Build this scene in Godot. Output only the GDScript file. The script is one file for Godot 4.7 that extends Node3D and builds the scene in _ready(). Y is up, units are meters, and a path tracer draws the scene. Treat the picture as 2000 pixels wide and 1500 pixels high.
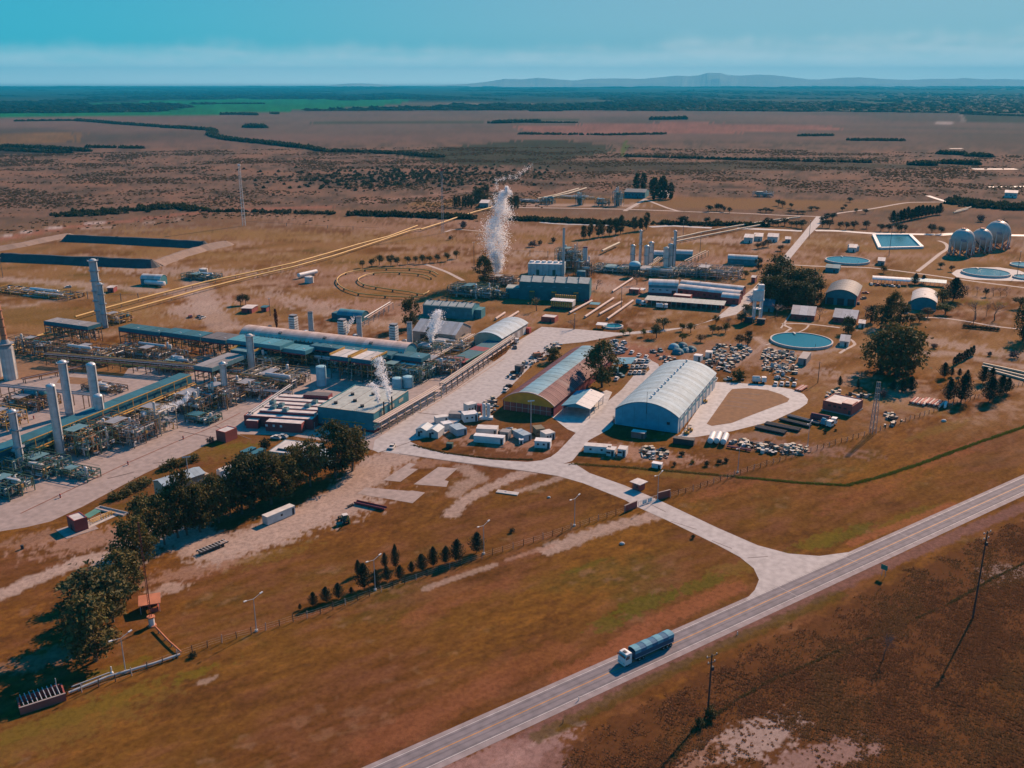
extends Node3D
# A gas plant on the dry pampas seen from the air. Metres; y is up; the camera hangs 130 m above the origin and looks along -z.

var mats := {}
var used := {}
var rng := RandomNumberGenerator.new()
var cube := BoxMesh.new()
var tubes := {}
var balls := {}
var grain: Texture2D
var n_big := FastNoiseLite.new()
var n_mid := FastNoiseLite.new()
var n_fine := FastNoiseLite.new()
const X0 := 0.0


# ---------- small helpers ----------
class MB:                                     # collects flat or smooth triangles for one mesh
	var v := PackedVector3Array()
	var n := PackedVector3Array()
	var c := PackedColorArray()
	var tint := Color.WHITE
	func tri(a: Vector3, b: Vector3, d: Vector3) -> void:
		v.append(a); v.append(b); v.append(d)
		c.append(tint); c.append(tint); c.append(tint)
	func quad(a: Vector3, b: Vector3, d: Vector3, e: Vector3) -> void:   # clockwise seen from the front
		tri(a, b, d); tri(a, d, e)
	func box(o: Vector3, s: Vector3, turn := Basis()) -> void:
		var h := s / 2.0
		var p := []
		for k in 8:
			p.append(o + turn * Vector3(h.x if k & 1 else -h.x, h.y if k & 2 else -h.y, h.z if k & 4 else -h.z))
		quad(p[4], p[6], p[7], p[5]); quad(p[1], p[3], p[2], p[0]); quad(p[0], p[2], p[6], p[4])
		quad(p[5], p[7], p[3], p[1]); quad(p[6], p[2], p[3], p[7]); quad(p[0], p[4], p[5], p[1])
	func tube(a: Vector3, b: Vector3, r: float, r2 := -1.0, k := 6) -> void:
		r2 = r if r2 < 0.0 else r2
		var d := (b - a).normalized()
		var x := d.cross(Vector3.UP if absf(d.y) < 0.9 else Vector3.RIGHT).normalized()
		var y := d.cross(x)
		for i in k:
			var s := TAU * i / k
			var t := TAU * (i + 1) / k
			var e := x * cos(s) + y * sin(s)
			var f := x * cos(t) + y * sin(t)
			quad(a + e * r, b + e * r2, b + f * r2, a + f * r)
	func poly(p: Array, dz: float) -> void:      # a prism over a polygon in x, y (counterclockwise), between z = -dz/2 and dz/2
		var k := p.size()
		var h := Vector3(0, 0, dz / 2.0)
		var flat := PackedVector2Array()
		for q in p:
			flat.append(q)
		var t := Geometry2D.triangulate_polygon(flat)
		for i in range(0, t.size(), 3):
			var a := Vector3(p[t[i]].x, p[t[i]].y, 0)
			var b := Vector3(p[t[i + 1]].x, p[t[i + 1]].y, 0)
			var d := Vector3(p[t[i + 2]].x, p[t[i + 2]].y, 0)
			if (b - a).cross(d - a).z > 0.0:
				var w := b; b = d; d = w
			tri(a + h, b + h, d + h); tri(a - h, d - h, b - h)
		for i in k:
			var a := Vector3(p[i].x, p[i].y, 0)
			var b := Vector3(p[(i + 1) % k].x, p[(i + 1) % k].y, 0)
			quad(a + h, a - h, b - h, b + h)
	func done() -> ArrayMesh:
		var arr := []
		arr.resize(Mesh.ARRAY_MAX)
		arr[Mesh.ARRAY_VERTEX] = v
		arr[Mesh.ARRAY_COLOR] = c
		if n.size() == v.size():
			arr[Mesh.ARRAY_NORMAL] = n
		var m := ArrayMesh.new()
		m.add_surface_from_arrays(Mesh.PRIMITIVE_TRIANGLES, arr)
		return m


func mat(key: String, r := 0.0, g := 0.0, b := 0.0, rough := 0.75, metal := 0.0, dirt := true) -> StandardMaterial3D:
	if not mats.has(key):
		var m := StandardMaterial3D.new()
		m.albedo_color = Color(r, g, b).linear_to_srgb()
		m.roughness = rough
		m.metallic = metal
		m.resource_name = key
		if dirt:
			m.albedo_texture = grain
			m.uv1_triplanar = true
			m.uv1_world_triplanar = true
			m.uv1_scale = Vector3.ONE * 0.045
		mats[key] = m
	return mats[key]


func numbered(called: String) -> String:
	var k: int = used.get(called, 0)
	used[called] = k + 1
	return called if k == 0 else "%s_%03d" % [called, k]


func tag(o: Node3D, label: String, category := "", group := "", kind := "") -> Node3D:
	if label: o.set_meta("label", label)
	if category: o.set_meta("category", category)
	if group: o.set_meta("group", group)
	if kind: o.set_meta("kind", kind)
	return o


func thing(called: String, label: String, category: String, x: float, z: float, turn := 0.0, group := "", y := 0.0) -> Node3D:
	var o := Node3D.new()
	o.name = numbered(called)
	add_child(o)
	o.position = Vector3(x, y, z)
	o.rotation_degrees.y = turn
	tag(o, label, category, group)
	return o


func twin(src: Node3D, label: String, x: float, z: float, turn := 0.0, size := 1.0) -> Node3D:
	var o: Node3D = src.duplicate()
	o.name = numbered(str(src.name).rstrip("0123456789").rstrip("_"))
	add_child(o)
	o.position = Vector3(x, src.position.y, z)
	o.rotation_degrees.y = turn
	o.scale = Vector3.ONE * size
	o.set_meta("label", label)
	return o


func put(par: Node, called: String, mesh: Mesh, m: Material, t := Transform3D()) -> MeshInstance3D:
	var o := MeshInstance3D.new()
	o.mesh = mesh
	o.material_override = m
	o.transform = t
	if par == self:
		o.name = numbered(called)
		add_child(o)
	else:
		o.name = called
		par.add_child(o, true)
	return o


func bx(par: Node, called: String, m: Material, x: float, y: float, z: float, sx: float, sy: float, sz: float, ry := 0.0, rz := 0.0, rx := 0.0) -> MeshInstance3D:
	var t := Transform3D(Basis.from_euler(Vector3(deg_to_rad(rx), deg_to_rad(ry), deg_to_rad(rz))) * Basis.from_scale(Vector3(sx, sy, sz)), Vector3(x, y, z))
	return put(par, called, cube, m, t)


func bar(par: Node, called: String, m: Material, a: Vector3, b: Vector3, w: float, h := -1.0) -> MeshInstance3D:   # a square bar from a to b
	return put(par, called, cube, m, along(a, b, w, w if h < 0.0 else h))


func along(a: Vector3, b: Vector3, w: float, h: float) -> Transform3D:
	var d := b - a
	var y := d.normalized()
	var x := y.cross(Vector3.UP if absf(y.y) < 0.95 else Vector3.FORWARD).normalized()
	return Transform3D(Basis(x * w, d, x.cross(y) * h), (a + b) / 2.0)


func rod(par: Node, called: String, m: Material, a: Vector3, b: Vector3, r: float, taper := 1.0, sides := 12) -> MeshInstance3D:   # a round bar from a to b
	var key := "%.2f/%d" % [taper, sides]
	if not tubes.has(key):
		var c := CylinderMesh.new()
		c.bottom_radius = 1.0
		c.top_radius = taper
		c.height = 1.0
		c.radial_segments = sides
		c.rings = 1
		tubes[key] = c
	return put(par, called, tubes[key], m, along(a, b, r, r))


func ball(par: Node, called: String, m: Material, p: Vector3, rx: float, ry: float, rz: float, sides := 16) -> MeshInstance3D:
	if not balls.has(sides):
		var s := SphereMesh.new()
		s.radius = 1.0
		s.height = 2.0
		s.radial_segments = sides
		s.rings = sides / 2
		balls[sides] = s
	return put(par, called, balls[sides], m, Transform3D(Basis.from_scale(Vector3(rx, ry, rz)), p))


func pts(a: Array) -> PackedVector2Array:
	var p := PackedVector2Array()
	for i in range(0, a.size(), 2):
		p.append(Vector2(a[i], a[i + 1]))
	return p


func sheet(called: String, outline: Array, y: float, m: Material, thick := 0.0) -> MeshInstance3D:    # a piece of the setting: a flat polygon on the ground
	var p := pts(outline)
	var b := MB.new()
	var t := Geometry2D.triangulate_polygon(p)
	for i in range(0, t.size(), 3):
		var q := [p[t[i]], p[t[i + 1]], p[t[i + 2]]]
		if (q[1] - q[0]).cross(q[2] - q[0]) < 0.0:
			q = [q[0], q[2], q[1]]
		b.tri(Vector3(q[0].x, y, q[0].y), Vector3(q[1].x, y, q[1].y), Vector3(q[2].x, y, q[2].y))
	if thick > 0.0:
		for i in p.size():
			var a := p[i]
			var d := p[(i + 1) % p.size()]
			b.quad(Vector3(a.x, y, a.y), Vector3(d.x, y, d.y), Vector3(d.x, y - thick, d.y), Vector3(a.x, y - thick, a.y))
	var o := put(self, called, b.done(), m)
	o.set_meta("kind", "structure")
	return o


func spline(a: Array, step := 6.0) -> PackedVector2Array:     # a smooth line through points
	var p := pts(a)
	var c := Curve2D.new()
	for i in p.size():
		var t := (p[mini(i + 1, p.size() - 1)] - p[maxi(i - 1, 0)]) / 6.0
		c.add_point(p[i], -t, t)
	c.bake_interval = step
	return c.get_baked_points()


func strip(called: String, line: PackedVector2Array, from: float, to: float, y: float, m: Material, par: Node = self, dash := 0.0, gap := 0.0) -> MeshInstance3D:   # a band beside a line, from..to metres to its right
	var b := MB.new()
	var run := 0.0
	for i in line.size() - 1:
		var d := (line[i + 1] - line[i]).normalized()
		var d0 := (line[i + 1] - line[maxi(i - 1, 0)]).normalized()
		var d1 := (line[mini(i + 2, line.size() - 1)] - line[i]).normalized()
		var r0 := Vector2(-d0.y, d0.x)
		var r1 := Vector2(-d1.y, d1.x)
		run += line[i].distance_to(line[i + 1])
		if dash > 0.0 and fmod(run, dash + gap) > dash:
			continue
		var q := [line[i] + r0 * from, line[i + 1] + r1 * from, line[i + 1] + r1 * to, line[i] + r0 * to]
		b.quad(Vector3(q[0].x, y, q[0].y), Vector3(q[1].x, y, q[1].y), Vector3(q[2].x, y, q[2].y), Vector3(q[3].x, y, q[3].y))
	var o := put(par, called, b.done(), m)
	if par == self: o.set_meta("kind", "structure")
	return o



func _ready() -> void:
	rng.seed = 7
	# camera
	var cam := Camera3D.new()
	cam.name = "camera"
	add_child(cam)
	cam.position = Vector3(0, 130, 0)
	cam.rotation_degrees = Vector3(-17.71, 0, 0.0)
	cam.fov = 44.57
	cam.far = 120000.0
	cam.near = 1.0
	cam.current = true
	# sky, air and exposure
	var env := Environment.new()
	env.background_mode = Environment.BG_SKY
	env.sky = Sky.new()
	var psm := PanoramaSkyMaterial.new()
	psm.panorama = make_sky()
	env.sky.sky_material = psm
	env.tonemap_mode = Environment.TONE_MAPPER_LINEAR
	env.tonemap_exposure = 1.55
	env.fog_enabled = true
	env.fog_density = 0.000044
	env.fog_light_color = Color(0.03, 0.60, 0.95).linear_to_srgb()
	env.sdfgi_enabled = true
	env.ssao_enabled = true
	env.ssil_enabled = true
	env.volumetric_fog_enabled = true
	env.volumetric_fog_density = 0.0
	var we := WorldEnvironment.new()
	we.name = "sky"
	we.environment = env
	add_child(we)
	# sun: ahead and to the right, 34 degrees up
	var sun := DirectionalLight3D.new()
	sun.name = "sun"
	sun.light_energy = 1.6
	sun.light_color = Color(1.0, 0.83, 0.7)
	sun.light_angular_distance = 0.5
	sun.shadow_enabled = true
	add_child(sun)
	sun.rotation_degrees = Vector3(-34, 180 - 37, 0)
	grain = make_grain()
	make_mats()
	bald = pts([33.5,-153.5,46.1,-169.1,54.4,-171.7,60,-164.2,71.7,-161,65,-153.5])
	make_ground()
	make_roads()
	foreground()
	hangars()
	yards()
	plant_site()
	back_of_plant()
	trees()
	scatter()
	mountains()
	steam()
	#CALLS


func make_sky() -> ImageTexture:
	var w := 2048
	var h := 1024
	var im := Image.create_empty(w, h, false, Image.FORMAT_RGBF)
	var n := FastNoiseLite.new()
	n.seed = 5
	n.noise_type = FastNoiseLite.TYPE_SIMPLEX_SMOOTH
	n.fractal_octaves = 5
	n.frequency = 0.02
	var zenith := Vector3(0.0, 0.135, 0.33)
	for j in h:
		var el := 90.0 - (j + 0.5) * 180.0 / h
		var e := maxf(el, 0.0)
		var up := 1.0 - exp(-e / 9.0)
		var mid := Vector3(0.07, 0.36, 0.43).lerp(zenith, up)
		for part in range(0, w, 64 if el > 12.0 or el < -1.0 else 1):
			var az := wrapf((part + (32.0 if el > 12.0 or el < -1.0 else 0.5)) * 360.0 / w, -180.0, 180.0)      # 0 is straight ahead, positive to the right
			var sunward := exp(-pow((az - 37.0) / 55.0, 2.0))
			mid.x = lerpf(0.02, 0.17, smoothstep(-0.47, 0.22, sin(deg_to_rad(az)))) * (1.0 - up)
			var c := mid.lerp(mid * 0.75 + Vector3(0.16, 0.17, 0.13), sunward * exp(-e / 14.0))
			if el < 12.0 and el > -1.0:
				# a long low bank of pale cloud
				var top := 2.25 + 0.45 * n.get_noise_2d(az * 6.0, 3.0) + 0.3 * n.get_noise_2d(az * 30.0, 40.0) + (0.55 if az > 8.0 and az < 40.0 else 0.0) * smoothstep(8.0, 9.0, az)
				var veil := smoothstep(top + 0.2, top - 0.8, el) * (0.50 + 0.55 * n.get_noise_2d(az * 7.0, el * 90.0) + 0.25 * n.get_noise_2d(az * 40.0, el * 260.0))
				veil = clampf(veil, 0.0, 0.9) * (0.75 + 0.25 * smoothstep(-30.0, 20.0, az))
				c = c.lerp(Vector3(0.50, 0.54, 0.55), veil * 0.85)
				var haze := smoothstep(2.2, 0.1, el) * 0.85
				c = c.lerp(Vector3(0.95, 1.0, 0.98), haze * 0.9)
			if el < 0.0:
				c = Vector3(0.16, 0.12, 0.08)
			if el > 12.0 or el < -1.0:
				im.fill_rect(Rect2i(part, j, 64, 1), Color(c.x, c.y, c.z))
			else:
				im.set_pixel(part, j, Color(c.x, c.y, c.z))
	return ImageTexture.create_from_image(im)


func make_grain() -> ImageTexture:                  # mottling that every outdoor surface shares
	var s := 512
	var im := Image.create_empty(s, s, false, Image.FORMAT_RGB8)
	var a := FastNoiseLite.new()
	a.seed = 11
	a.fractal_octaves = 5
	a.frequency = 0.012
	var b := FastNoiseLite.new()
	b.seed = 12
	b.frequency = 0.18
	var one := a.get_seamless_image(s, s, false, false, 0.2, true)
	var two := b.get_seamless_image(s, s, false, false, 0.1, true)
	for y in s:
		for x in s:
			var k := 0.80 + 0.17 * one.get_pixel(x, y).r + 0.08 * (two.get_pixel(x, y).r - 0.5)
			im.set_pixel(x, y, Color(k, k, k))
	return ImageTexture.create_from_image(im)


func noise_tex(seed_: int, freq: float, ramp: Array, size := 1024, octaves := 6) -> NoiseTexture2D:
	var n := FastNoiseLite.new()
	n.seed = seed_
	n.frequency = freq
	n.fractal_octaves = octaves
	var t := NoiseTexture2D.new()
	t.noise = n
	t.width = size
	t.height = size
	t.seamless = true
	var g := Gradient.new()
	g.offsets = PackedFloat32Array([0.0, 0.5, 1.0])
	g.colors = PackedColorArray([ramp[0], ramp[1], ramp[2]])
	t.color_ramp = g
	return t


func make_mats() -> void:
	mat("concrete", 0.44, 0.415, 0.405, 0.85)
	mat("concrete_old", 0.36, 0.29, 0.26, 0.9)
	mat("concrete_pale", 0.52, 0.50, 0.48, 0.85)
	mat("asphalt", 0.215, 0.195, 0.21, 0.9)
	mat("shoulder", 0.31, 0.265, 0.265, 0.9)
	mat("line_yellow", 0.55, 0.25, 0.05, 0.7)
	mat("line_white", 0.6, 0.58, 0.55, 0.7)
	mat("line_faint", 0.36, 0.33, 0.33, 0.9)
	mat("wear", 0.165, 0.15, 0.165, 0.9)
	mat("joint", 0.17, 0.12, 0.10, 0.9)
	mat("dirt_road", 0.42, 0.31, 0.25, 0.95)
	mat("path", 0.46, 0.38, 0.33, 0.9)
	mat("river", 0.50, 0.49, 0.48, 0.5)
	mat("isle", 0.24, 0.125, 0.055, 1.0)
	for k in [
		["galv", 0.42, 0.44, 0.45], ["white", 0.78, 0.78, 0.76], ["white_dirty", 0.66, 0.64, 0.60], ["roof_pale", 0.60, 0.57, 0.54], ["roof_blue", 0.36, 0.47, 0.53], ["brick", 0.38, 0.085, 0.065], ["brick_dark", 0.29, 0.06, 0.06],
		["beige", 0.45, 0.36, 0.26], ["maroon", 0.25, 0.04, 0.055], ["orange", 0.55, 0.20, 0.10], ["yellow", 0.62, 0.34, 0.06], ["green", 0.12, 0.33, 0.24], ["dark_green", 0.03, 0.09, 0.07], ["sign_green", 0.02, 0.22, 0.16],
		["dark", 0.045, 0.045, 0.05], ["tyre", 0.02, 0.02, 0.02], ["teal", 0.006, 0.145, 0.205], ["teal_pale", 0.05, 0.27, 0.34], ["teal_dark", 0.015, 0.13, 0.17], ["teal_grey", 0.10, 0.24, 0.28], ["tarp", 0.01, 0.14, 0.27], ["tarp_pale", 0.10, 0.34, 0.45], ["tarp_dark", 0.012, 0.07, 0.14],
		["red", 0.42, 0.05, 0.04], ["mast_red", 0.20, 0.05, 0.04], ["wood_dark", 0.06, 0.04, 0.032], ["bark", 0.12, 0.085, 0.065], ["steel", 0.30, 0.31, 0.33], ["steel_pale", 0.50, 0.52, 0.53], ["pink_pale", 0.60, 0.47, 0.41], ["rust", 0.22, 0.085, 0.045],
		["grey", 0.28, 0.27, 0.27], ["grey_dark", 0.13, 0.125, 0.13], ["ochre", 0.80, 0.34, 0.03], ["maroon_roof", 0.165, 0.045, 0.055], ["maroon_pale", 0.30, 0.19, 0.185], ["skylight", 0.17, 0.37, 0.46], ["hangar_white", 0.62, 0.70, 0.72], ["hangar_roof", 0.37, 0.51, 0.56], ["hangar_front_shade_tint", 0.06, 0.38, 0.54], ["canopy_blue", 0.10, 0.33, 0.44], ["olive", 0.16, 0.14, 0.09],
		["ochre_dark", 0.26, 0.14, 0.04], ["teal_roof", 0.008, 0.14, 0.195], ["teal_wall", 0.035, 0.225, 0.275], ["teal_deep", 0.02, 0.17, 0.20], ["roof_sage", 0.42, 0.46, 0.42], ["roof_white", 0.68, 0.62, 0.58], ["roof_ice", 0.40, 0.52, 0.58], ["grey_warm", 0.36, 0.31, 0.28], ["white_blue", 0.45, 0.60, 0.64], ["tank_blue", 0.30, 0.58, 0.66], ["tower_grey", 0.46, 0.54, 0.58], ["stack_rust", 0.46, 0.20, 0.10], ["frame_pale", 0.36, 0.30, 0.20],
		["blue", 0.03, 0.10, 0.34], ["lid", 0.33, 0.34, 0.36], ["frame_rust", 0.15, 0.085, 0.05], ["frame_green", 0.05, 0.13, 0.10], ["cream", 0.55, 0.48, 0.36],
	]:
		mat(k[0], k[1], k[2], k[3], 0.55 if k[0] in ["galv", "steel", "steel_pale", "white", "roof_blue", "red"] else 0.75)
	mat("silver", 0.68, 0.70, 0.71, 0.42, 0.25)
	mat("glass", 0.02, 0.03, 0.04, 0.12, 0.0, false)
	leafy("leaf_gum", 0.15, 0.125, 0.045)
	leafy("leaf_olive", 0.10, 0.092, 0.038)
	leafy("leaf_fir", 0.055, 0.058, 0.03, 0.15)
	leafy("leaf_round", 0.085, 0.085, 0.026)
	leafy("leaf_bright", 0.13, 0.13, 0.03)
	leafy("leaf_brown", 0.14, 0.09, 0.05)
	leafy("leaf_red", 0.14, 0.04, 0.03)
	mat("pipework", 1, 1, 1, 0.5).vertex_color_use_as_albedo = true
	leafy("twig_gold", 0.32, 0.22, 0.08, 0.0)
	leafy("blades", 1, 1, 1, 0.95)
	mat("water", 0.015, 0.15, 0.20, 0.2, 0.0, false).metallic_specular = 0.3
	mat("berm", 0.07, 0.075, 0.078, 0.9).vertex_color_use_as_albedo = true  # dark tone carries the shade of slopes facing away from the sun
	mat("berm_sunlit_tint", 0.30, 0.21, 0.16, 0.9).vertex_color_use_as_albedo = true  # pale tone for sunlit banks, the sunlight is put into the colour
	leafy("steam", 0.93, 0.94, 0.95, 0.95)
	mat("mountain_haze_tint", 0.26, 0.31, 0.31, 1.0, 0.0, false)  # rock made paler, distant haze is mixed into its colour
	mat("sphere_paint", 0.50, 0.47, 0.43, 0.45)
	mat("red_pale", 0.50, 0.17, 0.12, 0.6)
	mat("roof_slate", 0.085, 0.12, 0.15, 0.7)
	mat("blue_roof", 0.06, 0.36, 0.46, 0.5)
	mat("pipe_yellow", 0.62, 0.38, 0.10, 0.6)
	leafy("twig", 0.20, 0.13, 0.11, 0.0)
	mat("rust_line", 0.25, 0.09, 0.05, 0.9)


func ground_color(x: float, z: float, r: float) -> Color:
	var s := x * 0.816 - z * -0.577            # across and along the highway (azimuth 54.7)
	var a := x * 0.577 + z * 0.816
	s = x * 0.816 - z * 0.577
	var big := n_big.get_noise_2d(x, z)                        # about 150 m
	var mid := n_mid.get_noise_2d(s * 0.45, a)                 # streaks along the highway
	var fine := n_fine.get_noise_2d(x, z)
	var c := Color(0.165, 0.072, 0.022)                        # dry brown grass
	c = c.lerp(Color(0.19, 0.093, 0.022), clampf(0.45 + 1.3 * big + 0.5 * mid, 0.0, 1.0))     # ochre grass
	c = c.lerp(Color(0.115, 0.050, 0.018), clampf(1.7 * (mid - 0.12) + 0.5 * fine, 0.0, 0.75))  # old dark growth
	c = c.lerp(Color(0.125, 0.09, 0.02), clampf(2.0 * (big * 0.6 - mid * 0.8 - 0.27) + 0.5 * fine, 0.0, 0.7))  # green patches
	c = c.lerp(Color(0.33, 0.185, 0.11), clampf(2.2 * (fine * 0.7 - mid * 0.7 - 0.42), 0.0, 0.45))   # bare soil
	if r < 620.0:
		# fine streaks where the grass was mown and grazed along the highway
		var f2 := n_fine.get_noise_2d(s * 0.35, a * 1.3)
		var f3 := n_fine.get_noise_2d(s * 1.3 + 50.0, a * 3.2)
		var broad := n_mid.get_noise_2d(s * 0.22 + 300.0, a * 0.55)
		c = c.lerp(Color(0.175, 0.076, 0.040), clampf(1.3 * (broad + 0.6 * f2), 0.0, 0.6))
		c = c.lerp(Color(0.23, 0.105, 0.020), clampf(1.6 * (-broad + 0.5 * f3 - 0.12), 0.0, 0.6))
		c *= 1.0 + 0.30 * f2 + 0.22 * f3
	if r > 330.0 and r < 1300.0:
		var lift := smoothstep(330.0, 460.0, r) * smoothstep(1300.0, 1000.0, r)
		c = c.lerp(Color(0.31, 0.175, 0.075), lift * clampf(0.55 + 1.2 * mid + 0.6 * big, 0.0, 0.8))
		c = c.lerp(Color(0.43, 0.295, 0.215), lift * clampf(1.5 * (fine * 0.6 + mid * 0.5 - big * 0.6 - 0.1), 0.0, 0.75))
	if r > 520.0:
		# the scrub plain: purple brown, darker with distance
		var t := smoothstep(800.0, 1150.0, r)
		var q := Color(0.215, 0.135, 0.095).lerp(Color(0.11, 0.08, 0.058), clampf(0.5 + 1.6 * mid + 0.7 * fine, 0.0, 1.0))
		q = q.lerp(Color(0.28, 0.155, 0.10), clampf(2.0 * (big - 0.05), 0.0, 0.6))
		c = c.lerp(q, t)
	if r > 1900.0:
		var f1 := n_big.get_noise_2d(x * 0.09, z * 0.09)
		var f2 := n_mid.get_noise_2d(x * 0.02, z * 0.006)
		var q := Color(0.15, 0.112, 0.09).lerp(Color(0.09, 0.075, 0.06), clampf(0.5 + 2.0 * f2, 0.0, 1.0))
		q = q.lerp(Color(0.20, 0.125, 0.10), clampf(1.6 * f1, 0.0, 0.7))
		c = c.lerp(q, smoothstep(1900.0, 2600.0, r) * 0.85)
		if r > 5200.0:
			var g := n_mid.get_noise_2d(x * 0.006, z * 0.0022) + 0.5 * f1
			var dark := Color(0.018, 0.03, 0.016).lerp(Color(0.10, 0.085, 0.05), smoothstep(0.02, 0.2, g) * smoothstep(11000.0, 7000.0, r))
			c = c.lerp(dark, smoothstep(5200.0, 7600.0, r + 1800.0 * f2))
	return c


var patches := []      # [x, z, half length, half width, azimuth cos, sin, color, strength, raggedness]
var tracks := []       # [points, half width, color, strength]
var fields := []       # [polygon, color, strength]


func patch(x: float, z: float, l: float, w: float, az: float, c: Color, k := 0.8, rag := 0.8) -> void:
	patches.append([x, z, l, w, sin(deg_to_rad(az)), cos(deg_to_rad(az)), c, k, rag, maxf(l, w) * 1.8])


func track(a: Array, half: float, c: Color, k := 0.85) -> void:
	var p := pts(a)
	var lo := p[0]
	var hi := p[0]
	for q in p:
		lo = lo.min(q); hi = hi.max(q)
	tracks.append([p, half, c, k, Rect2(lo, hi - lo).grow(half * 2.5)])


func field(a: Array, c: Color, k := 0.9, rag := 0.0) -> void:
	var p := pts(a)
	var lo := p[0]
	var hi := p[0]
	for q in p:
		lo = lo.min(q); hi = hi.max(q)
	fields.append([p, c, k, Rect2(lo, hi - lo), rag])


func full_color(x: float, z: float, r: float) -> Color:
	var c := ground_color(x, z, r)
	var at := Vector2(x, z)
	var ragged := n_fine.get_noise_2d(x * 1.7, z * 1.7) + 0.6 * n_fine.get_noise_2d(x * 5.0 + 90.0, z * 5.0)
	for f in fields:
		var rough: float = f[4]
		var q := at + Vector2(ragged, n_fine.get_noise_2d(z, x)) * rough
		if f[3].has_point(q) and Geometry2D.is_point_in_polygon(q, f[0]):
			c = c.lerp(f[1] * (1.0 + 0.35 * n_mid.get_noise_2d(x * 0.2, z * 0.2) + 0.2 * ragged), f[2])
	if r < 1600.0:
		for p in patches:
			var dx: float = x - p[0]
			var dz: float = z - p[1]
			if absf(dx) > p[9] or absf(dz) > p[9]:
				continue
			var u: float = (dx * p[4] - dz * p[5]) / p[2]
			var w: float = (dx * p[5] + dz * p[4]) / p[3]
			var d: float = sqrt(u * u + w * w) + ragged * p[8]
			c = c.lerp(p[6], p[7] * smoothstep(1.15, 0.75, d))
	for t in tracks:
		if not t[4].has_point(at):
			continue
		var best := 1e9
		var line: PackedVector2Array = t[0]
		for i in line.size() - 1:
			best = minf(best, at.distance_to(Geometry2D.get_closest_point_to_segment(at, line[i], line[i + 1])))
		var d: float = best / t[1] + 0.55 * ragged
		c = c.lerp(t[2] * (1.0 + 0.25 * ragged), t[3] * smoothstep(1.2, 0.8, d))
	return c


func land(r: float) -> float:               # the plain rises gently towards the horizon
	return 88.0 * smoothstep(9000.0, 32000.0, r)


func make_ground() -> void:
	for k in 3:
		var n: FastNoiseLite = [n_big, n_mid, n_fine][k]
		n.seed = 21 + k
		n.fractal_octaves = [3, 4, 3][k]
		n.frequency = [1.0 / 130.0, 1.0 / 28.0, 1.0 / 7.0][k]
	lay_patches()
	# one sheet of rings round the place under the camera, finer where it is near
	var radii := PackedFloat32Array([0.0])
	var inv0 := 1.0 / 118.0
	var inv1 := 1.0 / 34000.0
	var rows := 470
	for i in rows:
		radii.append(1.0 / lerpf(inv0, inv1, i / (rows - 1.0)))
	var az := PackedFloat32Array()
	var k := -180.0
	while k < 180.0:
		az.append(k)
		k += 0.1 if k >= -36.0 and k < 36.0 else 6.0
	az.append(180.0)
	var w := az.size()
	var v := PackedVector3Array()
	var c := PackedColorArray()
	var idx := PackedInt32Array()
	v.resize(radii.size() * w)
	c.resize(radii.size() * w)
	var at := 0
	for r in radii:
		for a in az:
			var x := r * sin(deg_to_rad(a))
			var z := -r * cos(deg_to_rad(a))
			v[at] = Vector3(x, land(r), z)
			c[at] = full_color(x, z, r) if absf(a) <= 37.0 else ground_color(x, z, r)
			at += 1
	for i in radii.size() - 1:
		for j in w - 1:
			var p := i * w + j
			idx.append_array(PackedInt32Array([p, p + w, p + w + 1, p, p + w + 1, p + 1]))
	var arr := []
	arr.resize(Mesh.ARRAY_MAX)
	arr[Mesh.ARRAY_VERTEX] = v
	arr[Mesh.ARRAY_COLOR] = c
	arr[Mesh.ARRAY_INDEX] = idx
	var m := ArrayMesh.new()
	m.add_surface_from_arrays(Mesh.PRIMITIVE_TRIANGLES, arr)
	var g := StandardMaterial3D.new()
	g.resource_name = "ground"
	g.vertex_color_use_as_albedo = true
	g.roughness = 1.0
	g.metallic_specular = 0.1
	g.albedo_texture = noise_tex(31, 0.02, [Color(0.82, 0.81, 0.80), Color(0.94, 0.94, 0.94), Color(1, 1, 1)])
	g.uv1_triplanar = true
	g.uv1_world_triplanar = true
	g.uv1_scale = Vector3.ONE / 37.0
	g.detail_enabled = true
	g.detail_albedo = noise_tex(32, 0.03, [Color(0.75, 0.74, 0.74), Color(0.94, 0.94, 0.94), Color(1, 1, 1)])
	g.detail_blend_mode = BaseMaterial3D.BLEND_MODE_MUL
	g.detail_uv_layer = BaseMaterial3D.DETAIL_UV_2
	g.uv2_triplanar = true
	g.uv2_world_triplanar = true
	g.uv2_scale = Vector3.ONE / 9.3
	put(self, "ground", m, g).set_meta("kind", "structure")



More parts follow.
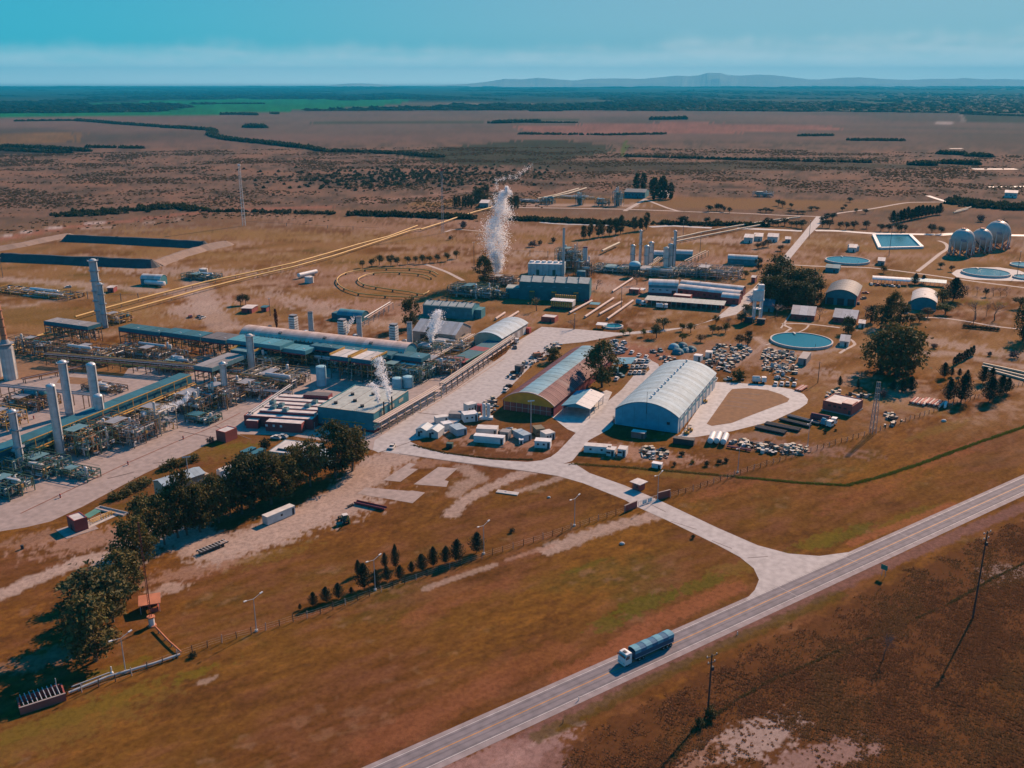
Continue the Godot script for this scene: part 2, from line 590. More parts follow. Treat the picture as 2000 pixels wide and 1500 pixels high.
func lay_patches() -> void:
	var bare := Color(0.40, 0.25, 0.185)
	var pale := Color(0.47, 0.36, 0.30)
	var red := Color(0.34, 0.125, 0.06)
	var green := Color(0.115, 0.105, 0.014)
	var moss := Color(0.16, 0.125, 0.018)
	var olive := Color(0.20, 0.13, 0.03)
	# --- the dirt yard by the trees and the tracks near the fence
	track([-112.9,-242.1,-105.8,-261.7,-87,-246.7,-74.5,-256.6,-64.6,-268.9,-54.6,-286.4,-48,-313,-41.4,-320.3], 8.0, pale)
	track([-139.9,-216.9,-132.3,-228.9,-124.4,-239.6,-114,-246.7,-103.1,-254.2], 3.2, pale, 0.9)
	patch(-58.9, -272.6, 20, 9, 54, pale)
	patch(-74.1, -254.9, 18, 7, 54, pale, 0.7)
	patch(-87.4, -236.1, 18, 4, 60, bare, 0.6)
	patch(-123.4, -254.9, 20, 7, 60, bare, 0.7)
	patch(-140.4, -254.9, 14, 5, 60, bare, 0.5)
	patch(-92.9, -224.8, 5, 3, 60, pale, 0.7)
	patch(-109, -193.7, 14, 4, 60, bare, 0.4)
	track([-19.5,-270.8,-15.2,-282.3,-7,-292.7,3.6,-303.7,10.9,-308.3], 2.6, pale, 0.8)
	track([1.7,-288.5,10.5,-294.8,17.9,-301.4], 1.6, pale, 0.6)
	track([10.5,-246.7,20.1,-254.9,30,-261.7,41.9,-268.2,47.1,-270.8], 3.0, pale, 0.75)
	track([-23.6,-224.8,-14.2,-231.7,-5.1,-238.1], 1.2, pale, 0.55)
	track([-1.5,-241.1,6,-245.8,12.1,-249.6], 1.0, bare, 0.6)
	patch(-13.6, -219.5, 20, 3, 54, red, 0.25)
	track([-17.4,-309.7,-11.5,-299.2,-17.4,-292.7,-18.8,-286.4], 3.0, pale, 0.6)
	patch(-31.4, -313, 16, 5, 70, bare, 0.5)
	# --- between the fence and the highway
	track([11.8,-184.6,24.8,-196.3,39.4,-210.7,61.3,-226.1], 3.0, red, 0.5)
	track([-29.5,-161,-15.7,-173.5,0,-187.5,11.1,-195.8], 4.0, red, 0.3)
	patch(35, -216.9, 10, 3.6, 54, green, 0.75)
	patch(24.7, -208.3, 6, 3, 50, green, 0.7)
	patch(51.8, -227.5, 9, 2.6, 54, green, 0.75)
	patch(21.1, -237.5, 9, 1.2, 54, green, 0.6)
	patch(100.9, -256.6, 13, 2.6, 54, green, 0.7)
	patch(92.1, -253.2, 12, 3, 54, moss, 0.7)
	patch(126, -268.9, 16, 3, 54, moss, 0.5)
	patch(63.6, -236.1, 8, 3, 70, olive, 0.6)
	track([100.5,-250.9,116.5,-261,143.2,-278.4], 1.6, red, 0.6)
	patch(120.2, -288.5, 24, 4, 54, red, 0.3)
	patch(160.1, -320.3, 20, 4, 54, red, 0.35)
	patch(167.9, -347.2, 20, 3, 56, olive, 0.5)
	patch(72.6, -290.5, 16, 3, 60, red, 0.3)
	patch(55.7, -303.7, 14, 3, 100, olive, 0.6)
	patch(-72, -272.6, 10, 4, 54, olive, 0.3)
	patch(-69.8, -243.6, 12, 4, 54, olive, 0.5)
	patch(-100.7, -164.2, 30, 7, 54, olive, 0.5)
	patch(-93.6, -172.6, 24, 3, 54, moss, 0.5)
	patch(-91.6, -188.6, 8, 2, 54, moss, 0.7)
	patch(-73.6, -186.6, 6, 1.6, 54, moss, 0.6)
	patch(-70.3, -183.6, 3, 1, 54, pale, 0.5)
	# --- verge south of the highway and the ploughed corner
	track([-23.5,-146.5,1.1,-162.6,23,-179.8,53.1,-201.3,100.6,-234.6,168.2,-278.4], 2.2, Color(0.22, 0.12, 0.10), 0.8)
	track([-28.5,-141.2,-10.1,-152,0,-157.9], 6.0, Color(0.36, 0.22, 0.19), 0.7)
	patch(2.1, -159.5, 12, 4, 54, Color(0.42, 0.29, 0.26), 0.8)
	patch(6.2, -156.4, 9, 5, 20, Color(0.27, 0.16, 0.14), 0.7)
	patch(51.4, -164.2, 11, 5, 60, Color(0.42, 0.32, 0.28), 0.85)
	patch(62.3, -157.9, 14, 4, 70, Color(0.36, 0.24, 0.21), 0.7)
	patch(36.1, -156.4, 10, 3, 54, bare, 0.5)
	patch(138.7, -233.1, 9, 5, 70, Color(0.24, 0.17, 0.14), 0.85)
	track([5.4,-164.2,27.8,-180.7,58.4,-202.5,87.8,-222.1], 1.8, Color(0.10, 0.075, 0.015), 0.6)
	# --- inside the plant
	patch(-239.4, -458.3, 34, 20, 110, olive, 0.7, 0.2)
	patch(-304.4, -623, 60, 20, 110, olive, 0.45, 0.4)
	patch(-267.2, -535.3, 60, 22, 110, Color(0.20, 0.12, 0.035), 0.7, 0.4)
	track([-359.6,-649.3,-306.4,-635,-261.6,-619.7,-200,-598.7], 7.0, pale, 0.6)
	track([-315.5,-564.7,-298,-567.5,-286.4,-591,-280.2,-623], 3.5, pale, 0.5)
	track([-220.1,-640.3,-188.5,-561.9,-161.1,-511], 9.0, pale, 0.6)
	patch(-191.6, -561.9, 28, 18, 20, pale, 0.7)
	patch(-141.5, -576.1, 70, 12, 100, bare, 0.5)
	patch(-127.8, -640.3, 60, 18, 100, bare, 0.35)
	patch(-75.4, -561.9, 40, 18, 100, bare, 0.6)
	patch(-107, -325.4, 14, 8, 60, olive, 0.5)
	patch(-102.7, -330.6, 8, 3, 80, moss, 0.7)
	patch(35.4, -576.1, 20, 8, 110, olive, 0.5)
	patch(3, -535.3, 20, 8, 110, bare, 0.5)
	patch(108.5, -792.1, 60, 20, 100, olive, 0.4)
	patch(123.2, -698, 60, 40, 110, bare, 0.55)
	patch(172.8, -730.7, 60, 16, 100, bare, 0.5)
	patch(174.8, -819.5, 60, 10, 80, bare, 0.4)
	patch(69.2, -623, 40, 30, 110, bare, 0.5)
	patch(102.5, -555, 30, 6, 110, Color(0.24, 0.13, 0.05), 0.7)
	patch(201.9, -766.4, 30, 8, 100, bare, 0.6)
	patch(289.3, -576.1, 20, 5, 110, moss, 0.7)
	patch(264.6, -511, 40, 10, 100, Color(0.24, 0.125, 0.05), 0.5)
	for k in [[-243, -678, 70, 14], [-204, -742, 110, 16], [-236, -562, 40, 10], [-119, -562, 60, 10], [-109, -659, 60, 12], [-46, -698, 60, 14], [0, -792, 90, 18], [53, -742, 70, 14], [21, -623, 40, 10], [62, -623, 40, 12], [153, -659, 50, 10], [202, -819, 80, 16], [204, -659, 60, 10], [278, -792, 70, 14], [253, -623, 40, 8], [326, -742, 70, 12], [304, -623, 60, 8], [155, -385, 30, 6], [138, -431, 20, 6], [239, -468, 50, 8], [104, -623, 40, 10], [-30, -914, 110, 24], [-149, -914, 150, 24], [-209, -849, 160, 24]]:
		patch(k[0], k[1], k[2], k[3], 95 + (absi(k[0]) % 40), [bare, pale, Color(0.30, 0.185, 0.07), Color(0.36, 0.22, 0.15)][absi(k[0] + k[1]) % 4], 0.55, 1.1)
	# --- yards
	patch(-3.9, -336, 24, 9, 108, bare, 0.7)
	patch(45.5, -322.9, 22, 7, 110, bare, 0.75)
	patch(62.4, -458.3, 22, 16, 110, Color(0.30, 0.135, 0.085), 0.85)
	patch(114.5, -458.3, 34, 22, 110, Color(0.31, 0.19, 0.13), 0.75)
	patch(91.1, -473, 24, 10, 110, Color(0.27, 0.15, 0.08), 0.6)
	patch(96.9, -330.6, 34, 6, 104, Color(0.28, 0.165, 0.12), 0.8)
	patch(95.7, -341.5, 20, 4, 74, Color(0.33, 0.22, 0.17), 0.6)
	track([104.6,-431.3,122.3,-458.3,131.2,-473,132.5,-488.6,125.5,-494.1], 1.6, pale, 0.5)
	track([132.5,-488.6,133.9,-473,137.9,-458.3,150.3,-456.4,169.8,-468,177.6,-483.3], 2.2, pale, 0.6)
	patch(148.3, -458.3, 30, 3, 100, bare, 0.3)
	track([205.6,-458.3,226.4,-458.3,235.2,-444.4,248.4,-435.6], 4.0, pale, 0.6)
	patch(154.4, -414.8, 6, 3, 100, bare, 0.5)
	field([5.9,-146.5,10.5,-160.7,48,-189.2,116.5,-238.1,168.4,-272.6,145.1,-211.9,107.6,-146.5], Color(0.115, 0.050, 0.020), 0.85, 3.0)
	# --- the far country
	field([-3403.7,-6127.2,-2991.1,-7141.2,-2977.5,-9491.9,-2005.3,-10659.3,-1002.6,-10659.3,-794.6,-6595.7,-1013,-5364,-1275.4,-4858.8,-1399.7,-4440,-1746.8,-4153.2,-2314.5,-4153.2], Color(0.012, 0.16, 0.055), 0.95, 30.0)
	field([-1207.9,-2189.7,-1030.6,-2134.2,-897.1,-2047.5,-873.2,-1967.4,-899.8,-1879.1,-955.8,-1851.4,-1017.4,-1837.8], Color(0.03, 0.032, 0.028), 0.85, 40.0)
	field([-218.4,-1865.2,-144.8,-2098.6,0,-2352.7,125.8,-2374.8,220.7,-2189.7,202.4,-1952.2,126.3,-1824.5,53.7,-1677.6,-34,-1591.9,-134.2,-1677.6], Color(0.035, 0.045, 0.025), 0.85, 25.0)
	field([8.5,-1591.9,54.8,-1712.1,211.4,-1723.9,511.2,-1712.1,784.8,-1633.7,760.5,-1581.8,407.4,-1523.7,201.3,-1505.2,94.9,-1478.3], Color(0.05, 0.05, 0.032), 0.8, 20.0)
	field([205.4,-1837.8,272.9,-2352.7,284.2,-2352.7,214.7,-1824.5], Color(0.09, 0.13, 0.03), 0.8, 6.0)
	field([2052.9,-4440,2188.4,-4682.3,2487.9,-4598.6,1886.8,-3477.5,1621.2,-3477.5], Color(0.03, 0.04, 0.025), 0.9, 20.0)
	field([-809.8,-5720.4,-345.5,-6595.7,794.6,-6595.7,738.5,-6127.2,-287.3,-5477.8,-606.5,-5254.8], Color(0.40, 0.27, 0.19), 0.8, 40.0)
	field([621.2,-3574.6,961.3,-3256.2,1130.5,-3061.1,737.7,-2792.7,424.3,-2675.3,70.7,-2675.3,0,-3175.3], Color(0.30, 0.13, 0.095), 0.65, 40.0)
	field([-1470.8,-2675.3,-1254,-2792.7,-1046.9,-2352.7,-1120.4,-2248.2,-1239.6,-2248.2], Color(0.22, 0.125, 0.05), 0.7, 40.0)
	field([3787.7,-10659.3,5591.9,-12747.2,5514.5,-10659.3,4289.1,-8281.3,2769,-7557.6], Color(0.02, 0.09, 0.05), 0.6, 60.0)
	field([-732.7,-3477.5,246.3,-3900.9,259,-3785.8,-422.6,-3341.3], Color(0.04, 0.06, 0.025), 0.7, 30.0)
	field([1843.2,-6768.1,2452.5,-7557.6,2176.6,-6595.7,1756.9,-5985.4], Color(0.025, 0.04, 0.025), 0.8, 40.0)
	track([629.9,-3625.2,1039.8,-3525.4,1465.4,-3477.5,1843.7,-3430.9], 7.0, Color(0.5, 0.42, 0.38), 0.75)
	track([2568,-5596.5,1707.3,-3677.2], 10.0, Color(0.3, 0.25, 0.22), 0.5)
	track([-451.1,-825.2,-443.2,-854.8,-433.2,-883.2,-412.2,-924.1,-385.5,-945.9,-356.5,-980.6,-337.8,-1005.1,-292.6,-1039.6,-205.1,-1053.1], 9.0, Color(0.34, 0.15, 0.10), 0.75)
	track([-458.7,-839.7,-450.9,-870.4,-440.3,-893.1,-417.2,-924.1,-392.1,-949.7], 3.5, Color(0.55, 0.46, 0.42), 0.8)
	track([-443.1,-864.1,-410.6,-886.5,-372.9,-913.6,-337.9,-957.2], 3.0, Color(0.50, 0.38, 0.32), 0.5)
	track([-99,-1147.5,-50,-1158.3,-24.8,-1147.5,-90.4,-1116,-118.4,-1095.9,-29.9,-1105.8], 4.0, Color(0.48, 0.34, 0.28), 0.6)
	track([-183.5,-1095.9,-145.9,-1126.3,-89.9,-1192.2,-26.7,-1240.5], 6.0, Color(0.40, 0.25, 0.19), 0.5)
	patch(148.7, -1100.8, 230, 60, 92, Color(0.25, 0.135, 0.055), 0.85, 0.2)
	patch(349.2, -1076.5, 220, 50, 92, Color(0.24, 0.14, 0.065), 0.8, 0.2)
	patch(-71.4, -1100.8, 60, 30, 60, Color(0.26, 0.15, 0.06), 0.8, 0.3)
	patch(75.7, -1076.5, 90, 16, 92, Color(0.48, 0.36, 0.30), 0.8, 0.3)
	patch(181.1, -1158.3, 60, 8, 92, Color(0.45, 0.32, 0.25), 0.6, 0.3)
	track([-594.6,-1100.8,-512.2,-1364.2,-384.6,-1379.5,-214.9,-1334.7,0,-1306.4,277.8,-1292.7,660.9,-1228.1], 3.0, Color(0.05, 0.04, 0.03), 0.5)
	track([0,-1313.4,137.5,-1279.2,340.3,-1266.1,462.6,-1228.1,648.3,-1203.9], 5.0, Color(0.04, 0.035, 0.025), 0.6)


func make_roads() -> void:
	var conc: Material = mats.concrete
	# the highway, straight along azimuth 54.7
	var hw := PackedVector2Array()
	var o := Vector2(-29.1, -154.9) - Vector2(0.8165, -0.5773) * 260.0
	for i in 160:
		hw.append(o + Vector2(0.8165, -0.5773) * (i * 6.0))
	strip("highway", hw, -0.6, 8.6, 0.03, mats.shoulder)
	strip("road_lane_surface", hw, 0.4, 7.2, 0.05, mats.asphalt)
	for k in [1.15, 2.75, 4.75, 6.3]:
		strip("road_wear", hw, k, k + 0.42, 0.055, mats.wear)
	strip("road_marking_center_line", hw, 3.72, 3.95, 0.06, mats.line_yellow)
	strip("road_marking_edge_line", hw, 0.55, 0.70, 0.06, mats.line_white)
	strip("road_marking_edge_line", hw, 6.9, 7.05, 0.06, mats.line_white)
	# access road with its flare, the gate and the long way round the yards
	sheet("road", [16.4,-301.4,24.5,-295.2,37,-281.9,39.8,-277.2,48.2,-267.1,60.8,-250.3,65.8,-242.7,68.2,-236.1,68.1,-229.7,65.6,-224.2,61.8,-219,69.3,-222.1,82.8,-232.6,100,-246.1,89,-243.3,80.5,-244.8,72.8,-249.9,63.1,-261.7,48.7,-281.1,38.4,-293.5,27.3,-304.1,22.2,-313.5,18.4,-312.5], 0.042, conc)
	sheet("road", [16.4,-301.4,7.2,-305,-1.8,-307.8,-18.5,-313.5,-41.6,-321.8,-52,-325.9,-52.7,-336,-39.2,-334.9,-32.7,-327.5,-18.8,-320.3,-7.5,-316.4,5.6,-314.4,10.8,-315.9,14.3,-319.3,17.1,-324.4,25.3,-344.9,31.2,-357.8,40.5,-381,49.4,-399.5,57.2,-420.5,62.3,-422.1,66,-429.6,66.1,-435.6,62.8,-440.9,56.6,-441.7,48,-443.5,52.6,-451.7,61.5,-450.8,68.6,-446.2,71.5,-439.1,71.1,-431.3,66.3,-419.6,61.8,-411.7,43.5,-360.3,38.6,-348.3,29.5,-336,21.9,-315.4,18.4,-312.5], 0.036, conc)
	sheet("road", [-52,-325.9,-52.7,-336,-40.1,-367.8,-25.3,-399.5,-3.1,-458.3,0.5,-476.1,16.8,-513.3,37.2,-507.5,59.2,-499.6,94.9,-511,108.2,-520.5,120.1,-535.3,141.5,-579,161,-616.4,183.4,-666.1,206.8,-719.5,266.8,-861,314.8,-976.6,327,-976.6,268.8,-848.7,209.9,-710.8,178.4,-643.9,151.8,-579,133.3,-543,119.3,-531.5,101.1,-513.3,85,-503,58,-494.1,38,-480.2,25.9,-476.1,10,-438.2,0,-405.5,-9.8,-378.3,-20.9,-359,-26.1,-343.7,-39.2,-334.9,-49.4,-323.4], 0.03, conc)
	# the drop-shaped loop east of the white hangar
	sheet("road", [62.5,-338.7,70.6,-339.3,86.7,-346,106,-357.8,121.3,-373,126.3,-379.6,128.4,-385.1,128.7,-392.2,125.3,-399.5,116.3,-405.5,103.1,-408.6,94,-410.1,89.4,-405.5,89.3,-399.5,66,-342.6], 0.03, mats.concrete_pale)
	sheet("ground", [78.3,-354.2,79.9,-351.8,88.8,-355.4,99.5,-365.3,110.6,-375,118.5,-381.7,120.6,-385.8,118.7,-392.2,114.4,-398,106,-401,98.7,-399.5,95.6,-393.6], 0.06, mats.isle)
	# the plant floor
	sheet("road", [-163.2,-254.2,-156.4,-259,-150,-261.7,-144.1,-266,-139,-276.5,-134.3,-289.3,-129.2,-303.2,-123,-316.4,-119.3,-322.3,-116.2,-330.6,-112.7,-338.2,-106,-342.6,-87.7,-341.5,-70.5,-334.9,-52,-325.9,-51.9,-334.9,-40.1,-367.8,-26.3,-398,-8.8,-443.5,-19.5,-458.3,-43.4,-449,-73.8,-431.3,-114.5,-458.3,-150.9,-458.3,-184.6,-431.3,-182.1,-418.8,-212.2,-427.1,-235.5,-410.9,-243.3,-399.5], 0.018, mats.concrete_old)
	# narrow roads and paths
	for p in [
		[[206.4,-706.5,231,-698,267.2,-691.8,295.5,-668,320.3,-642.1,346.8,-618], 3.2], [[296.5,-677.7,321,-715.1,344.8,-751.7,363.1,-779,373,-805.6,372.9,-819.5], 3.0],
		[[318.9,-972.7,348.7,-1005.1,393.9,-1039.6,438.3,-1081.3,455.9,-1095.9,469.8,-1100.8,525.6,-1105.8], 4.0], [[320.1,-976.6,278.8,-988.6,239.7,-1005.1,187.5,-1017.7,174.5,-1039.6,165.1,-1091,159.3,-1126.3], 4.0],
		[[0,-1053.1,79.1,-1044.1,131.7,-1035.1,187.5,-1017.7], 5.0], [[121.8,-1022,160.7,-1136.8], 5.0], [[227.2,-532.8,240.2,-535.3,251.7,-534,261.7,-526.6,274.4,-513.3,290.3,-505.2], 2.2],
		[[156.4,-509.8,155,-520.5,169.3,-519.3,184.1,-511], 2.0], [[156.4,-509.8,145.8,-493], 1.4], [[169.3,-519.3,161.7,-505.2,133.1,-474.1], 1.0], [[166.6,-545.6,150.7,-509.8], 1.0],
		[[-66.2,-706.5,-48.7,-677.7,-33.9,-643.9], 3.0], [[-61.7,-870.4,-53.1,-886.5,-26.2,-873.6,0,-861], 3.0],
		[[166.5,-458.3,171.4,-465.1,180.5,-476.1,181.4,-486.5], 1.6],
	]:
		strip("path", spline(p[0]), -p[1] / 2.0, p[1] / 2.0, 0.024, mats.path)
	# aprons before the hangars and three old slabs in the grass
	sheet("road", [15.8,-364,19.3,-370.4,42.1,-398,44.5,-395.1,40.2,-378.3,31.2,-357.8,25.3,-343.7,21.9,-348.3], 0.046, mats.concrete_pale)
	sheet("pavement", [-44.5,-297.9,-37,-313.5,-34.6,-312,-36.4,-308.3,-33.3,-307.8,-38.4,-296.5], 0.05, mats.concrete_old)
	sheet("pavement", [-33.6,-294.4,-26.3,-309.7,-19.3,-308.3,-23.3,-297.9,-21.8,-297,-22.2,-292.2], 0.05, mats.concrete_old)
	sheet("pavement", [-51.6,-286.8,-49.6,-291.8,-34.7,-288.9,-33.6,-289.3,-29.1,-287.6,-32.4,-279.2], 0.05, mats.concrete_old)
	# water of the river, in white reaches
	for p in [
		[[28,-934.9,45.2,-924.1,74.8,-917.1,94.5,-913.6], 3.0], [[132.8,-903.2,153.6,-910.1,162.9,-906.7,190.4,-896.5], 4.0], [[214.1,-893.1,241.5,-886.5,270.6,-876.8], 4.5], [[284,-880,305.9,-876.8,321.7,-867.2,338.2,-861,387.2,-854.8], 4.5],
		[[385.9,-851.7,413.4,-861,446.4,-851.7,472.7,-848.7], 5.0], [[636.2,-1272.6,701.3,-1279.2], 6.0],
	]:
		strip("river", spline(p[0]), -p[1], p[1], 0.03, mats.river)
	for p in [[[511.8,-1169.4,509.1,-1136.8,507.7,-1105.8], 6.0], [[937.2,-2064.3,964.6,-2064.3], 14.0], [[746.6,-1552.2,817.2,-1552.2], 16.0]]:
		strip("river", spline(p[0]), -p[1] / 2.0, p[1] / 2.0, 0.03, mats.river)
	sheet("lawn", [-258.2,-454.5,-244.6,-458.3,-221.3,-447.1,-198.8,-458.3,-198.3,-434.7,-211.6,-424.6,-223.3,-414.8,-235.9,-411.7], 0.04, mats.isle)
	sheet("lawn", [-210.9,-418.8,-189.7,-414,-190.8,-405.5,-208.5,-408.6], 0.04, mats.isle)
	for p in [[98.5,-394.3,109.1,-391.5], [95.8,-388.6,105.8,-383.7], [92.8,-383,102.7,-378.3], [90.3,-377.6,99.4,-373.6]]:
		strip("concrete_strip", pts(p), -0.3, 0.3, 0.09, mats.joint)
	joints()


func joints() -> void:          # the dark rows of joints on the concrete, and the red line along the plant road
	for p in [
		[[-156.4,-271.5,-149.4,-288.5,-138.6,-313.5,-126.7,-337.6,-118.8,-351.8,-112.9,-367.8], 0.22, "rust_line"], [[-140.1,-299.2,-133.1,-305], 0.2, "joint"], [[-131.1,-346,-114.8,-338.7], 0.2, "joint"], [[-118.8,-351.8,-100.5,-337.1], 0.2, "joint"], [[-129.2,-313,-122.6,-315.4], 0.2, "joint"],
		[[16.1,-301.4,7.2,-305,-7.3,-310.1,-26.1,-316.4,-41.7,-322.3], 0.2, "joint"], [[-38.4,-367.8,-23.1,-402.5,-3.8,-449], 0.3, "dirt_road"], [[-39.4,-367.8,-27,-364], 0.3, "joint"], [[-49.4,-323.4,-39.1,-333.8], 0.2, "joint"],
		[[56.6,-260.3,49.6,-266], 0.12, "joint"], [[64.7,-247.7,59.8,-252.9], 0.12, "joint"], [[49.1,-272.6,45,-278.4], 0.12, "joint"], [[74,-243,67.9,-242.1], 0.12, "joint"],
	]:
		strip("road_marking_line", pts(p[0]), -p[1], p[1], 0.07, mats[p[2]])
	for p in [[72.2,-226.1,76.4,-220.5], [96.1,-242.4,99.9,-237.5], [117.8,-257.9,122,-252.6], [136.6,-270.8,140.7,-265.6]]:           # pale bars across the highway
		strip("road_marking_line", pts(p), -0.12, 0.12, 0.065, mats.line_faint)



# ---------- plants ----------
var crowns := {}


func leaf(b: MB, p: Vector3, s: float, r: RandomNumberGenerator) -> void:
	var d := Vector3(r.randfn(), r.randfn() * 0.7, r.randfn()).normalized()
	var e := d.cross(Vector3(r.randfn(), r.randfn(), r.randfn())).normalized() * s
	d *= s * 0.62
	b.tri(p - d - e, p - d * 0.3 + e, p + d * 1.2 - e * 0.2)
	b.tri(p + d + e * 0.6, p - d * 0.5 + e, p - e * 0.9)


func crown(kind: String, variant: int) -> Array:          # [trunk mesh, crown mesh], about 10 units high, made once
	var key := kind + str(variant)
	if crowns.has(key):
		return crowns[key]
	var r := RandomNumberGenerator.new()
	r.seed = hash(key)
	var t := MB.new()
	var c := MB.new()
	match kind:
		"gum":
			var lean := Vector3(r.randf_range(-0.6, 0.6), 3.6, r.randf_range(-0.6, 0.6))
			t.tube(Vector3.ZERO, lean, 0.26, 0.17, 7)
			for k in 52:
				var a := r.randf() * TAU
				var y := 1.5 + 8.4 * pow(r.randf(), 0.9)
				var wide := 2.9 * pow(sin(clampf((y - 0.6) / 9.8, 0.03, 1.0) * PI), 0.7) + 0.2
				var rad := wide * sqrt(r.randf()) 
				var p := Vector3(cos(a) * rad, y, sin(a) * rad) + lean * 0.1
				if k < 12:
					t.tube(lean * r.randf_range(0.6, 1.0), p, 0.1, 0.03, 5)
				var light := r.randf_range(0.75, 1.35)
				var size := r.randf_range(0.65, 1.15)
				for i in 64:
					var q := Vector3(r.randfn(), r.randfn() * 0.8, r.randfn()) * 0.55 * size
					c.tint = Color(light * r.randf_range(0.8, 1.25), light * r.randf_range(0.85, 1.1), light * 0.95)
					leaf(c, p + q, r.randf_range(0.16, 0.32), r)
		"fir":
			t.tube(Vector3.ZERO, Vector3(0, 9.4, 0), 0.22, 0.03, 6)
			for ring in 15:
				var y := 1.2 + ring * 0.58
				var reach := (5.4 * pow(1.0 - ring / 15.2, 0.9)) * (0.75 if ring < 2 else 1.0)
				for k in 12:
					var a := TAU * (k + r.randf() * 0.7) / 12.0
					var len := reach * r.randf_range(0.7, 1.12)
					for i in 8:
						var f := (i + 1.0) / 8.0
						var p := Vector3(cos(a) * len * f, y + len * f * f * 0.5 + 0.1, sin(a) * len * f)
						c.tint = Color(1, 1, 1) * r.randf_range(0.7, 1.25)
						for j in 2:
							leaf(c, p + Vector3(r.randfn(), r.randfn(), r.randfn()) * 0.16, r.randf_range(0.2, 0.36), r)
		"round":
			t.tube(Vector3.ZERO, Vector3(0, 4.5, 0), 0.32, 0.2, 6)
			for k in 40:
				var d := Vector3(r.randfn(), r.randfn(), r.randfn()).normalized() * pow(r.randf(), 0.4)
				var p := Vector3(d.x * 3.6, 6.2 + d.y * 3.0, d.z * 3.6)
				var light := r.randf_range(0.7, 1.3)
				for i in 30:
					c.tint = Color(light, light * r.randf_range(0.9, 1.1), light)
					leaf(c, p + Vector3(r.randfn(), r.randfn(), r.randfn()) * 0.62, r.randf_range(0.22, 0.42), r)
		"dense":
			t.tube(Vector3.ZERO, Vector3(0, 5.0, 0), 0.4, 0.25, 6)
			for k in 60:
				var a := r.randf() * TAU
				var y := 1.0 + 8.6 * r.randf()
				var rad := 3.4 * sqrt(r.randf()) * pow(sin(clampf(y / 10.4, 0.0, 1.0) * PI), 0.45)
				var p := Vector3(cos(a) * rad, y, sin(a) * rad)
				var light := r.randf_range(0.65, 1.35)
				for i in 34:
					c.tint = Color(light, light * r.randf_range(0.9, 1.1), light)
					leaf(c, p + Vector3(r.randfn(), r.randfn(), r.randfn()) * 0.6, r.randf_range(0.2, 0.4), r)
		"bare":
			var ends := [[Vector3.ZERO, Vector3(0.1, 3.0, 0), 0.2]]
			t.tube(Vector3.ZERO, Vector3(0.1, 3.0, 0), 0.26, 0.2, 6)
			for level in 4:
				var next := []
				for e in ends:
					for k in [4, 3, 3, 3][level]:
						var d: Vector3 = (e[1] - e[0]).normalized() * 0.8 + Vector3(r.randfn(), r.randf_range(-0.1, 0.7), r.randfn()) * 0.75
						var q: Vector3 = e[1] + d.normalized() * [2.2, 1.9, 1.6, 1.4][level] * r.randf_range(0.7, 1.15)
						(t if level < 2 else c).tube(e[1], q, [0.12, 0.08, 0.05, 0.04][level], [0.07, 0.05, 0.03, 0.02][level], 3)
						next.append([e[1], q, 0.0])
				ends = next
		"column":
			t.tube(Vector3.ZERO, Vector3(0, 2.0, 0), 0.2, 0.15, 5)
			for k in 300:
				var y := 0.5 + 9.3 * r.randf()
				var rad := 1.25 * pow(sin(clampf(y / 10.6, 0.0, 1.0) * PI), 0.6) * sqrt(r.randf())
				var a := r.randf() * TAU
				c.tint = Color(1, 1, 1) * r.randf_range(0.7, 1.3)
				for i in 2:
					leaf(c, Vector3(cos(a) * rad, y, sin(a) * rad), r.randf_range(0.3, 0.5), r)
		"bush":
			t.tube(Vector3.ZERO, Vector3(0, 2.0, 0), 0.3, 0.1, 5)
			for k in 26:
				var d := Vector3(r.randfn(), absf(r.randfn()), r.randfn()).normalized() * pow(r.randf(), 0.5)
				var light := r.randf_range(0.65, 1.3)
				var p := Vector3(d.x * 5.5, 0.8 + d.y * 7.0, d.z * 5.5)
				for i in 22:
					c.tint = Color(light, light * r.randf_range(0.9, 1.1), light)
					leaf(c, p + Vector3(r.randfn() * 1.2, absf(r.randfn()) * 1.1, r.randfn() * 1.2), r.randf_range(0.5, 0.9), r)
	crowns[key] = [t.done(), c.done()]
	return crowns[key]


func leafy(key: String, r: float, g: float, b: float, through := 0.6) -> StandardMaterial3D:
	if not mats.has(key):
		var m := mat(key, r, g, b, 0.7, 0.0, false)
		m.vertex_color_use_as_albedo = true
		m.backlight_enabled = true
		m.backlight = Color(through, through, through * (1.0 if key == "steam" else 0.7))
		m.metallic_specular = 0.25
	return mats[key]


var plant_count := 0


func plant(called: String, kind: String, label: String, x: float, z: float, high: float, wide := 1.0, leafs := "leaf_olive", group := "", category := "") -> Node3D:
	plant_count += 1
	var m := crown(kind, plant_count % (4 if kind == "gum" else 3))
	var o := thing(called, label, category if category else ("shrub" if kind == "bush" else "tree"), x, z, (plant_count * 137) % 360, group)
	var s := Transform3D(Basis.from_euler(Vector3(0.05 * sin(plant_count * 2.1), 0, 0.05 * cos(plant_count * 3.7))) * Basis.from_scale(Vector3(high / 10.0 * wide * (1.0 + 0.1 * sin(plant_count * 5.3)), high / 10.0, high / 10.0 * wide * (1.0 + 0.1 * cos(plant_count * 4.1)))), Vector3.ZERO)
	put(o, "trunk", m[0], mats.bark, s)
	put(o, "crown", m[1], mats[leafs], s)
	return o


# ---------- buildings ----------
func arc(span: float, rise: float, k := 14) -> PackedVector2Array:       # the upper edge of an arched roof, from -span/2 to span/2
	var r := (span * span / 4.0 + rise * rise) / (2.0 * rise)
	var half := asin(span / 2.0 / r)
	var p := PackedVector2Array()
	for i in k + 1:
		var a := lerpf(-half, half, i / float(k))
		p.append(Vector2(r * sin(a), r * cos(a) - r + rise))
	return p


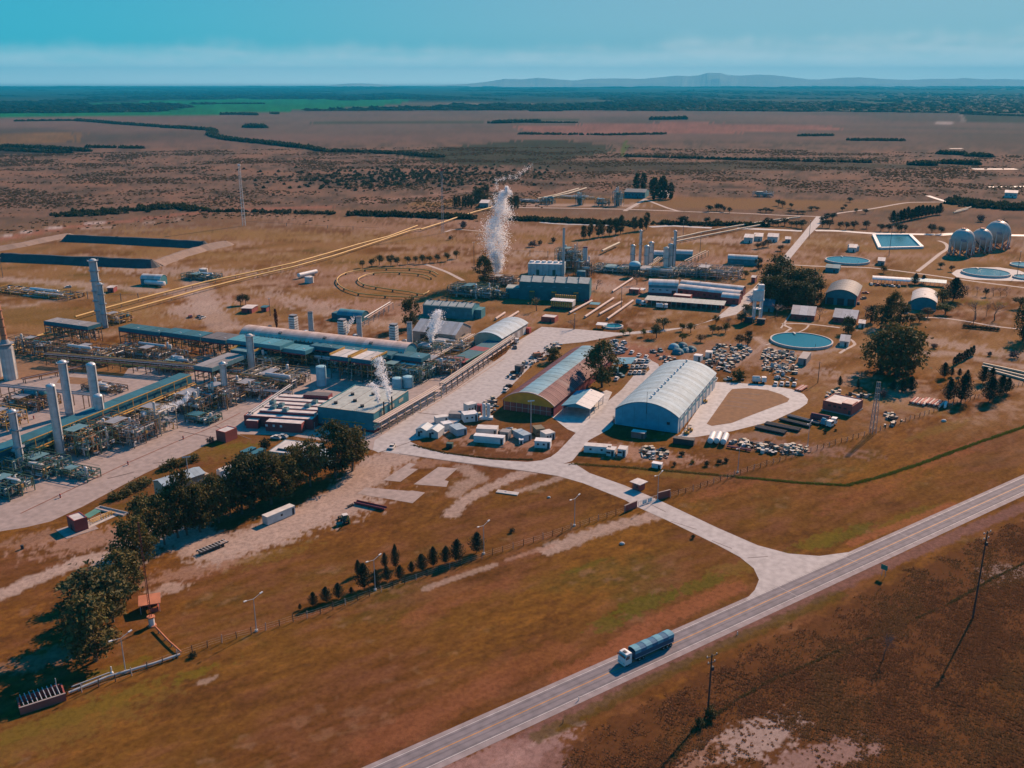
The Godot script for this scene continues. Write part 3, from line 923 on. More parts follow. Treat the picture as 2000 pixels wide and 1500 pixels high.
func profile(form: String, span: float, rise: float) -> PackedVector2Array:
	match form:
		"arch": return arc(span, rise)
		"gable": return PackedVector2Array([Vector2(-span / 2, 0), Vector2(0, rise), Vector2(span / 2, 0)])
		"mono": return PackedVector2Array([Vector2(-span / 2, rise), Vector2(span / 2, 0)])
		_: return PackedVector2Array([Vector2(-span / 2, 0), Vector2(span / 2, 0)])


func shell(p: PackedVector2Array, thick: float, long: float) -> MB:        # a bent plate along z over a profile
	var b := MB.new()
	var h := long / 2.0
	for i in p.size() - 1:
		var a := Vector3(p[i].x, p[i].y, 0)
		var d := Vector3(p[i + 1].x, p[i + 1].y, 0)
		var up := Vector3(0, thick, 0)
		var z := Vector3(0, 0, h)
		b.quad(a + up + z, a + up - z, d + up - z, d + up + z)
		b.quad(d + z, d - z, a - z, a + z)
		b.quad(a + z, a + up + z, d + up + z, d + z)
		b.quad(d - z, d + up - z, a + up - z, a - z)
	var a := Vector3(p[0].x, p[0].y, 0)
	var d := Vector3(p[-1].x, p[-1].y, 0)
	b.quad(a + Vector3(0, 0, -h), a + Vector3(0, thick, -h), a + Vector3(0, thick, h), a + Vector3(0, 0, h))
	b.quad(d + Vector3(0, 0, h), d + Vector3(0, thick, h), d + Vector3(0, thick, -h), d + Vector3(0, 0, -h))
	return b


func worn(m: Material, k: int) -> Material:          # sheets of one roof differ a little with age
	var f: float = [1.0, 0.93, 1.06, 0.86, 1.0, 0.97, 0.9, 1.04][k % 8]
	if f == 1.0:
		return m
	var key := "%s %.2f" % [m.resource_name, f]
	if not mats.has(key):
		var c: StandardMaterial3D = m.duplicate()
		var l := c.albedo_color.srgb_to_linear()
		c.albedo_color = Color(l.r * f, l.g * f * lerpf(1.0, f, 0.2), l.b * f * lerpf(1.0, f, 0.4)).linear_to_srgb()
		mats[key] = c
	return mats[key]


# o: the thing; w and d: its size in x and z; the ridge runs along z, or along x with lengthwise = "x"
func shed(o: Node3D, w: float, d: float, eave: float, rise: float, form: String, wall: Material, roof: Material, lengthwise := "z", panels := 8, over := 0.3, gable: Material = null, rib := 0.0) -> Node3D:
	var span := w if lengthwise == "z" else d
	var long := d if lengthwise == "z" else w
	var turn := Basis() if lengthwise == "z" else Basis(Vector3.UP, PI / 2)
	if wall:
		for s in [-1, 1]:
			put(o, "wall", cube, wall, Transform3D(turn, Vector3.ZERO) * Transform3D(Basis.from_scale(Vector3(0.25, eave, long)), Vector3(s * (span / 2 - 0.125), eave / 2, 0)))
			var e := MB.new()
			var p := [Vector2(-span / 2 + 0.26, 0.0), Vector2(span / 2 - 0.26, 0.0)]
			var top := profile(form, span - 0.52, rise * 0.98)
			for i in range(top.size() - 1, -1, -1):
				p.append(Vector2(top[i].x, top[i].y + eave - 0.02))
			e.poly(p, 0.25)
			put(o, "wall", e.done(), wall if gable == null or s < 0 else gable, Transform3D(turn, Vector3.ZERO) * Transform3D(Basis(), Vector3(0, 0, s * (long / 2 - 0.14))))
	var prof := profile(form, span + 2 * over, rise)
	var each := (long + 2 * over) / panels
	var plate := shell(prof, 0.16, each - 0.05).done()
	for k in panels:
		var lift := eave + (0.02 if k % 2 == 0 else 0.0)
		put(o, "roof_panel", plate, worn(roof, k * 7 + int(absf(o.position.x))), Transform3D(turn, Vector3.ZERO) * Transform3D(Basis(), Vector3(0, lift, -long / 2 - over + each * (k + 0.5))))
	return o


func flat_house(o: Node3D, w: float, d: float, h: float, wall: Material, roof: Material, parapet := 0.35) -> Node3D:
	bx(o, "wall", wall, 0, h / 2, d / 2 - 0.15, w, h, 0.3)
	bx(o, "wall", wall, 0, h / 2, -d / 2 + 0.15, w, h, 0.3)
	bx(o, "wall", wall, -w / 2 + 0.15, h / 2, 0, 0.3, h, d - 0.6)
	bx(o, "wall", wall, w / 2 - 0.15, h / 2, 0, 0.3, h, d - 0.6)
	bx(o, "roof", roof, 0, h - parapet - 0.1, 0, w - 0.6, 0.2, d - 0.6)
	return o


func openings(o: Node3D, called: String, m: Material, n: int, w: float, z: float, y: float, sx: float, sy: float, side := "z") -> void:     # a row of windows or doors on a wall
	for k in n:
		var at := (k + 0.5) / n * w - w / 2
		if side == "z":
			bx(o, called, m, at, y, z, sx, sy, 0.12)
		else:
			bx(o, called, m, z, y, at, 0.12, sy, sx)


# ---------- street furniture and vehicles ----------
func lamp_post(label: String, x: float, z: float, turn: float, h := 9.8) -> Node3D:
	var o := thing("street_lamp", label, "street lamp", x, z, turn, "double-armed street lamps along the fence")
	rod(o, "base", mats.concrete_pale, Vector3(0, 0, 0), Vector3(0, 0.5, 0), 0.4)
	rod(o, "pole", mats.galv, Vector3(0, 0.4, 0), Vector3(0, h - 0.6, 0), 0.13, 0.6)
	for s in [-1, 1]:
		bar(o, "arm", mats.galv, Vector3(s * 0.07, h - 0.65, 0), Vector3(s * 2.2, h - 0.15, 0), 0.11)
		bx(o, "lamp_head", mats.white, s * 2.5, h - 0.08, 0, 0.9, 0.22, 0.36, 0, s * 8)
	return o


func wheel(o: Node3D, x: float, y: float, z: float, r := 0.5, wide := 0.32) -> void:
	var t := rod(o, "wheel", mats.tyre, Vector3(x - wide / 2, y, z), Vector3(x + wide / 2, y, z), r, 1.0, 16)
	put(t, "rim", tubes["1.00/12"] if tubes.has("1.00/12") else cube, mats.galv, Transform3D(Basis.from_scale(Vector3(0.55, 1.06, 0.55)), Vector3.ZERO))


var car0 := {}


func car(label: String, x: float, z: float, turn: float, paint: String, pickup := false, group := "cars parked in the yards") -> Node3D:
	var key := paint + str(pickup)
	var called := "pickup_truck" if pickup else "parked_car"
	if car0.has(key):
		var c := twin(car0[key], label, x, z, turn)
		return c
	var o := thing(called, label, "pickup" if pickup else "car", x, z, turn, group)
	car0[key] = o
	var b := MB.new()                              # bodywork: a bevelled side outline drawn across the width
	var low := [Vector2(-2.2, 0.35), Vector2(2.15, 0.35), Vector2(2.25, 0.62), Vector2(2.2, 0.86), Vector2(1.15, 0.98), Vector2(-2.15, 1.0), Vector2(-2.25, 0.8)]
	b.poly(low, 1.72)
	put(o, "body", b.done(), mats[paint], Transform3D(Basis(Vector3.UP, PI / 2), Vector3.ZERO))
	var c := MB.new()
	var cab := [Vector2(-0.35, 0.97), Vector2(1.1, 0.97), Vector2(0.45, 1.52), Vector2(-0.3, 1.55)] if pickup else [Vector2(-2.0, 0.97), Vector2(1.15, 0.97), Vector2(0.35, 1.45), Vector2(-1.3, 1.48)]
	c.poly(cab, 1.52)
	put(o, "windows", c.done(), mats.glass, Transform3D(Basis(Vector3.UP, PI / 2), Vector3.ZERO))
	bx(o, "roof", mats[paint], 0, 1.5, 0.0 if not pickup else -0.05, 1.4, 0.08, 1.5 if not pickup else 0.72)
	if pickup:
		bx(o, "cargo_bed", mats.dark, 0, 1.0, 1.3, 1.45, 0.05, 1.6)
	for s in [-1, 1]:
		wheel(o, s * 0.8, 0.33, -1.35, 0.33, 0.22)
		wheel(o, s * 0.8, 0.33, 1.4, 0.33, 0.22)
	return o


func container(label: String, x: float, z: float, w: float, d: float, turn: float, h: float, m: Material, called := "container", category := "container", windows := 0, roof: Material = null) -> Node3D:
	var o := thing(called, label, category, x, z, turn)
	bx(o, "wall", m, 0, h / 2 + 0.15, 0, w, h, d)
	bx(o, "roof", roof if roof else m, 0, h + 0.2, 0, w + 0.12, 0.12, d + 0.12)
	bx(o, "door", mats.dark, w / 2 - 0.8, h * 0.48, d / 2 + 0.02, 0.8, h * 0.8, 0.06)
	for k in windows:
		bx(o, "window", mats.glass, -w / 2 + (k + 0.6) * (w - 1.6) / windows, h * 0.62, d / 2 + 0.02, 0.8, 0.7, 0.06)
	var rib := 4 if w > 8.0 else 2
	for s in [-1, 1]:
		bx(o, "skid", mats.dark, 0, 0.08, s * d * 0.35, w, 0.15, 0.2)
	return o



func foreground() -> void:
	# ---- the truck on the highway, heading south-west
	var t := thing("truck", "lorry with white cab and blue tarpaulin trailer driving on the highway", "truck", 32.3, -194.3, -234.7)
	bx(t, "chassis", mats.dark, 0, 0.95, 0.2, 0.9, 0.35, 14.6)
	var cab := MB.new()
	cab.poly([Vector2(-8.1, 0.55), Vector2(-6.0, 0.55), Vector2(-6.0, 3.25), Vector2(-6.5, 3.4), Vector2(-7.7, 3.3), Vector2(-8.15, 1.7)], 2.5)
	var body := put(t, "cab", cab.done(), mats.white, Transform3D(Basis(Vector3.UP, -PI / 2), Vector3.ZERO))
	bx(t, "windscreen", mats.glass, 0, 2.42, -8.0, 2.2, 1.15, 0.08, 0, 0, -15)
	for s in [-1, 1]:
		bx(t, "side_window", mats.glass, s * 1.26, 2.4, -7.2, 0.04, 0.85, 0.95)
		bx(t, "mirror", mats.dark, s * 1.5, 2.5, -7.95, 0.22, 0.6, 0.12)
		bx(t, "headlight", mats.galv, s * 0.9, 0.95, -8.16, 0.45, 0.25, 0.08)
	bx(t, "bumper", mats.white, 0, 0.65, -8.1, 2.5, 0.45, 0.3)
	bx(t, "roof_hatch", mats.dark, 0, 3.4, -7.1, 1.0, 0.08, 0.7)
	bx(t, "load_bed", mats.tarp_dark, 0, 2.0, 1.35, 2.5, 1.4, 12.6)
	var prof := PackedVector2Array([Vector2(-1.3, -0.55), Vector2(-1.27, 0.25), Vector2(-0.7, 0.52), Vector2(0, 0.6), Vector2(0.7, 0.52), Vector2(1.27, 0.25), Vector2(1.3, -0.55)])
	for k in 7:
		var h := 0.0 if k % 2 else 0.07
		put(t, "tarpaulin_panel", shell(prof, 0.05, 1.83).done(), mats.tarp if k % 2 else mats.tarp_pale, Transform3D(Basis(), Vector3(0, 2.95 + h, -4.04 + 1.8 * k)))
	for s in [-1, 1]:
		bx(t, "side_rail", mats.galv, s * 1.27, 1.25, 1.35, 0.06, 0.14, 12.6)
		for z in [-7.2, -3.4, -2.2, 4.4, 5.6, 6.8]:
			wheel(t, s * 1.05, 0.52, z, 0.52, 0.34)
	bx(t, "rear_bumper", mats.red, 0, 0.8, 7.7, 2.4, 0.18, 0.12)
	# ---- beside the highway
	t = thing("road_sign", "green road sign on two posts beside the far end of the highway", "road sign", 103, -231.4, -50)
	for s in [-1, 1]:
		bx(t, "post", mats.galv, s * 0.5, 1.3, 0, 0.1, 2.6, 0.1)
	bx(t, "sign_panel", mats.sign_green, 0, 2.9, 0.08, 1.9, 1.5, 0.06)
	utility_pole("wooden utility pole with cross arms in dark weeds near the truck", 42.4, -171.7, 15.1)
	utility_pole("tall dark utility pole standing in the ploughed field", 117.8, -210, 24.7)
	for k in [[14.8, -176.5, 0], [10.9, -168.8, 1], [55.9, -202.5, 2]]:
		var p := thing("marker_post", ["short roadside marker post on the shoulder west of the truck", "bent dark marker post on the dirt verge at the highway's near end", "short roadside marker post by the road east of the truck"][k[2]], "post", k[0], k[1], 0, "roadside marker posts")
		bx(p, "post", mats.white if k[2] != 1 else mats.dark, 0, 0.5, 0, 0.15, 1.0, 0.15)
		bx(p, "reflector", mats.red, 0, 0.85, 0.08, 0.1, 0.12, 0.02)
	# ---- lamps
	for k in [
		[-89.7, -186.9, "beside the pipe tray at the brick pump pit"], [-63.8, -204.1, "on bare grass between the red mast and the firs"], [-36.9, -224, "among the widest firs of the fence row"],
		[-8.2, -244.5, "next to the last fir of the fence row"], [19.3, -262.8, "on the grass west of the gate"], [47.7, -281.1, "behind the brick gate wall"], [79.4, -304.6, "at the corner of the fence and the ditch"],
		[111.5, -329.6, "beside the pipe yard east of the white hangar"],
	]:
		lamp_post("double-armed street lamp " + k[2], k[0], k[1], 55)
	# ---- fences
	fence("post and wire fence from the pump pit to the gate", [-96.6,-179.4,-89.1,-184.4,-78.7,-193.5,-69.8,-199.8,-62.9,-203.6,-56.3,-208,-51.2,-210.7,-33.9,-224,-20.1,-234,-6.8,-243,9.2,-253.5,24.5,-264.6,36.1,-272.3], 3.6)
	fence("post and wire fence from the gate along the yards to the east", [52.3,-283.5,61.3,-289.3,72.8,-297.9,84.8,-306.4,103.7,-319.3,119.8,-329.6,140,-342.6,162.6,-359,180.7,-371.7,203.1,-387.2,236.6,-408.6], 3.4)
	# ---- gate
	t = thing("gatehouse", "small brick guard hut with pale flat roof by the gate", "hut", 42.7, -290.5, -45)
	flat_house(t, 3.0, 3.0, 2.6, mats.brick, mats.roof_pale, 0.0)
	bx(t, "roof_slab", mats.roof_pale, 0, 2.72, 0, 4.4, 0.18, 4.4)
	openings(t, "window", mats.glass, 1, 3.0, 1.52, 1.6, 1.5, 1.0)
	openings(t, "window", mats.glass, 1, 3.0, -1.52, 1.6, 1.5, 1.0, "x")
	gate_wall("brick gate wall on the west side of the access road", 38.1, -274.4, 5.8, 0.5, 40.8, 2.3)
	gate_wall("brick gate wall on the east side of the access road", 50.1, -283, 4.9, 0.5, 29.5, 2.6)
	t = thing("gate", "white sliding gate of bars and sheets across the access road", "gate", 44.4, -279.5, 37)
	bx(t, "panel", mats.white, -1.6, 0.9, 0, 2.0, 1.3, 0.05)
	bx(t, "panel", mats.white, 0.8, 0.9, 0, 2.0, 1.3, 0.05)
	for k in 9:
		bx(t, "bar", mats.galv, -4.4 + k * 1.1, 0.95, 0.05, 0.07, 1.7, 0.07)
	bx(t, "rail", mats.galv, 0, 1.75, 0.05, 8.9, 0.09, 0.09)
	bx(t, "rail", mats.galv, 0, 0.25, 0.05, 8.9, 0.09, 0.09)
	# ---- firs along the fence
	var n := 0
	for k in [
		[-55.1, -214.1, 1.8, 0.8, "tiny fir at the west end of the fence row"], [-52.1, -215.9, 4.2, 0.8, "second fir from the west in the fence row, reddish at its base"],
		[-49, -217.9, 4.6, 0.9, "third fir from the west in the fence row"], [-46, -219.7, 4.6, 0.85, "fourth fir from the west, before the gap in the row"],
		[-43.1, -222.4, 1.9, 0.9, "stunted fir left of the widest fir"], [-42.8, -232.3, 4.6, 0.6, "narrow fir behind the widest fir of the row"],
		[-40, -224.5, 7.7, 0.85, "widest and darkest fir in the middle of the row"], [-37, -226.4, 4.8, 0.85, "fir directly behind the street lamp"],
		[-35.9, -236.3, 4.8, 0.6, "slim fir standing back from the row, right of the lamp"], [-34.2, -228.9, 4.7, 0.9, "fir in front of the slim firs, right of the lamp"],
		[-32.8, -235.8, 7.5, 0.42, "tallest spindly fir standing back from the row"], [-31.1, -230, 4.3, 0.85, "upright fir below the tallest spindly one"],
		[-28.1, -233.4, 3.7, 0.8, "small fir alone between two groups of the row"], [-25.2, -234.6, 5.4, 0.85, "first of four firs standing close together"],
		[-22.3, -236.9, 6.3, 0.7, "second of four firs standing close together"], [-19.1, -238.7, 5.7, 0.75, "third of four firs standing close together"],
		[-16, -240.2, 7.2, 0.72, "last and tallest of four firs standing close together"], [-10.3, -245.2, 6.8, 0.85, "broad lone fir at the east end of the row beside a lamp"],
	]:
		plant("fir_tree", "fir", k[4], k[0], k[1], k[2], k[3], "leaf_fir", "young firs along the fence")
	# ---- gum trees in the long row
	for k in [
		[-56.4, -306, 16, 1.15, "sparse gum tree at the plant end of the long row"], [-61.4, -300.5, 19, 1.0, "tall dark gum tree beside the sparse end tree"], [-68.5, -292.7, 17, 1.0, "gum tree in front of the pale-roofed workshop"],
		[-73.3, -287.6, 16, 0.8, "gum tree right of the darkest trees of the row"], [-75.4, -281.9, 15, 0.9, "dark gum tree behind the white site trailer"], [-78.3, -278.4, 17, 1.0, "darkest gum tree left of the white site trailer"],
		[-83.3, -275.3, 19, 0.9, "tall gum tree before the parked tank lorries"], [-85.9, -271.5, 18, 0.95, "gum tree right of the beige barn's corner"], [-88.9, -268.9, 13, 0.9, "low gum tree between two taller ones of the row"],
		[-91.2, -264.9, 15, 0.85, "gum tree before the beige barn's right end"], [-93.5, -262.8, 15, 0.85, "thin-stemmed gum tree before the beige barn"], [-95.1, -258.6, 15, 0.9, "gum tree with open lower stem left of the barn"],
		[-98.4, -256.6, 20, 0.6, "tallest narrow gum tree near the barn's left corner"], [-100.6, -254.9, 16, 0.9, "green-topped gum tree by the scrap flatbed"], [-103, -250.3, 16, 0.75, "gum tree between barn and dirt track, upright"],
		[-105.9, -245.8, 17, 0.8, "gum tree behind the top of the red mast"], [-103.2, -230.9, 17, 0.95, "rounded gum tree beside the dirt track"], [-102, -217.4, 14, 1.15, "spreading gum tree left of the orange-roofed hut"],
		[-102.1, -202.5, 18, 1.15, "great dark gum tree west of the orange-roofed hut"], [-98.5, -191.6, 17, 1.1, "great gum tree nearest the brick pump pit"], [-101.2, -208.3, 14, 1.0, "gum tree squeezed behind the two great dark ones"],
	]:
		plant("gum_tree", "gum", k[4], k[0], k[1], k[2], k[3] * 1.05, "leaf_gum" if k[2] < 18 else "leaf_olive", "gum trees in the long row")
	for k in [
		[-130.5, -282.3, 3.4, "left shrub of the lower clump on the plant road's verge"], [-128.2, -285.2, 3.4, "middle shrub of the lower clump on the plant road's verge"], [-127.1, -289.3, 3.8, "dark shrub behind the lower clump's middle"], [-125.1, -292.7, 4.0, "right shrub of the lower clump on the plant road's verge"],
		[-123, -306.9, 3.0, "left shrub of the upper clump on the plant road's verge"], [-120.7, -309.7, 4.2, "dark tall shrub of the upper clump on the verge"], [-117.6, -312.5, 3.2, "brownish shrub of the upper clump on the verge"], [-115.2, -315.4, 3.4, "right shrub of the upper clump on the verge"],
	]:
		plant("shrub", "bush", k[3], k[0], k[1], k[2], 1.2, "leaf_gum", "shrubs along the plant road")
	for k in [
		[-114.6, -332.7, 3.4, "greyish bare shrub beside the brick cube shed", "twig"], [-92.3, -326.4, 6.0, "dark conifer-like shrub at the workshop's left corner", "leaf_fir"], [0, -258.3, 1.8, "dark low shrub on the grass east of the firs", "leaf_fir"], [54.4, -254.5, 1.6, "dark low shrub beside the access road", "leaf_fir"],
		[-76, -192.9, 1.9, "small blue-green shrub at the end of the orange pipe", "leaf_fir"], [42.8, -170.5, 3.5, "dark weeds at the foot of the near utility pole", "leaf_olive"], [39.7, -167.5, 2.6, "dark weeds left of the near utility pole", "leaf_olive"],
	]:
		plant("shrub", "bush", k[3], k[0], k[1], k[2], 0.8 if k[2] < 5 else 0.5, k[4])
	plant("dead_tree", "bare", "leafless grey sapling in the ploughed field", 87.9, -191.6, 8, 0.6, "twig")
	# ---- the red mast, its hut and the pump pit
	t = thing("radio_mast", "thin red lattice mast on a white drum near the orange-roofed hut", "mast", -90.8, -206.6, 20)
	rod(t, "drum", mats.white, Vector3(0, 0, 0), Vector3(0, 2.4, 0), 0.75)
	rod(t, "drum_cap", mats.orange, Vector3(0, 2.4, 0), Vector3(0, 2.75, 0), 1.0)
	rod(t, "drum_foot", mats.orange, Vector3(0, 0, 0), Vector3(0, 0.3, 0), 1.1)
	lattice(t, 26.0, 0.3, 0.2, 13, ["mast_red", "mast_red", "mast_red"], 2.7)
	t = thing("shelter", "open hut with orange sheet roof beside the red mast", "hut", -94, -214.4, 20)
	bx(t, "roof", mats.orange, 0, 2.9, 0, 5.4, 0.15, 4.6, 0, 0, 7)
	bx(t, "wall", mats.brick, -2.0, 1.3, -1.6, 0.2, 2.6, 1.4)
	bx(t, "wall", mats.brick, 0, 1.3, -1.8, 3.8, 2.6, 0.2)
	bx(t, "wall", mats.brick, 1.9, 0.7, 0.4, 0.2, 1.4, 2.6)
	bx(t, "wall", mats.brick, 0.9, 0.6, 1.7, 1.8, 1.2, 0.2)
	for s in [-1, 1]:
		bx(t, "post", mats.galv, s * 2.3, 1.4, 1.9, 0.12, 2.8, 0.12)
	t = thing("pump_pit", "low brick pump pit with white pipes across its open top", "building", -103.8, -175.8, 33.9)
	var w: float = 9.2
	bx(t, "wall", mats.brick, 0, 0.9, 2.15, w, 1.8, 0.3)
	bx(t, "wall", mats.brick, 0, 0.9, -2.15, w, 1.8, 0.3)
	bx(t, "wall", mats.brick, -w / 2 + 0.15, 0.9, 0, 0.3, 1.8, 4.0)
	bx(t, "wall", mats.brick, w / 2 - 0.15, 0.9, 0, 0.3, 1.8, 4.0)
	bx(t, "coping", mats.concrete_old, 0, 1.85, 2.15, w + 0.1, 0.12, 0.4)
	for k in 9:
		var x := -w / 2 + 1.0 + k * (w - 2.0) / 8.0
		bar(t, "pipe", mats.galv, Vector3(x, 1.9, 2.0), Vector3(x - 0.3, 2.3, -2.2), 0.16)
	rod(t, "vent_pipe", mats.galv, Vector3(3.4, 0, -1.5), Vector3(3.4, 4.0, -1.5), 0.1)
	t = thing("pipeline", "pale pipeline on low supports from the pump pit along the fence", "pipeline", 0, 0)
	pipe_run(t, [-99.1,-178.5,-92.9,-184.4,-84.2,-189.6,-79.2,-193.3], 0.6, 0.28, "galv", 3.0)
	pipe_run(t, [-99.4,-180.6,-93,-186], 0.6, 0.16, "galv", 4.0)
	t = thing("pipeline", "orange pipe from the white drum to the fence corner", "pipeline", 0, 0)
	pipe_run(t, [-89.2,-204.8,-83.8,-198.7,-79.1,-193.9], 0.8, 0.22, "orange", 3.0)
	t = thing("valve", "white valve stand beside the pale pipeline", "valve", -92.5, -186)
	rod(t, "riser", mats.white, Vector3.ZERO, Vector3(0, 2.2, 0), 0.14)
	ball(t, "valve_body", mats.white, Vector3(0, 0.5, 0), 0.4, 0.4, 0.4)
	# ---- the yard by the gum trees
	t = container("long white site trailer with two openings on the dirt yard", -73.2, -267.8, 10.7, 2.6, 51.2, 2.7, mats.white_dirty, "site_trailer", "trailer", 1)
	t = thing("scrap_trailer", "dark flatbed trailer skeleton with cross bars on the dirt track", "trailer", -87.9, -247.4, 50.3)
	w = 9.5
	for s in [-1, 1]:
		bx(t, "side_beam", mats.dark, 0, 1.0, s * 1.05, w, 0.35, 0.2)
	for k in 9:
		bx(t, "cross_bar", mats.galv, -w / 2 + 0.6 + k * (w - 1.2) / 8.0, 1.22, 0, 0.25, 0.1, 2.3)
	for k in 3:
		for s in [-1, 1]:
			rod(t, "wheel", mats.tyre, Vector3(w / 2 - 2 - k * 1.3, 0.5, s * 0.8), Vector3(w / 2 - 2 - k * 1.3, 0.5, s * 1.15), 0.5)
	bx(t, "load", mats.dark, -1, 0.7, 0, w * 0.7, 0.4, 1.6)
	t = thing("steel_beam", "long maroon steel trough lying on the grass by the slabs", "beam", -45.8, -276.6, -25.9)
	bx(t, "web", mats.maroon, 0, 0.5, 0, 11.5, 0.12, 1.5)
	for s in [-1, 1]:
		bx(t, "flange", mats.maroon, 0, 0.7, s * 0.8, 11.5 + 0.2, 0.6, 0.12)
	t = thing("backhoe", "dark green backhoe with folded arm parked on the grass", "tractor", -52.1, -265.3, 30)
	bx(t, "body", mats.dark_green, 0, 1.1, 0, 1.6, 0.9, 3.2)
	bx(t, "cab", mats.dark_green, 0, 2.1, 0.3, 1.5, 1.3, 1.5)
	bx(t, "cab_roof", mats.white_dirty, 0, 2.82, 0.3, 1.7, 0.12, 1.7)
	for s in [-1, 1]:
		wheel(t, s * 0.9, 0.8, 1.0, 0.8, 0.45)
		wheel(t, s * 0.85, 0.5, -1.3, 0.5, 0.35)
		bar(t, "loader_arm", mats.yellow, Vector3(s * 0.7, 1.5, -0.6), Vector3(s * 0.7, 0.6, -3.0), 0.2)
	bx(t, "bucket", mats.dark, 0, 0.5, -3.3, 2.1, 0.7, 0.7)
	bar(t, "boom", mats.yellow, Vector3(0, 1.2, 1.6), Vector3(0.2, 3.4, 3.0), 0.3)
	bar(t, "dipper", mats.yellow, Vector3(0.2, 3.4, 3.0), Vector3(0.3, 0.8, 3.8), 0.24)
	t = thing("plough", "small dark farm implement beside the maroon trough", "implement", -52.4, -276.8, 50)
	bx(t, "frame", mats.dark, 0, 0.6, 0, 2.6, 0.2, 0.4)
	for k in 4:
		bx(t, "tine", mats.dark, -1.0 + 0.66 * k, 0.35, 0.3, 0.15, 0.7, 0.5, 0, 0, 20)
	for k in [[32.7, -250.6, 0.55, "white boulder on the grass between fence and highway"], [-2.1, -287.6, 0.4, "white slab fragment on the dirt near the junction"], [175, -357.2, 0.7, "lone pale boulder on the grass above the ditch"], [12.2, -283.5, 0.4, "grey stone on the grass left of the access road"]]:
		t = ball(self, "boulder", mats.concrete_pale, Vector3(k[0], k[2] * 0.4, k[1]), k[2] * 1.6, k[2], k[2] * 1.2, 8)
		tag(t, k[3], "rock")
	t = thing("concrete_slab", "long white broken slab lying beside the dirt tracks", "slab", -1.5, -287.2, -18.1)
	bx(t, "slab", mats.concrete_pale, 0, 0.2, 0, 7.5, 0.3, 2.2)
	t = thing("drum", "dark drum with its long shadow on the bare ground west of the track", "drum", -143.9, -247.7)
	rod(t, "barrel", mats.dark, Vector3.ZERO, Vector3(0, 1.2, 0), 0.45)
	ball(t, "lid", mats.dark, Vector3(0, 1.2, 0), 0.45, 0.15, 0.45)
	# ---- small brick sheds and the barn between the plant road and the gum trees
	t = thing("brick_shed", "dark red brick cube shed with pale roof on a concrete pad", "shed", -133.4, -261.2, -44.4)
	flat_house(t, 5.6, 4, 4.1, mats.brick_dark, mats.roof_pale, 0.2)
	bx(t, "pad", mats.concrete_old, 0.6, 0.06, 0.6, 8.4, 0.1, 9.6)
	bx(t, "door", mats.dark, 0, 1.1, 4 / 2 + 0.03, 1.0, 2.1, 0.08)
	t = thing("valve_station", "small green canopy over yellow pipes beside the dark brick shed", "canopy", -130.6, -265.3, 60)
	bx(t, "roof", mats.green, 0, 3.0, 0, 4.4, 0.12, 3.0, 0, 8)
	for s in [-1, 1]:
		for q in [-1, 1]:
			bx(t, "post", mats.galv, s * 2.0, 1.5, q * 1.3, 0.12, 3.0, 0.12)
	bx(t, "pad", mats.concrete_pale, 2.5, 0.06, 0, 12, 0.12, 5)
	for k in 3:
		rod(t, "pipe", mats.yellow, Vector3(-1, 0.6, -1 + k * 0.9), Vector3(7.5, 0.6, -1 + k * 0.9), 0.16)
	for k in 4:
		rod(t, "riser", mats.yellow, Vector3(3.0 + k, 0.1, 1.0), Vector3(3.0 + k, 1.4, 1.0), 0.14)
	t = thing("trough", "long pale empty concrete trough on the grass", "trough", -127.9, -272.7, -24.3)
	w = 11.8
	bx(t, "floor", mats.concrete_old, 0, 0.1, 0, w, 0.15, 2.0)
	for s in [-1, 1]:
		bx(t, "side", mats.concrete_pale, 0, 0.35, s * 1.05, w + 0.3, 0.6, 0.15)
		bx(t, "end", mats.concrete_pale, s * w / 2, 0.35, 0, 0.15, 0.6, 2.0)
	t = thing("brick_shed", "red brick cube shed with pale roof on the edge of the plant road", "shed", -109.6, -337.1, -30)
	flat_house(t, 5.0, 6.0, 4.3, mats.brick, mats.roof_pale, 0.2)
	t = thing("barn", "beige barn with pale blue sheet roof behind the gum trees", "barn", -111.6, -289.8, 49.1)
	shed(t, 14.8, 7.0, 4.6, 1.3, "gable", mats.beige, mats.roof_blue, "x", 8)
	bx(t, "door", mats.white_dirty, 6.0, 1.6, 3.52, 3.0, 3.0, 0.1)
	bx(t, "lean_to", mats.beige, 14.8 / 2 + 1.4, 1.6, -0.8, 2.6, 3.2, 5.0)
	t = thing("floodlight_mast", "thin floodlight mast behind the beige barn", "floodlight", -108.3, -289.3, 20)
	flood(t, 12.0)
	t = container("teal container standing on the grass, nearer of two", -94.1, -315.4, 11.6, 2.5, 61.6, 2.7, mats.teal, "container", "container", 0)
	t = container("teal container with a roof hatch, farther of two on the grass", -96.6, -319.5, 5.7, 2.5, 60.4, 2.6, mats.teal, "container", "container", 0)
	for k in [[-99.3, -302.9, 8.5, 2.5, 52.3, "grey-white tank lorry parked left of the teal containers", "white_dirty"], [-95.5, -298.6, 10.9, 2.5, 54, "blue-grey box lorry parked behind the gum trees", "roof_blue"], [-88.4, -305.8, 11.4, 2.4, 53.8, "flat lorry with mixed crates parked behind the gum trees", "white_dirty"]]:
		t = lorry(k[5], k[0], k[1], k[2], k[3], k[4], k[6])
	car("red car behind the tall gum trees near the workshop", -86.7, -313.5, 60, "red")
	car("white pickup in the shade under the gum trees", -96.1, -282.3, 70, "white", true)
	car("white car parked at the workshop's back corner", -90.8, -337.6, 70, "white_dirty")
	car("pale blue car parked next to the white one behind the workshop", -88.7, -338.7, 70, "roof_blue")
	t = thing("workshop", "low workshop with pale two-part flat roof behind the gum trees", "workshop", -78.4, -317.5, -16.3)
	flat_house(t, 16, 12.5, 4.4, mats.teal_grey, mats.roof_pale, 0.1)
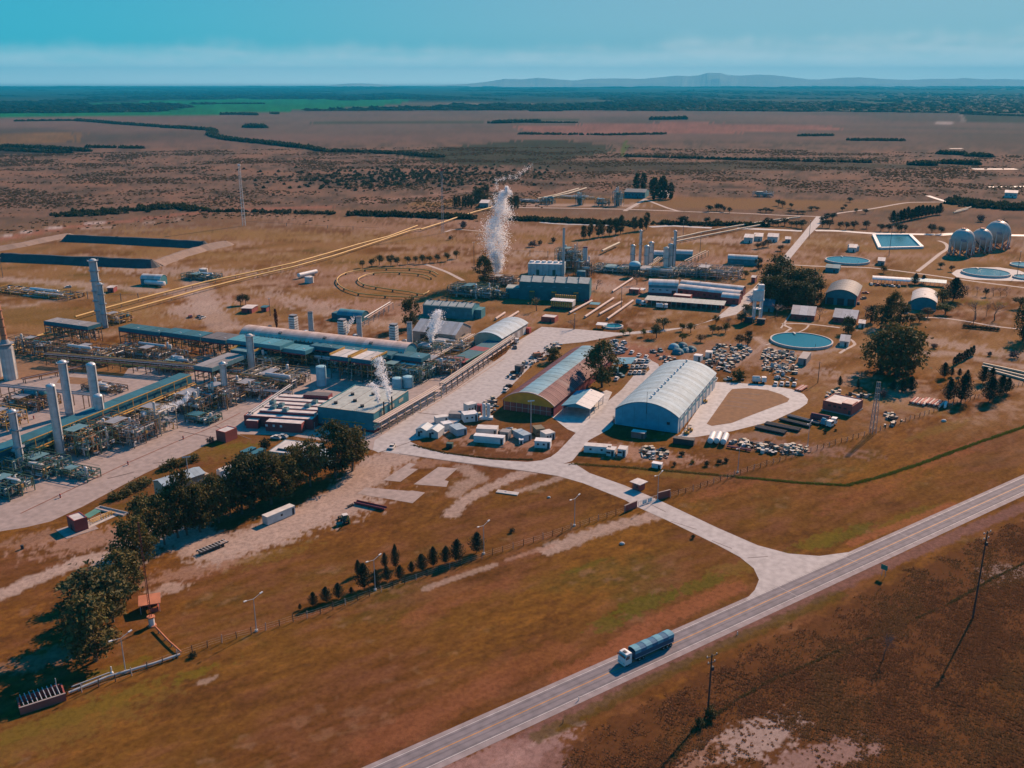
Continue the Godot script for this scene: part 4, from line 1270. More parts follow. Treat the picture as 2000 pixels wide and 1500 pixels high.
	bx(t, "roof_upper", mats.roof_pale, 1.0, 4.75, 1.0, 16 - 3, 0.5, 5.4)
	bx(t, "roof_step", mats.dark, 1.0, 4.5, 3.9, 16 - 3, 0.4, 0.3)
	bx(t, "annex", mats.teal_grey, 11.4, 1.8, 0.5, 5.2, 3.6, 6.5)
	bx(t, "annex_roof", mats.roof_blue, 11.4, 3.75, 0.5, 5.6, 0.16, 7.0, 0, -5)
	openings(t, "window", mats.glass, 4, 14, 6.28, 2.2, 1.4, 1.2)


func lorry(label: String, x: float, z: float, w: float, _d: float, turn: float, cargo: String) -> Node3D:       # its length runs along x
	var o := thing("parked_lorry", label, "lorry", x, z, turn, "lorries parked behind the gum trees")
	bx(o, "chassis", mats.dark, 0, 0.85, 0, w, 0.3, 1.0)
	bx(o, "cab", mats.white, w / 2 - 1.1, 1.9, 0, 2.0, 2.2, 2.3)
	bx(o, "windscreen", mats.glass, w / 2 - 0.08, 2.3, 0, 0.06, 0.9, 2.0)
	bx(o, "load_box", mats[cargo], -1.2, 1.9, 0, w - 3.0, 1.7, 2.3)
	rod(o, "tank", mats[cargo], Vector3(-w / 2 + 0.4, 2.6, 0), Vector3(w / 2 - 3.0, 2.6, 0), 0.8)
	for s in [-1, 1]:
		for q in [-w / 2 + 1.2, -w / 2 + 2.5, w / 2 - 1.4]:
			rod(o, "wheel", mats.tyre, Vector3(q, 0.5, s * 0.85), Vector3(q, 0.5, s * 1.2), 0.5)
	return o


func gate_wall(label: String, x: float, z: float, w: float, d: float, turn: float, h: float) -> void:
	var o := thing("gate_wall", label, "wall", x, z, turn, "brick walls at the gate")
	for k in 4:
		for i in 5:
			bx(o, "block", mats.brick, (i - 2) * w / 5.0, h / 8.0 + k * h / 4.0, 0, w / 5.0 - 0.03, h / 4.0 - 0.03, 0.35 + 0.02 * ((i + k) % 2))
	bx(o, "coping", mats.concrete_old, 0, h + 0.04, 0, w + 0.2, 0.08, 0.5)


func utility_pole(label: String, x: float, z: float, h: float) -> void:
	var o := thing("utility_pole", label, "utility pole", x, z, 30, "utility poles south of the highway")
	rod(o, "pole", mats.wood_dark, Vector3.ZERO, Vector3(0, h, 0), 0.24, 0.6)
	for k in 2:
		bx(o, "cross_arm", mats.wood_dark, 0, h - 0.5 - k * 1.6, 0, 3.0 - k * 0.9, 0.16, 0.16)
		for i in [-1, 0, 1]:
			rod(o, "insulator", mats.white, Vector3(i * (1.3 - k * 0.4), h - 0.42 - k * 1.6, 0), Vector3(i * (1.3 - k * 0.4), h - 0.05 - k * 1.6, 0), 0.09)
	bx(o, "transformer", mats.dark, 0.35, h - 3.6, 0, 0.6, 0.9, 0.6)


func fence(label: String, line: Array, step: float) -> void:
	var o := thing("fence", label, "fence", 0, 0)
	var c := Curve2D.new()
	for p in pts(line):
		c.add_point(p)
	c.bake_interval = 0.5
	var k := 0
	var last := Vector2.INF
	var s := 0.0
	while s < c.get_baked_length():
		var p := c.sample_baked(s)
		var lean := sin(k * 1.7) * 0.12
		bar(o, "post", mats.wood_dark if k % 3 else mats.concrete_old, Vector3(p.x, 0, p.y), Vector3(p.x + lean, 2.1 + 0.25 * sin(k * 2.3), p.y + lean * 0.5), 0.17)
		if last != Vector2.INF:
			for y in [0.6, 1.2, 1.8]:
				bar(o, "wire", mats.galv, Vector3(last.x, y, last.y), Vector3(p.x, y, p.y), 0.02)
		last = p
		k += 1
		s += step


func lattice(o: Node3D, h: float, w0: float, w1: float, bays: int, bands: Array, y0 := 0.0, legs := 3) -> void:      # a lattice mast of legs, struts and braces
	var per: int = bays / bands.size() if bays >= bands.size() else 1
	for k in bays:
		var f := k / float(bays)
		var g := (k + 1.0) / bays
		var a := lerpf(w0, w1, f)
		var b := lerpf(w0, w1, g)
		var m: Material = mats[bands[mini(k / maxi(per, 1), bands.size() - 1)]]
		for i in legs:
			var s := TAU * i / legs + PI / 4
			var t := TAU * (i + 1) / legs + PI / 4
			var p := Vector3(cos(s) * a, y0 + h * f, sin(s) * a)
			var q := Vector3(cos(s) * b, y0 + h * g, sin(s) * b)
			var q2 := Vector3(cos(t) * b, y0 + h * g, sin(t) * b)
			bar(o, "leg", m, p, q, maxf(0.09, w0 * 0.12))
			bar(o, "brace", m, p, q2, maxf(0.05, w0 * 0.06))
			bar(o, "strut", m, q, q2, maxf(0.05, w0 * 0.06))


func flood(o: Node3D, h: float, n := 4) -> void:
	rod(o, "pole", mats.galv, Vector3.ZERO, Vector3(0, h, 0), 0.22, 0.55)
	bx(o, "cross_arm", mats.galv, 0, h, 0, 2.6, 0.15, 0.15)
	for k in n:
		bx(o, "floodlight", mats.white, -1.05 + 2.1 * k / maxi(n - 1, 1), h + 0.25, 0.15, 0.5, 0.4, 0.3, 0, 0, -25)


func pipe_run(o: Node3D, line: Array, y: float, r: float, m: String, step := 6.0, stand := true) -> void:     # a pipe on supports along a line
	var p := pts(line)
	for i in p.size() - 1:
		var a := Vector3(p[i].x, y, p[i].y)
		var b := Vector3(p[i + 1].x, y, p[i + 1].y)
		rod(o, "pipe", mats[m], a, b, r)
		if i > 0:
			ball(o, "elbow", mats[m], a, r, r, r, 8)
		if stand:
			var n := int(a.distance_to(b) / step)
			for k in n:
				var q := a.lerp(b, (k + 0.5) / n)
				bx(o, "support", mats.concrete_old, q.x, (y - r) / 2, q.z, 0.3, y - r, 0.3)



func hangars() -> void:
	# ---- the red hangar with the ochre gable
	var t := thing("hangar", "long red hangar with ochre gable and maroon striped arched roof", "hangar", 22.4, -403.6, -23.4)
	var w: float = 22.8
	var d := 79.0
	var eave := 4.4
	var rise := 4.6
	for s in [-1, 1]:
		bx(t, "wall", mats.maroon, s * (w / 2 - 0.15), eave / 2, 0, 0.3, eave, d)
		var e := MB.new()
		var top := arc(w, rise, 18)
		var p := [Vector2(-w / 2, -0.6), Vector2(w / 2, -0.6)]
		for i in range(top.size() - 1, -1, -1):
			p.append(top[i])
		e.poly(p, 0.3)
		put(t, "gable", e.done(), mats.ochre if s > 0 else mats.maroon, Transform3D(Basis(), Vector3(0, eave, s * (d / 2 - 0.2))))
		for i in 8:
			for j in 2:
				bx(t, "door_panel", mats.brick, -w / 2 + 1.4 + i * (w - 1.4) / 8.0 + 0.2, 0.95 + j * 1.9, s * (d / 2 - 0.1), (w - 1.4) / 8.0 - 0.14, 1.78, 0.12)
			bx(t, "door_frame", mats.pink_pale, -w / 2 + 0.7 + i * (w - 1.4) / 8.0, 1.9, s * (d / 2 - 0.02), 0.14, 3.8, 0.1)
		bx(t, "door_rail", mats.pink_pale, 0, 1.9, s * (d / 2 + 0.03), w - 1.2, 0.12, 0.06)
	var full := arc(w + 0.8, rise, 24)
	for k in 26:
		var z := -d / 2 + (k + 0.5) * d / 26.0
		for q in [[0, 8, "maroon_roof"], [8, 16, "skylight"], [16, 24, "maroon_roof" if k % 9 else "maroon_pale"]]:
			var b := shell(full.slice(q[0], q[1] + 1), 0.14, d / 26.0 - 0.12)
			put(t, "roof_panel", b.done(), worn(mats[q[2]], k * 3 + q[0]), Transform3D(Basis(), Vector3(0, eave + (0.05 if k % 2 else 0.0), z)))
		if k % 1 == 0:
			for i in 2:
				put(t, "roof_rib", shell(full.slice(16, 25), 0.05, 0.22).done(), mats.maroon_pale, Transform3D(Basis(), Vector3(0, eave + 0.2, z - 0.7 + i * 1.4)))
	put(t, "roof_edge", shell(full, 0.3, 0.4).done(), mats.pink_pale, Transform3D(Basis(), Vector3(0, eave - 0.02, d / 2 + 0.25)))
	# ---- the white hangar
	t = thing("hangar", "big white hangar with pale blue arched roof and ridge ventilators", "hangar", 66.5, -378.3, -24.4)
	w = 25.9
	d = 64.9
	eave = 6.4
	rise = 4.6
	shed(t, w, d, eave, rise, "arch", mats.hangar_white, mats.hangar_roof, "z", 22, 0.25, mats.hangar_front_shade_tint)  # front gable: cool shade on the white wall is put into its colour
	for k in 12:
		var z := -d / 2 + 3.0 + k * (d - 9.0) / 11.0
		rod(t, "ventilator", mats.white, Vector3(0, eave + rise, z), Vector3(0, eave + rise + 0.7, z), 0.35)
		ball(t, "ventilator_cap", mats.white, Vector3(0, eave + rise + 0.85, z), 0.6, 0.35, 0.6, 8)
	for k in 10:
		var z := d / 2 - 2.5 - k * (d - 5.0) / 9.5
		bx(t, "pilaster", mats.white, w / 2 + 0.1, eave / 2, z, 0.35, eave, 0.4)
		bx(t, "window", mats.teal_pale, w / 2 + 0.03, 4.4, z - 3.0, 0.12, 1.1, 3.6)
		bx(t, "door", mats.white_dirty if k % 3 else mats.steel_pale, w / 2 + 0.03, 1.8, z - 3.0, 0.14, 3.4, 3.2)
	bx(t, "window", mats.dark, w / 2 - 4.0, 3.6, d / 2 + 0.05, 1.2, 1.1, 0.1)
	for k in 5:
		bx(t, "wall_seam", mats.teal_pale, (k - 2) * w / 5.2, eave / 2 + 1, d / 2 + 0.02, 0.07, eave + 2.0, 0.06)
	rod(t, "aerial", mats.dark, Vector3(0, eave, d / 2 + 0.2), Vector3(0, eave + rise + 4.5, d / 2 + 0.2), 0.07)
	# ---- the canopy between them
	t = thing("canopy", "gabled open white canopy between the two hangars, shade tinted into its left slope", "canopy", 29.9, -372.2, -21.5)
	w = 12.5
	d = 21.0
	for k in 7:
		var z := -d / 2 + (k + 0.5) * d / 7.0
		for s in [-1, 1]:
			bx(t, "roof_panel", mats.canopy_blue if s < 0 else mats.steel_pale, s * w / 4, 5.0 + (0.03 if k % 2 else 0.0), z, w / 2 + 0.3, 0.14, d / 7.0 - 0.06, 0, -s * 15.0)  # left slope is blue because its shade is coloured in
	for s in [-1, 1]:
		for k in 4:
			bx(t, "post", mats.galv, s * (w / 2 - 0.4), 2.1, -d / 2 + 1 + k * (d - 2) / 3.0, 0.25, 4.2, 0.25)
		var e := MB.new()
		e.poly([Vector2(-w / 2, 0), Vector2(w / 2, 0), Vector2(0, 1.6)], 0.15)
		put(t, "gable", e.done(), mats.teal_pale, Transform3D(Basis(), Vector3(0, 4.15, s * (d / 2 - 0.2))))
	t = thing("canopy", "lower blue-grey canopy half hidden behind the tall tree by the red hangar", "canopy", 54.2, -432.2, -19.7)
	for k in 4:
		bx(t, "roof_panel", mats.canopy_blue, 0, 3.7, -4.5 + k * 3.0, 9.0, 0.14, 2.9, 0, 8)
		bx(t, "post", mats.galv, -4.0, 1.8, -4.5 + k * 3.0, 0.2, 3.6, 0.2)
		bx(t, "post", mats.galv, 4.0, 1.5, -4.5 + k * 3.0, 0.2, 3.0, 0.2)
	plant("gum_tree", "gum", "tall lone gum tree at the side of the red hangar", 40.7, -402.5, 20, 1.25, "leaf_gum")
	# ---- the shed north of the road and the brick hall on the pipe yard
	t = thing("brick_building", "low brick building with pale flat roof beside the lattice tower", "building", 138.7, -371.7, -40.2)
	w = 12.4
	d = 12
	flat_house(t, w, d, 4.4, mats.brick, mats.roof_pale, 0.3)
	bx(t, "plinth", mats.grey, 0, 0.25, 0, w + 0.5, 0.5, d + 0.5)
	bx(t, "upper_wall", mats.brick, w * 0.3, 4.45, d * 0.2, w * 0.36, 0.7, d * 0.5)
	bx(t, "upper_roof", mats.pink_pale, w * 0.3, 4.83, d * 0.2, w * 0.32, 0.12, d * 0.44)
	bx(t, "door", mats.dark, w * 0.42, 1.2, d / 2 + 0.02, 1.0, 2.2, 0.1)
	openings(t, "window", mats.glass, 4, w * 0.7, d / 2 + 0.02, 2.8, 1.2, 0.8)
	t = thing("lattice_tower", "tall grey lattice tower standing on the fence line", "tower", 141.2, -343.7, 20)
	lattice(t, 21.0, 1.3, 0.7, 9, ["steel"], 0.0, 4)
	t = thing("floodlight_mast", "floodlight mast in front of the ochre gable", "floodlight", 7.4, -344.3, 15)
	flood(t, 13.0)
	for k in [[139.9, -408.6, 10.0, "dark wooden pole at the edge of the east scrap yard"], [189.6, -381, 8.5, "leaning wooden pole on the fence near the dark firs"], [258.8, -511, 10.0, "wooden pole by the leafless trees"]]:
		t = thing("utility_pole", k[3], "utility pole", k[0], k[1], 10)
		rod(t, "pole", mats.wood_dark, Vector3.ZERO, Vector3(0, k[2], 0), 0.18, 0.7)
		bx(t, "cross_arm", mats.wood_dark, 0, k[2] - 0.4, 0, 1.8, 0.12, 0.12)


func yards() -> void:
	var t: Node3D
	# ---- huts, trailers and boxes between the plant road and the red hangar
	t = thing("site_hut", "white hut with two blue gabled roofs at the corner of the yard", "hut", -31.9, -342.1, -19.3)
	for k in 2:
		var e := MB.new()
		e.poly([Vector2(-2.3, 0), Vector2(2.3, 0), Vector2(2.3, 2.6), Vector2(0, 3.7), Vector2(-2.3, 2.6)], 6.0)
		put(t, "wall", e.done(), mats.white_dirty, Transform3D(Basis(), Vector3(-2.4 + k * 4.8, 0, 0)))
		for s in [-1, 1]:
			bx(t, "roof_panel", mats.roof_blue, -2.4 + k * 4.8 + s * 1.2, 3.25, 0, 2.7, 0.1, 6.5, 0, -s * 25.0)
		bx(t, "window", mats.glass, -2.4 + k * 4.8, 2.0, 3.03, 0.9, 0.8, 0.08)
		bx(t, "door", mats.dark, -3.4 + k * 4.8, 1.0, 3.03, 0.9, 2.0, 0.08)
	for k in [
		["white site cabin with rounded roof behind the twin-gabled hut", -28.6, -355.9, 5.1, 3, 20.4, 2.6, "white_dirty"], ["low white box trailer right of the twin-gabled hut", -26, -349, 3.8, 3.5, 27.5, 2.4, "white"],
		["container with green-stained blue roof in the yard", -21.1, -343.7, 4.5, 6.5, 30, 2.6, "roof_blue"], ["white house-like cabin with two square windows", -17.2, -358.4, 5.8, 4.5, 18.2, 3.2, "white"],
		["white upper cabin stacked behind the one with square windows", -17.3, -366.7, 4.5, 3.5, 34.2, 4.4, "white_dirty"], ["long white cylindrical trailer with pale shadow in the yard", -8.6, -333.9, 11.7, 3, -13.2, 2.6, "white"],
		["pale-roofed cabin directly behind the long white trailer", -9.6, -342.6, 8.1, 4.5, -7.9, 2.8, "roof_pale"], ["blue-grey container beside the floodlight mast", 3.9, -337.8, 3.8, 7, 34.3, 2.5, "roof_blue"],
		["olive container behind the white campers", 10.4, -343.1, 3.6, 4.5, 18.1, 2.6, "olive"], ["white camper van, front of two by the road", 11.7, -329.2, 6, 3.6, -9.9, 2.7, "white"],
		["white camper van, rear of two by the road", 13.7, -337.8, 4.2, 4.2, 31, 2.7, "white_dirty"], ["small white box behind the blue-grey container", 3.5, -332.6, 1.6, 1.8, 0, 1.6, "white"],
		["dark green box at the south edge of the yard", -23.4, -328.6, 2.4, 1.8, -12.5, 1.6, "dark_green"], ["grey machine cabin right of the long white trailer", -2.5, -338.2, 3.5, 3.5, -18, 3.0, "grey"],
		["maroon crate on end by the ochre hangar's corner", -13.5, -367.3, 2.2, 2.2, -16.5, 3.6, "maroon"], ["open grey skip beside the cabins at the plant road", -22.7, -362.6, 6.1, 4, -5.8, 1.8, "grey"],
		["long white office container east of the junction", 31.8, -324, 9.9, 3.4, -11.8, 2.6, "white"], ["short white office container beside the long one", 36.6, -321, 3.1, 3.6, -18.9, 2.6, "white_dirty"], ["white container with dark shadow, easternmost of the office row", 40.8, -321.2, 3.1, 4, -18.9, 2.7, "white"],
		["dark trailer with pale roof in the shadow of the white hangar", 49, -339, 5.3, 3, -24.3, 2.4, "grey_dark"], ["small white and red container by the ditch", 51.7, -309, 3.5, 2.2, -23.3, 1.7, "white"],
		["dark bus body behind the scrap heap near the white hangar", 65.2, -332.1, 7.8, 2.6, -19.9, 2.2, "dark"], ["grey container by the pallets along the red hangar", 3.4, -425, 3.3, 3, -29.7, 3.4, "grey_dark"],
		["tall grey trailer at the fence of the east scrap yard", 143.7, -442.3, 3.9, 13, -26.7, 3.4, "grey"], ["white box container beside the blue tents", 92, -445.1, 3.7, 3.6, -29.3, 2.8, "white"], ["white box at the south-west corner of the west scrap yard", 98.6, -451.4, 3.3, 4, -16.3, 2.8, "white_dirty"],
		["blue cabin under the tall lone gum tree", 48.5, -423.6, 3.4, 4, -14, 2.6, "teal"],
	]:
		t = container(k[0], k[1], k[2], k[3], k[4], k[5], k[6], mats[k[7]], "cabin" if k[0].contains("cabin") else "container", "cabin" if k[0].contains("cabin") else "container", 2 if k[0].contains("window") or k[0].contains("office") or k[0].contains("camper") else 0, mats.roof_pale if k[0].contains("office") or k[0].contains("dark trailer") else null)
	t = thing("twin_silo", "pair of white upright cylinders on a white cradle near the ochre gable", "silo", -10.5, -360.3)
	bx(t, "cradle", mats.white, 0, 0.5, 0, 5.5, 1.0, 2.6)
	for s in [-1, 1]:
		rod(t, "cylinder", mats.white, Vector3(s * 0.9, 1, 0), Vector3(s * 0.9, 6.4, 0), 0.75)
		ball(t, "cap", mats.white, Vector3(s * 0.9, 6.4, 0), 0.75, 0.3, 0.75)
	t = thing("tank", "orange tank on its side among pallets beside the red hangar", "tank", 12.3, -450.8, 20)
	rod(t, "shell", mats.orange, Vector3(-1.6, 1.4, 0), Vector3(1.6, 1.4, 0), 1.3)
	for s in [-1, 1]:
		ball(t, "end", mats.orange, Vector3(s * 1.6, 1.4, 0), 0.4, 1.3, 1.3)
		bx(t, "saddle", mats.dark, s * 1.0, 0.3, 0, 0.3, 0.6, 2.0)
	# tents
	for k in [[83.8, -468, 3.0, "pale blue tent, westernmost of five domed tents", "tarp_pale"], [88.8, -471, 2.8, "dark blue-green domed tent at the back of the five", "teal_dark"], [84.3, -458.3, 3.2, "teal domed tent nearest the white hangar", "teal"], [89.1, -462.2, 2.4, "small blue domed tent in the middle of five", "teal_grey"], [91.9, -463.1, 3.0, "blue-green domed tent, easternmost of five", "teal_dark"]]:
		t = thing("tent", k[3], "tent", k[0], k[1], 0, "domed tents in the yard")
		ball(t, "canvas", mats[k[4]], Vector3(0, 0.1, 0), k[2], k[2] * 0.85, k[2], 12)
		bx(t, "flap", mats.white_dirty, 0.4, 0.7, k[2] * 0.86, 1.2, 1.4, 0.4)
	# white tank trailers in a row south of the loop
	for k in [[76.4, -334.9, "white tank trailer, first of three south of the loop"], [78.8, -334.9, "white tank trailer, second of three south of the loop"], [81.1, -333.8, "white tank trailer with round end, last of three"]]:
		t = thing("tank_trailer", k[2], "trailer", k[0], k[1], -20, "white tank trailers south of the loop")
		rod(t, "tank", mats.white, Vector3(0, 1.7, -4), Vector3(0, 1.7, 4), 1.15)
		for s in [-1, 1]:
			ball(t, "end", mats.white, Vector3(0, 1.7, s * 4), 1.15, 1.15, 0.4)
			rod(t, "wheel", mats.tyre, Vector3(s * 0.7, 0.45, -2.6), Vector3(s * 1.05, 0.45, -2.6), 0.45)
		bx(t, "frame", mats.dark, 0, 0.6, 0, 1.2, 0.2, 8)
	# pipe bundles
	for k in [
		[101.9, -346, 125.7, 12, 4, "dark", 0.42, "bundle of black pipes, westernmost in the pipe yard"], [107.5, -349.5, 124.2, 14, 4, "dark", 0.42, "second bundle of black pipes in the pipe yard"], [113.9, -354.2, 131.7, 13, 3, "dark", 0.4, "third bundle of dark pipes, with a reddish end"], [118.5, -357.8, 133, 14, 3, "grey_dark", 0.4, "fourth bundle of grey-black pipes nearest the red truck"],
		[174.6, -380.3, 37.8, 8, 6, "pink_pale", 0.5, "rack of red and white pipes, narrower of two"], [179.9, -379, 39.7, 8, 8, "pink_pale", 0.5, "rack of red and white pipes, wider of two"], [183.7, -375.6, 29.1, 7, 1, "white", 0.6, "single pale pipe lying by the fence"], [84.9, -326.4, 117.3, 9, 2, "maroon", 0.3, "reddish pipes on the ground south of the loop"], [97, -327.5, 126.4, 15, 2, "rust", 0.25, "thin rusty pipes between the white rolls and the fence"], [129.7, -399.5, 37.7, 8, 5, "pink_pale", 0.3, "pinkish pipe lengths beside the loop's east end"],
	]:
		t = thing("pipe_bundle", k[7], "pipes", k[0], k[1], -k[2], "pipe bundles in the yard")
		for i in k[4]:
			var x: float = (i - (k[4] - 1) / 2.0) * k[6] * 2.15
			rod(t, "pipe", mats[k[5]] if k[5] != "pink_pale" or i % 2 else mats.brick, Vector3(x, k[6] + 0.35, -k[3] / 2.0), Vector3(x, k[6] + 0.35, k[3] / 2.0), k[6], 1.0, 10)
		for s in [-1, 1]:
			bx(t, "sleeper", mats.wood_dark, 0, 0.17, s * k[3] * 0.3, k[4] * k[6] * 2.2 + 0.4, 0.34, 0.3)
	t = lorry("maroon flatbed lorry parked south of the brick building", 125.7, -355.9, 10.7, 2.5, -34.1, "maroon")
	t = lorry("white box lorry parked north of the loop road", 112.9, -408.6, 6.6, 2.5, -6.7, "white_dirty")
	t = lorry("blue-hooded lorry cab parked beside the maroon flatbed", 125.5, -351, 4.9, 2.6, -46.2, "tarp_pale")
	t = lorry("dark tipper lorry parked by the barrel-roofed shed", -0.8, -507.5, 6.4, 2.5, -20.9, "dark")
	t = lorry("grey lorry parked at the shed's south end", 1.4, -477.1, 4.3, 2.4, -28.5, "grey")
	# parked cars
	var paint := ["white", "white_dirty", "white", "grey", "white", "roof_blue"]
	var n := 0
	for j in 3:
		for i in 4:
			var a := Vector2(56.1, -422.9).lerp(Vector2(62.5, -423.7), i / 3.0)
			var b := Vector2(56.1, -422.9).lerp(Vector2(60.4, -441.7), j / 2.0) - Vector2(56.1, -422.9)
			car("%s car in the %s row of the car park, %s from the left" % [["white", "off-white", "white", "grey", "white", "pale blue"][n % 6], ["near", "middle", "far"][j], ["first", "second", "third", "last"][i]], a.x + b.x, a.y + b.y, -20 + rng.randf_range(-6, 6), paint[n % 6], n % 3 == 0)
			n += 1
	for k in [
		[60.9, -458.3, "white", "white car alone on the red earth, nearest the canopy"], [63.8, -452.7, "white_dirty", "white car alone on the red earth, in the middle"], [67, -449.9, "white", "white car alone on the red earth, next to the loop road"], [72.1, -460.2, "grey", "grey car beside the kerb of tyres near the tents"], [76, -462.2, "teal_grey", "teal car near the westernmost tent"],
		[93.8, -412.5, "white", "white car at the back corner of the white hangar"], [99.9, -413.2, "white_dirty", "white car under the bush behind the loop road"], [106.2, -414, "grey_dark", "dark car between the bush and the white lorry"],
		[119.8, -405.5, "white", "white car, first of four in a row by the loop"], [122.6, -405.5, "white", "white car, second of four in a row by the loop"], [125.2, -405.5, "white_dirty", "white car, third of four in a row by the loop"], [128, -404.7, "white", "white car, last of four in a row by the loop"],
		[48.3, -413.2, "white", "white car half under the tall lone gum tree"], [50.8, -418.8, "teal_grey", "blue car between the gum tree and the car park"], [55, -434.7, "teal", "blue van at the corner of the low canopy"], [75.4, -438.2, "white_dirty", "white car behind the white hangar's roof"], [77.1, -436.5, "white", "second white car behind the white hangar's roof"],
		[-1.8, -401.7, "dark", "dark car beside the red hangar's front corner"], [-2.7, -396.5, "white", "white car beside the dark one at the red hangar"],
		[231.1, -601.8, "red", "red car by the blue-roofed shed near the water"], [223.7, -584.9, "grey_dark", "dark car by the shed's open side"], [215.3, -570.3, "dark", "dark car at the front corner of the dark-blue shed"],
		[244.7, -628.1, "white", "white car under the long white carport, left end"], [248.3, -626.4, "red", "red car under the long white carport"], [252.5, -624.7, "dark", "dark car under the long white carport, middle"], [256.7, -623, "white_dirty", "white car under the long white carport, right of middle"], [260.9, -621.4, "grey", "grey car under the long white carport, right end"],
		[239.6, -557.7, "white", "white car in front of the small barrel shed"], [234.1, -545.6, "roof_blue", "pale blue car by the small barrel shed"], [-298.4, -619.7, "white_dirty", "pale car on the pale road left of the tall tower"], [-180.6, -532.8, "white", "white pickup on the dirt before the long hall"], [-183.5, -535.3, "grey_dark", "dark car beside the white pickup on the dirt"], [-188.6, -535.3, "red", "red car at the edge of the dirt yard"],
		[1.6, -468, "grey_dark", "dark van at the end of the pipe rack"], [-45, -328, "white_dirty", "small white cart alone on the road junction"],
	]:
		car(k[3], k[0], k[1], rng.randf_range(0, 360) if k[2] != "white" else -20.0, k[2], hash(k[3]) % 4 == 0)
	for i in 16:
		var at := Vector2(49.4, -458.3).lerp(Vector2(56.2, -458.3), (i % 4) / 3.0) + (Vector2(51.4, -478.1) - Vector2(49.4, -458.3)) * ((i / 4) / 3.0) + Vector2(rng.randf_range(-1, 1), rng.randf_range(-2, 2))
		car("old %s car, %s in the %s row behind the red hangar" % [["white", "off-white", "grey", "pale blue", "teal"][i % 5], ORDER[i % 4], ["front", "second", "third", "back"][i / 4]], at.x, at.y, rng.randf_range(-60, 40), ["white", "white_dirty", "grey", "roof_blue", "teal_grey"][i % 5])
	# yellow machines at the white hangar's side
	for k in [[70, -346, "yellow forklift at the front corner of the white hangar"], [68, -342.6, "yellow forklift with dark mast, nearest the ditch"], [82.7, -381, "yellow loader halfway along the white hangar's side"], [41.7, -355.4, "small red tractor at the left corner of the white hangar"]]:
		t = thing("forklift", k[2], "forklift", k[0], k[1], 60)
		var m: String = "red" if k[2].contains("red") else "yellow"
		bx(t, "body", mats[m], 0, 0.8, 0.2, 1.2, 0.8, 1.9)
		bx(t, "seat", mats.dark, 0, 1.3, 0.3, 0.6, 0.5, 0.6)
		for s in [-1, 1]:
			bx(t, "cage_post", mats.dark, s * 0.5, 1.8, -0.5, 0.08, 1.3, 0.08)
			bx(t, "mast", mats.dark, s * 0.35, 1.5, -0.95, 0.1, 2.8, 0.12)
			bx(t, "fork", mats.dark, s * 0.3, 0.2, -1.5, 0.12, 0.06, 1.1)
			wheel(t, s * 0.55, 0.35, -0.6, 0.35, 0.25)
			wheel(t, s * 0.55, 0.35, 0.8, 0.35, 0.25)
		bx(t, "cage_roof", mats.dark, 0, 2.45, 0.0, 1.1, 0.08, 1.2)
	# scrap: crates, drums, bins, beams, sheets, reels
	scrap("the west scrap yard", [92.5,-431.3,97,-449,106.9,-472,124,-474.1,121.2,-458.3,109.9,-438.2,102.9,-424.6], 190)
	scrap("the east scrap yard", [127,-458.3,132.1,-466.1,144.7,-458.3,131.2,-411.7,123.1,-413.2,119.7,-427.9], 170)
	scrap("the heap south of the loop", [82.4,-331.7,85.1,-337.1,93.5,-332.7,108.2,-329.6,112.3,-325.4,105.5,-320.3,94.4,-321.3], 120)
	scrap("the row along the red hangar", [-3.3,-416.4,0.9,-413.2,15.1,-443.5,26.7,-472,24.6,-484.4,10.3,-454.5], 64)
	scrap("the heap by the ochre gable", [-15.2,-364,-11.1,-385.1,-6.3,-388.6,-6.5,-371.7,-8.5,-365.3], 44)
	scrap("the heap by the offices", [46.6,-319.3,49.3,-328.5,57.3,-325.4,57.9,-317.4,52,-315.4], 50)
	scrap("the ground behind the tents", [71.5,-449,73.9,-458.3,83.6,-445.3,87.4,-438.2,75.5,-441.7], 22)
	scrap("the cabin yard", [-8.1,-347.2,0,-349.5,2,-343.7,-2,-340.4,-8,-342.6], 16)
	scrap("the brick building's yard", [134.6,-387.9,141.4,-396.5,145.9,-396.5,157.5,-390.7,153.2,-385.1,143.1,-387.9], 22)
	scrap("the lattice tower's foot", [145.7,-347.2,155.5,-367.8,162.5,-364,158.3,-355.4], 18)


var scrap0 := {}


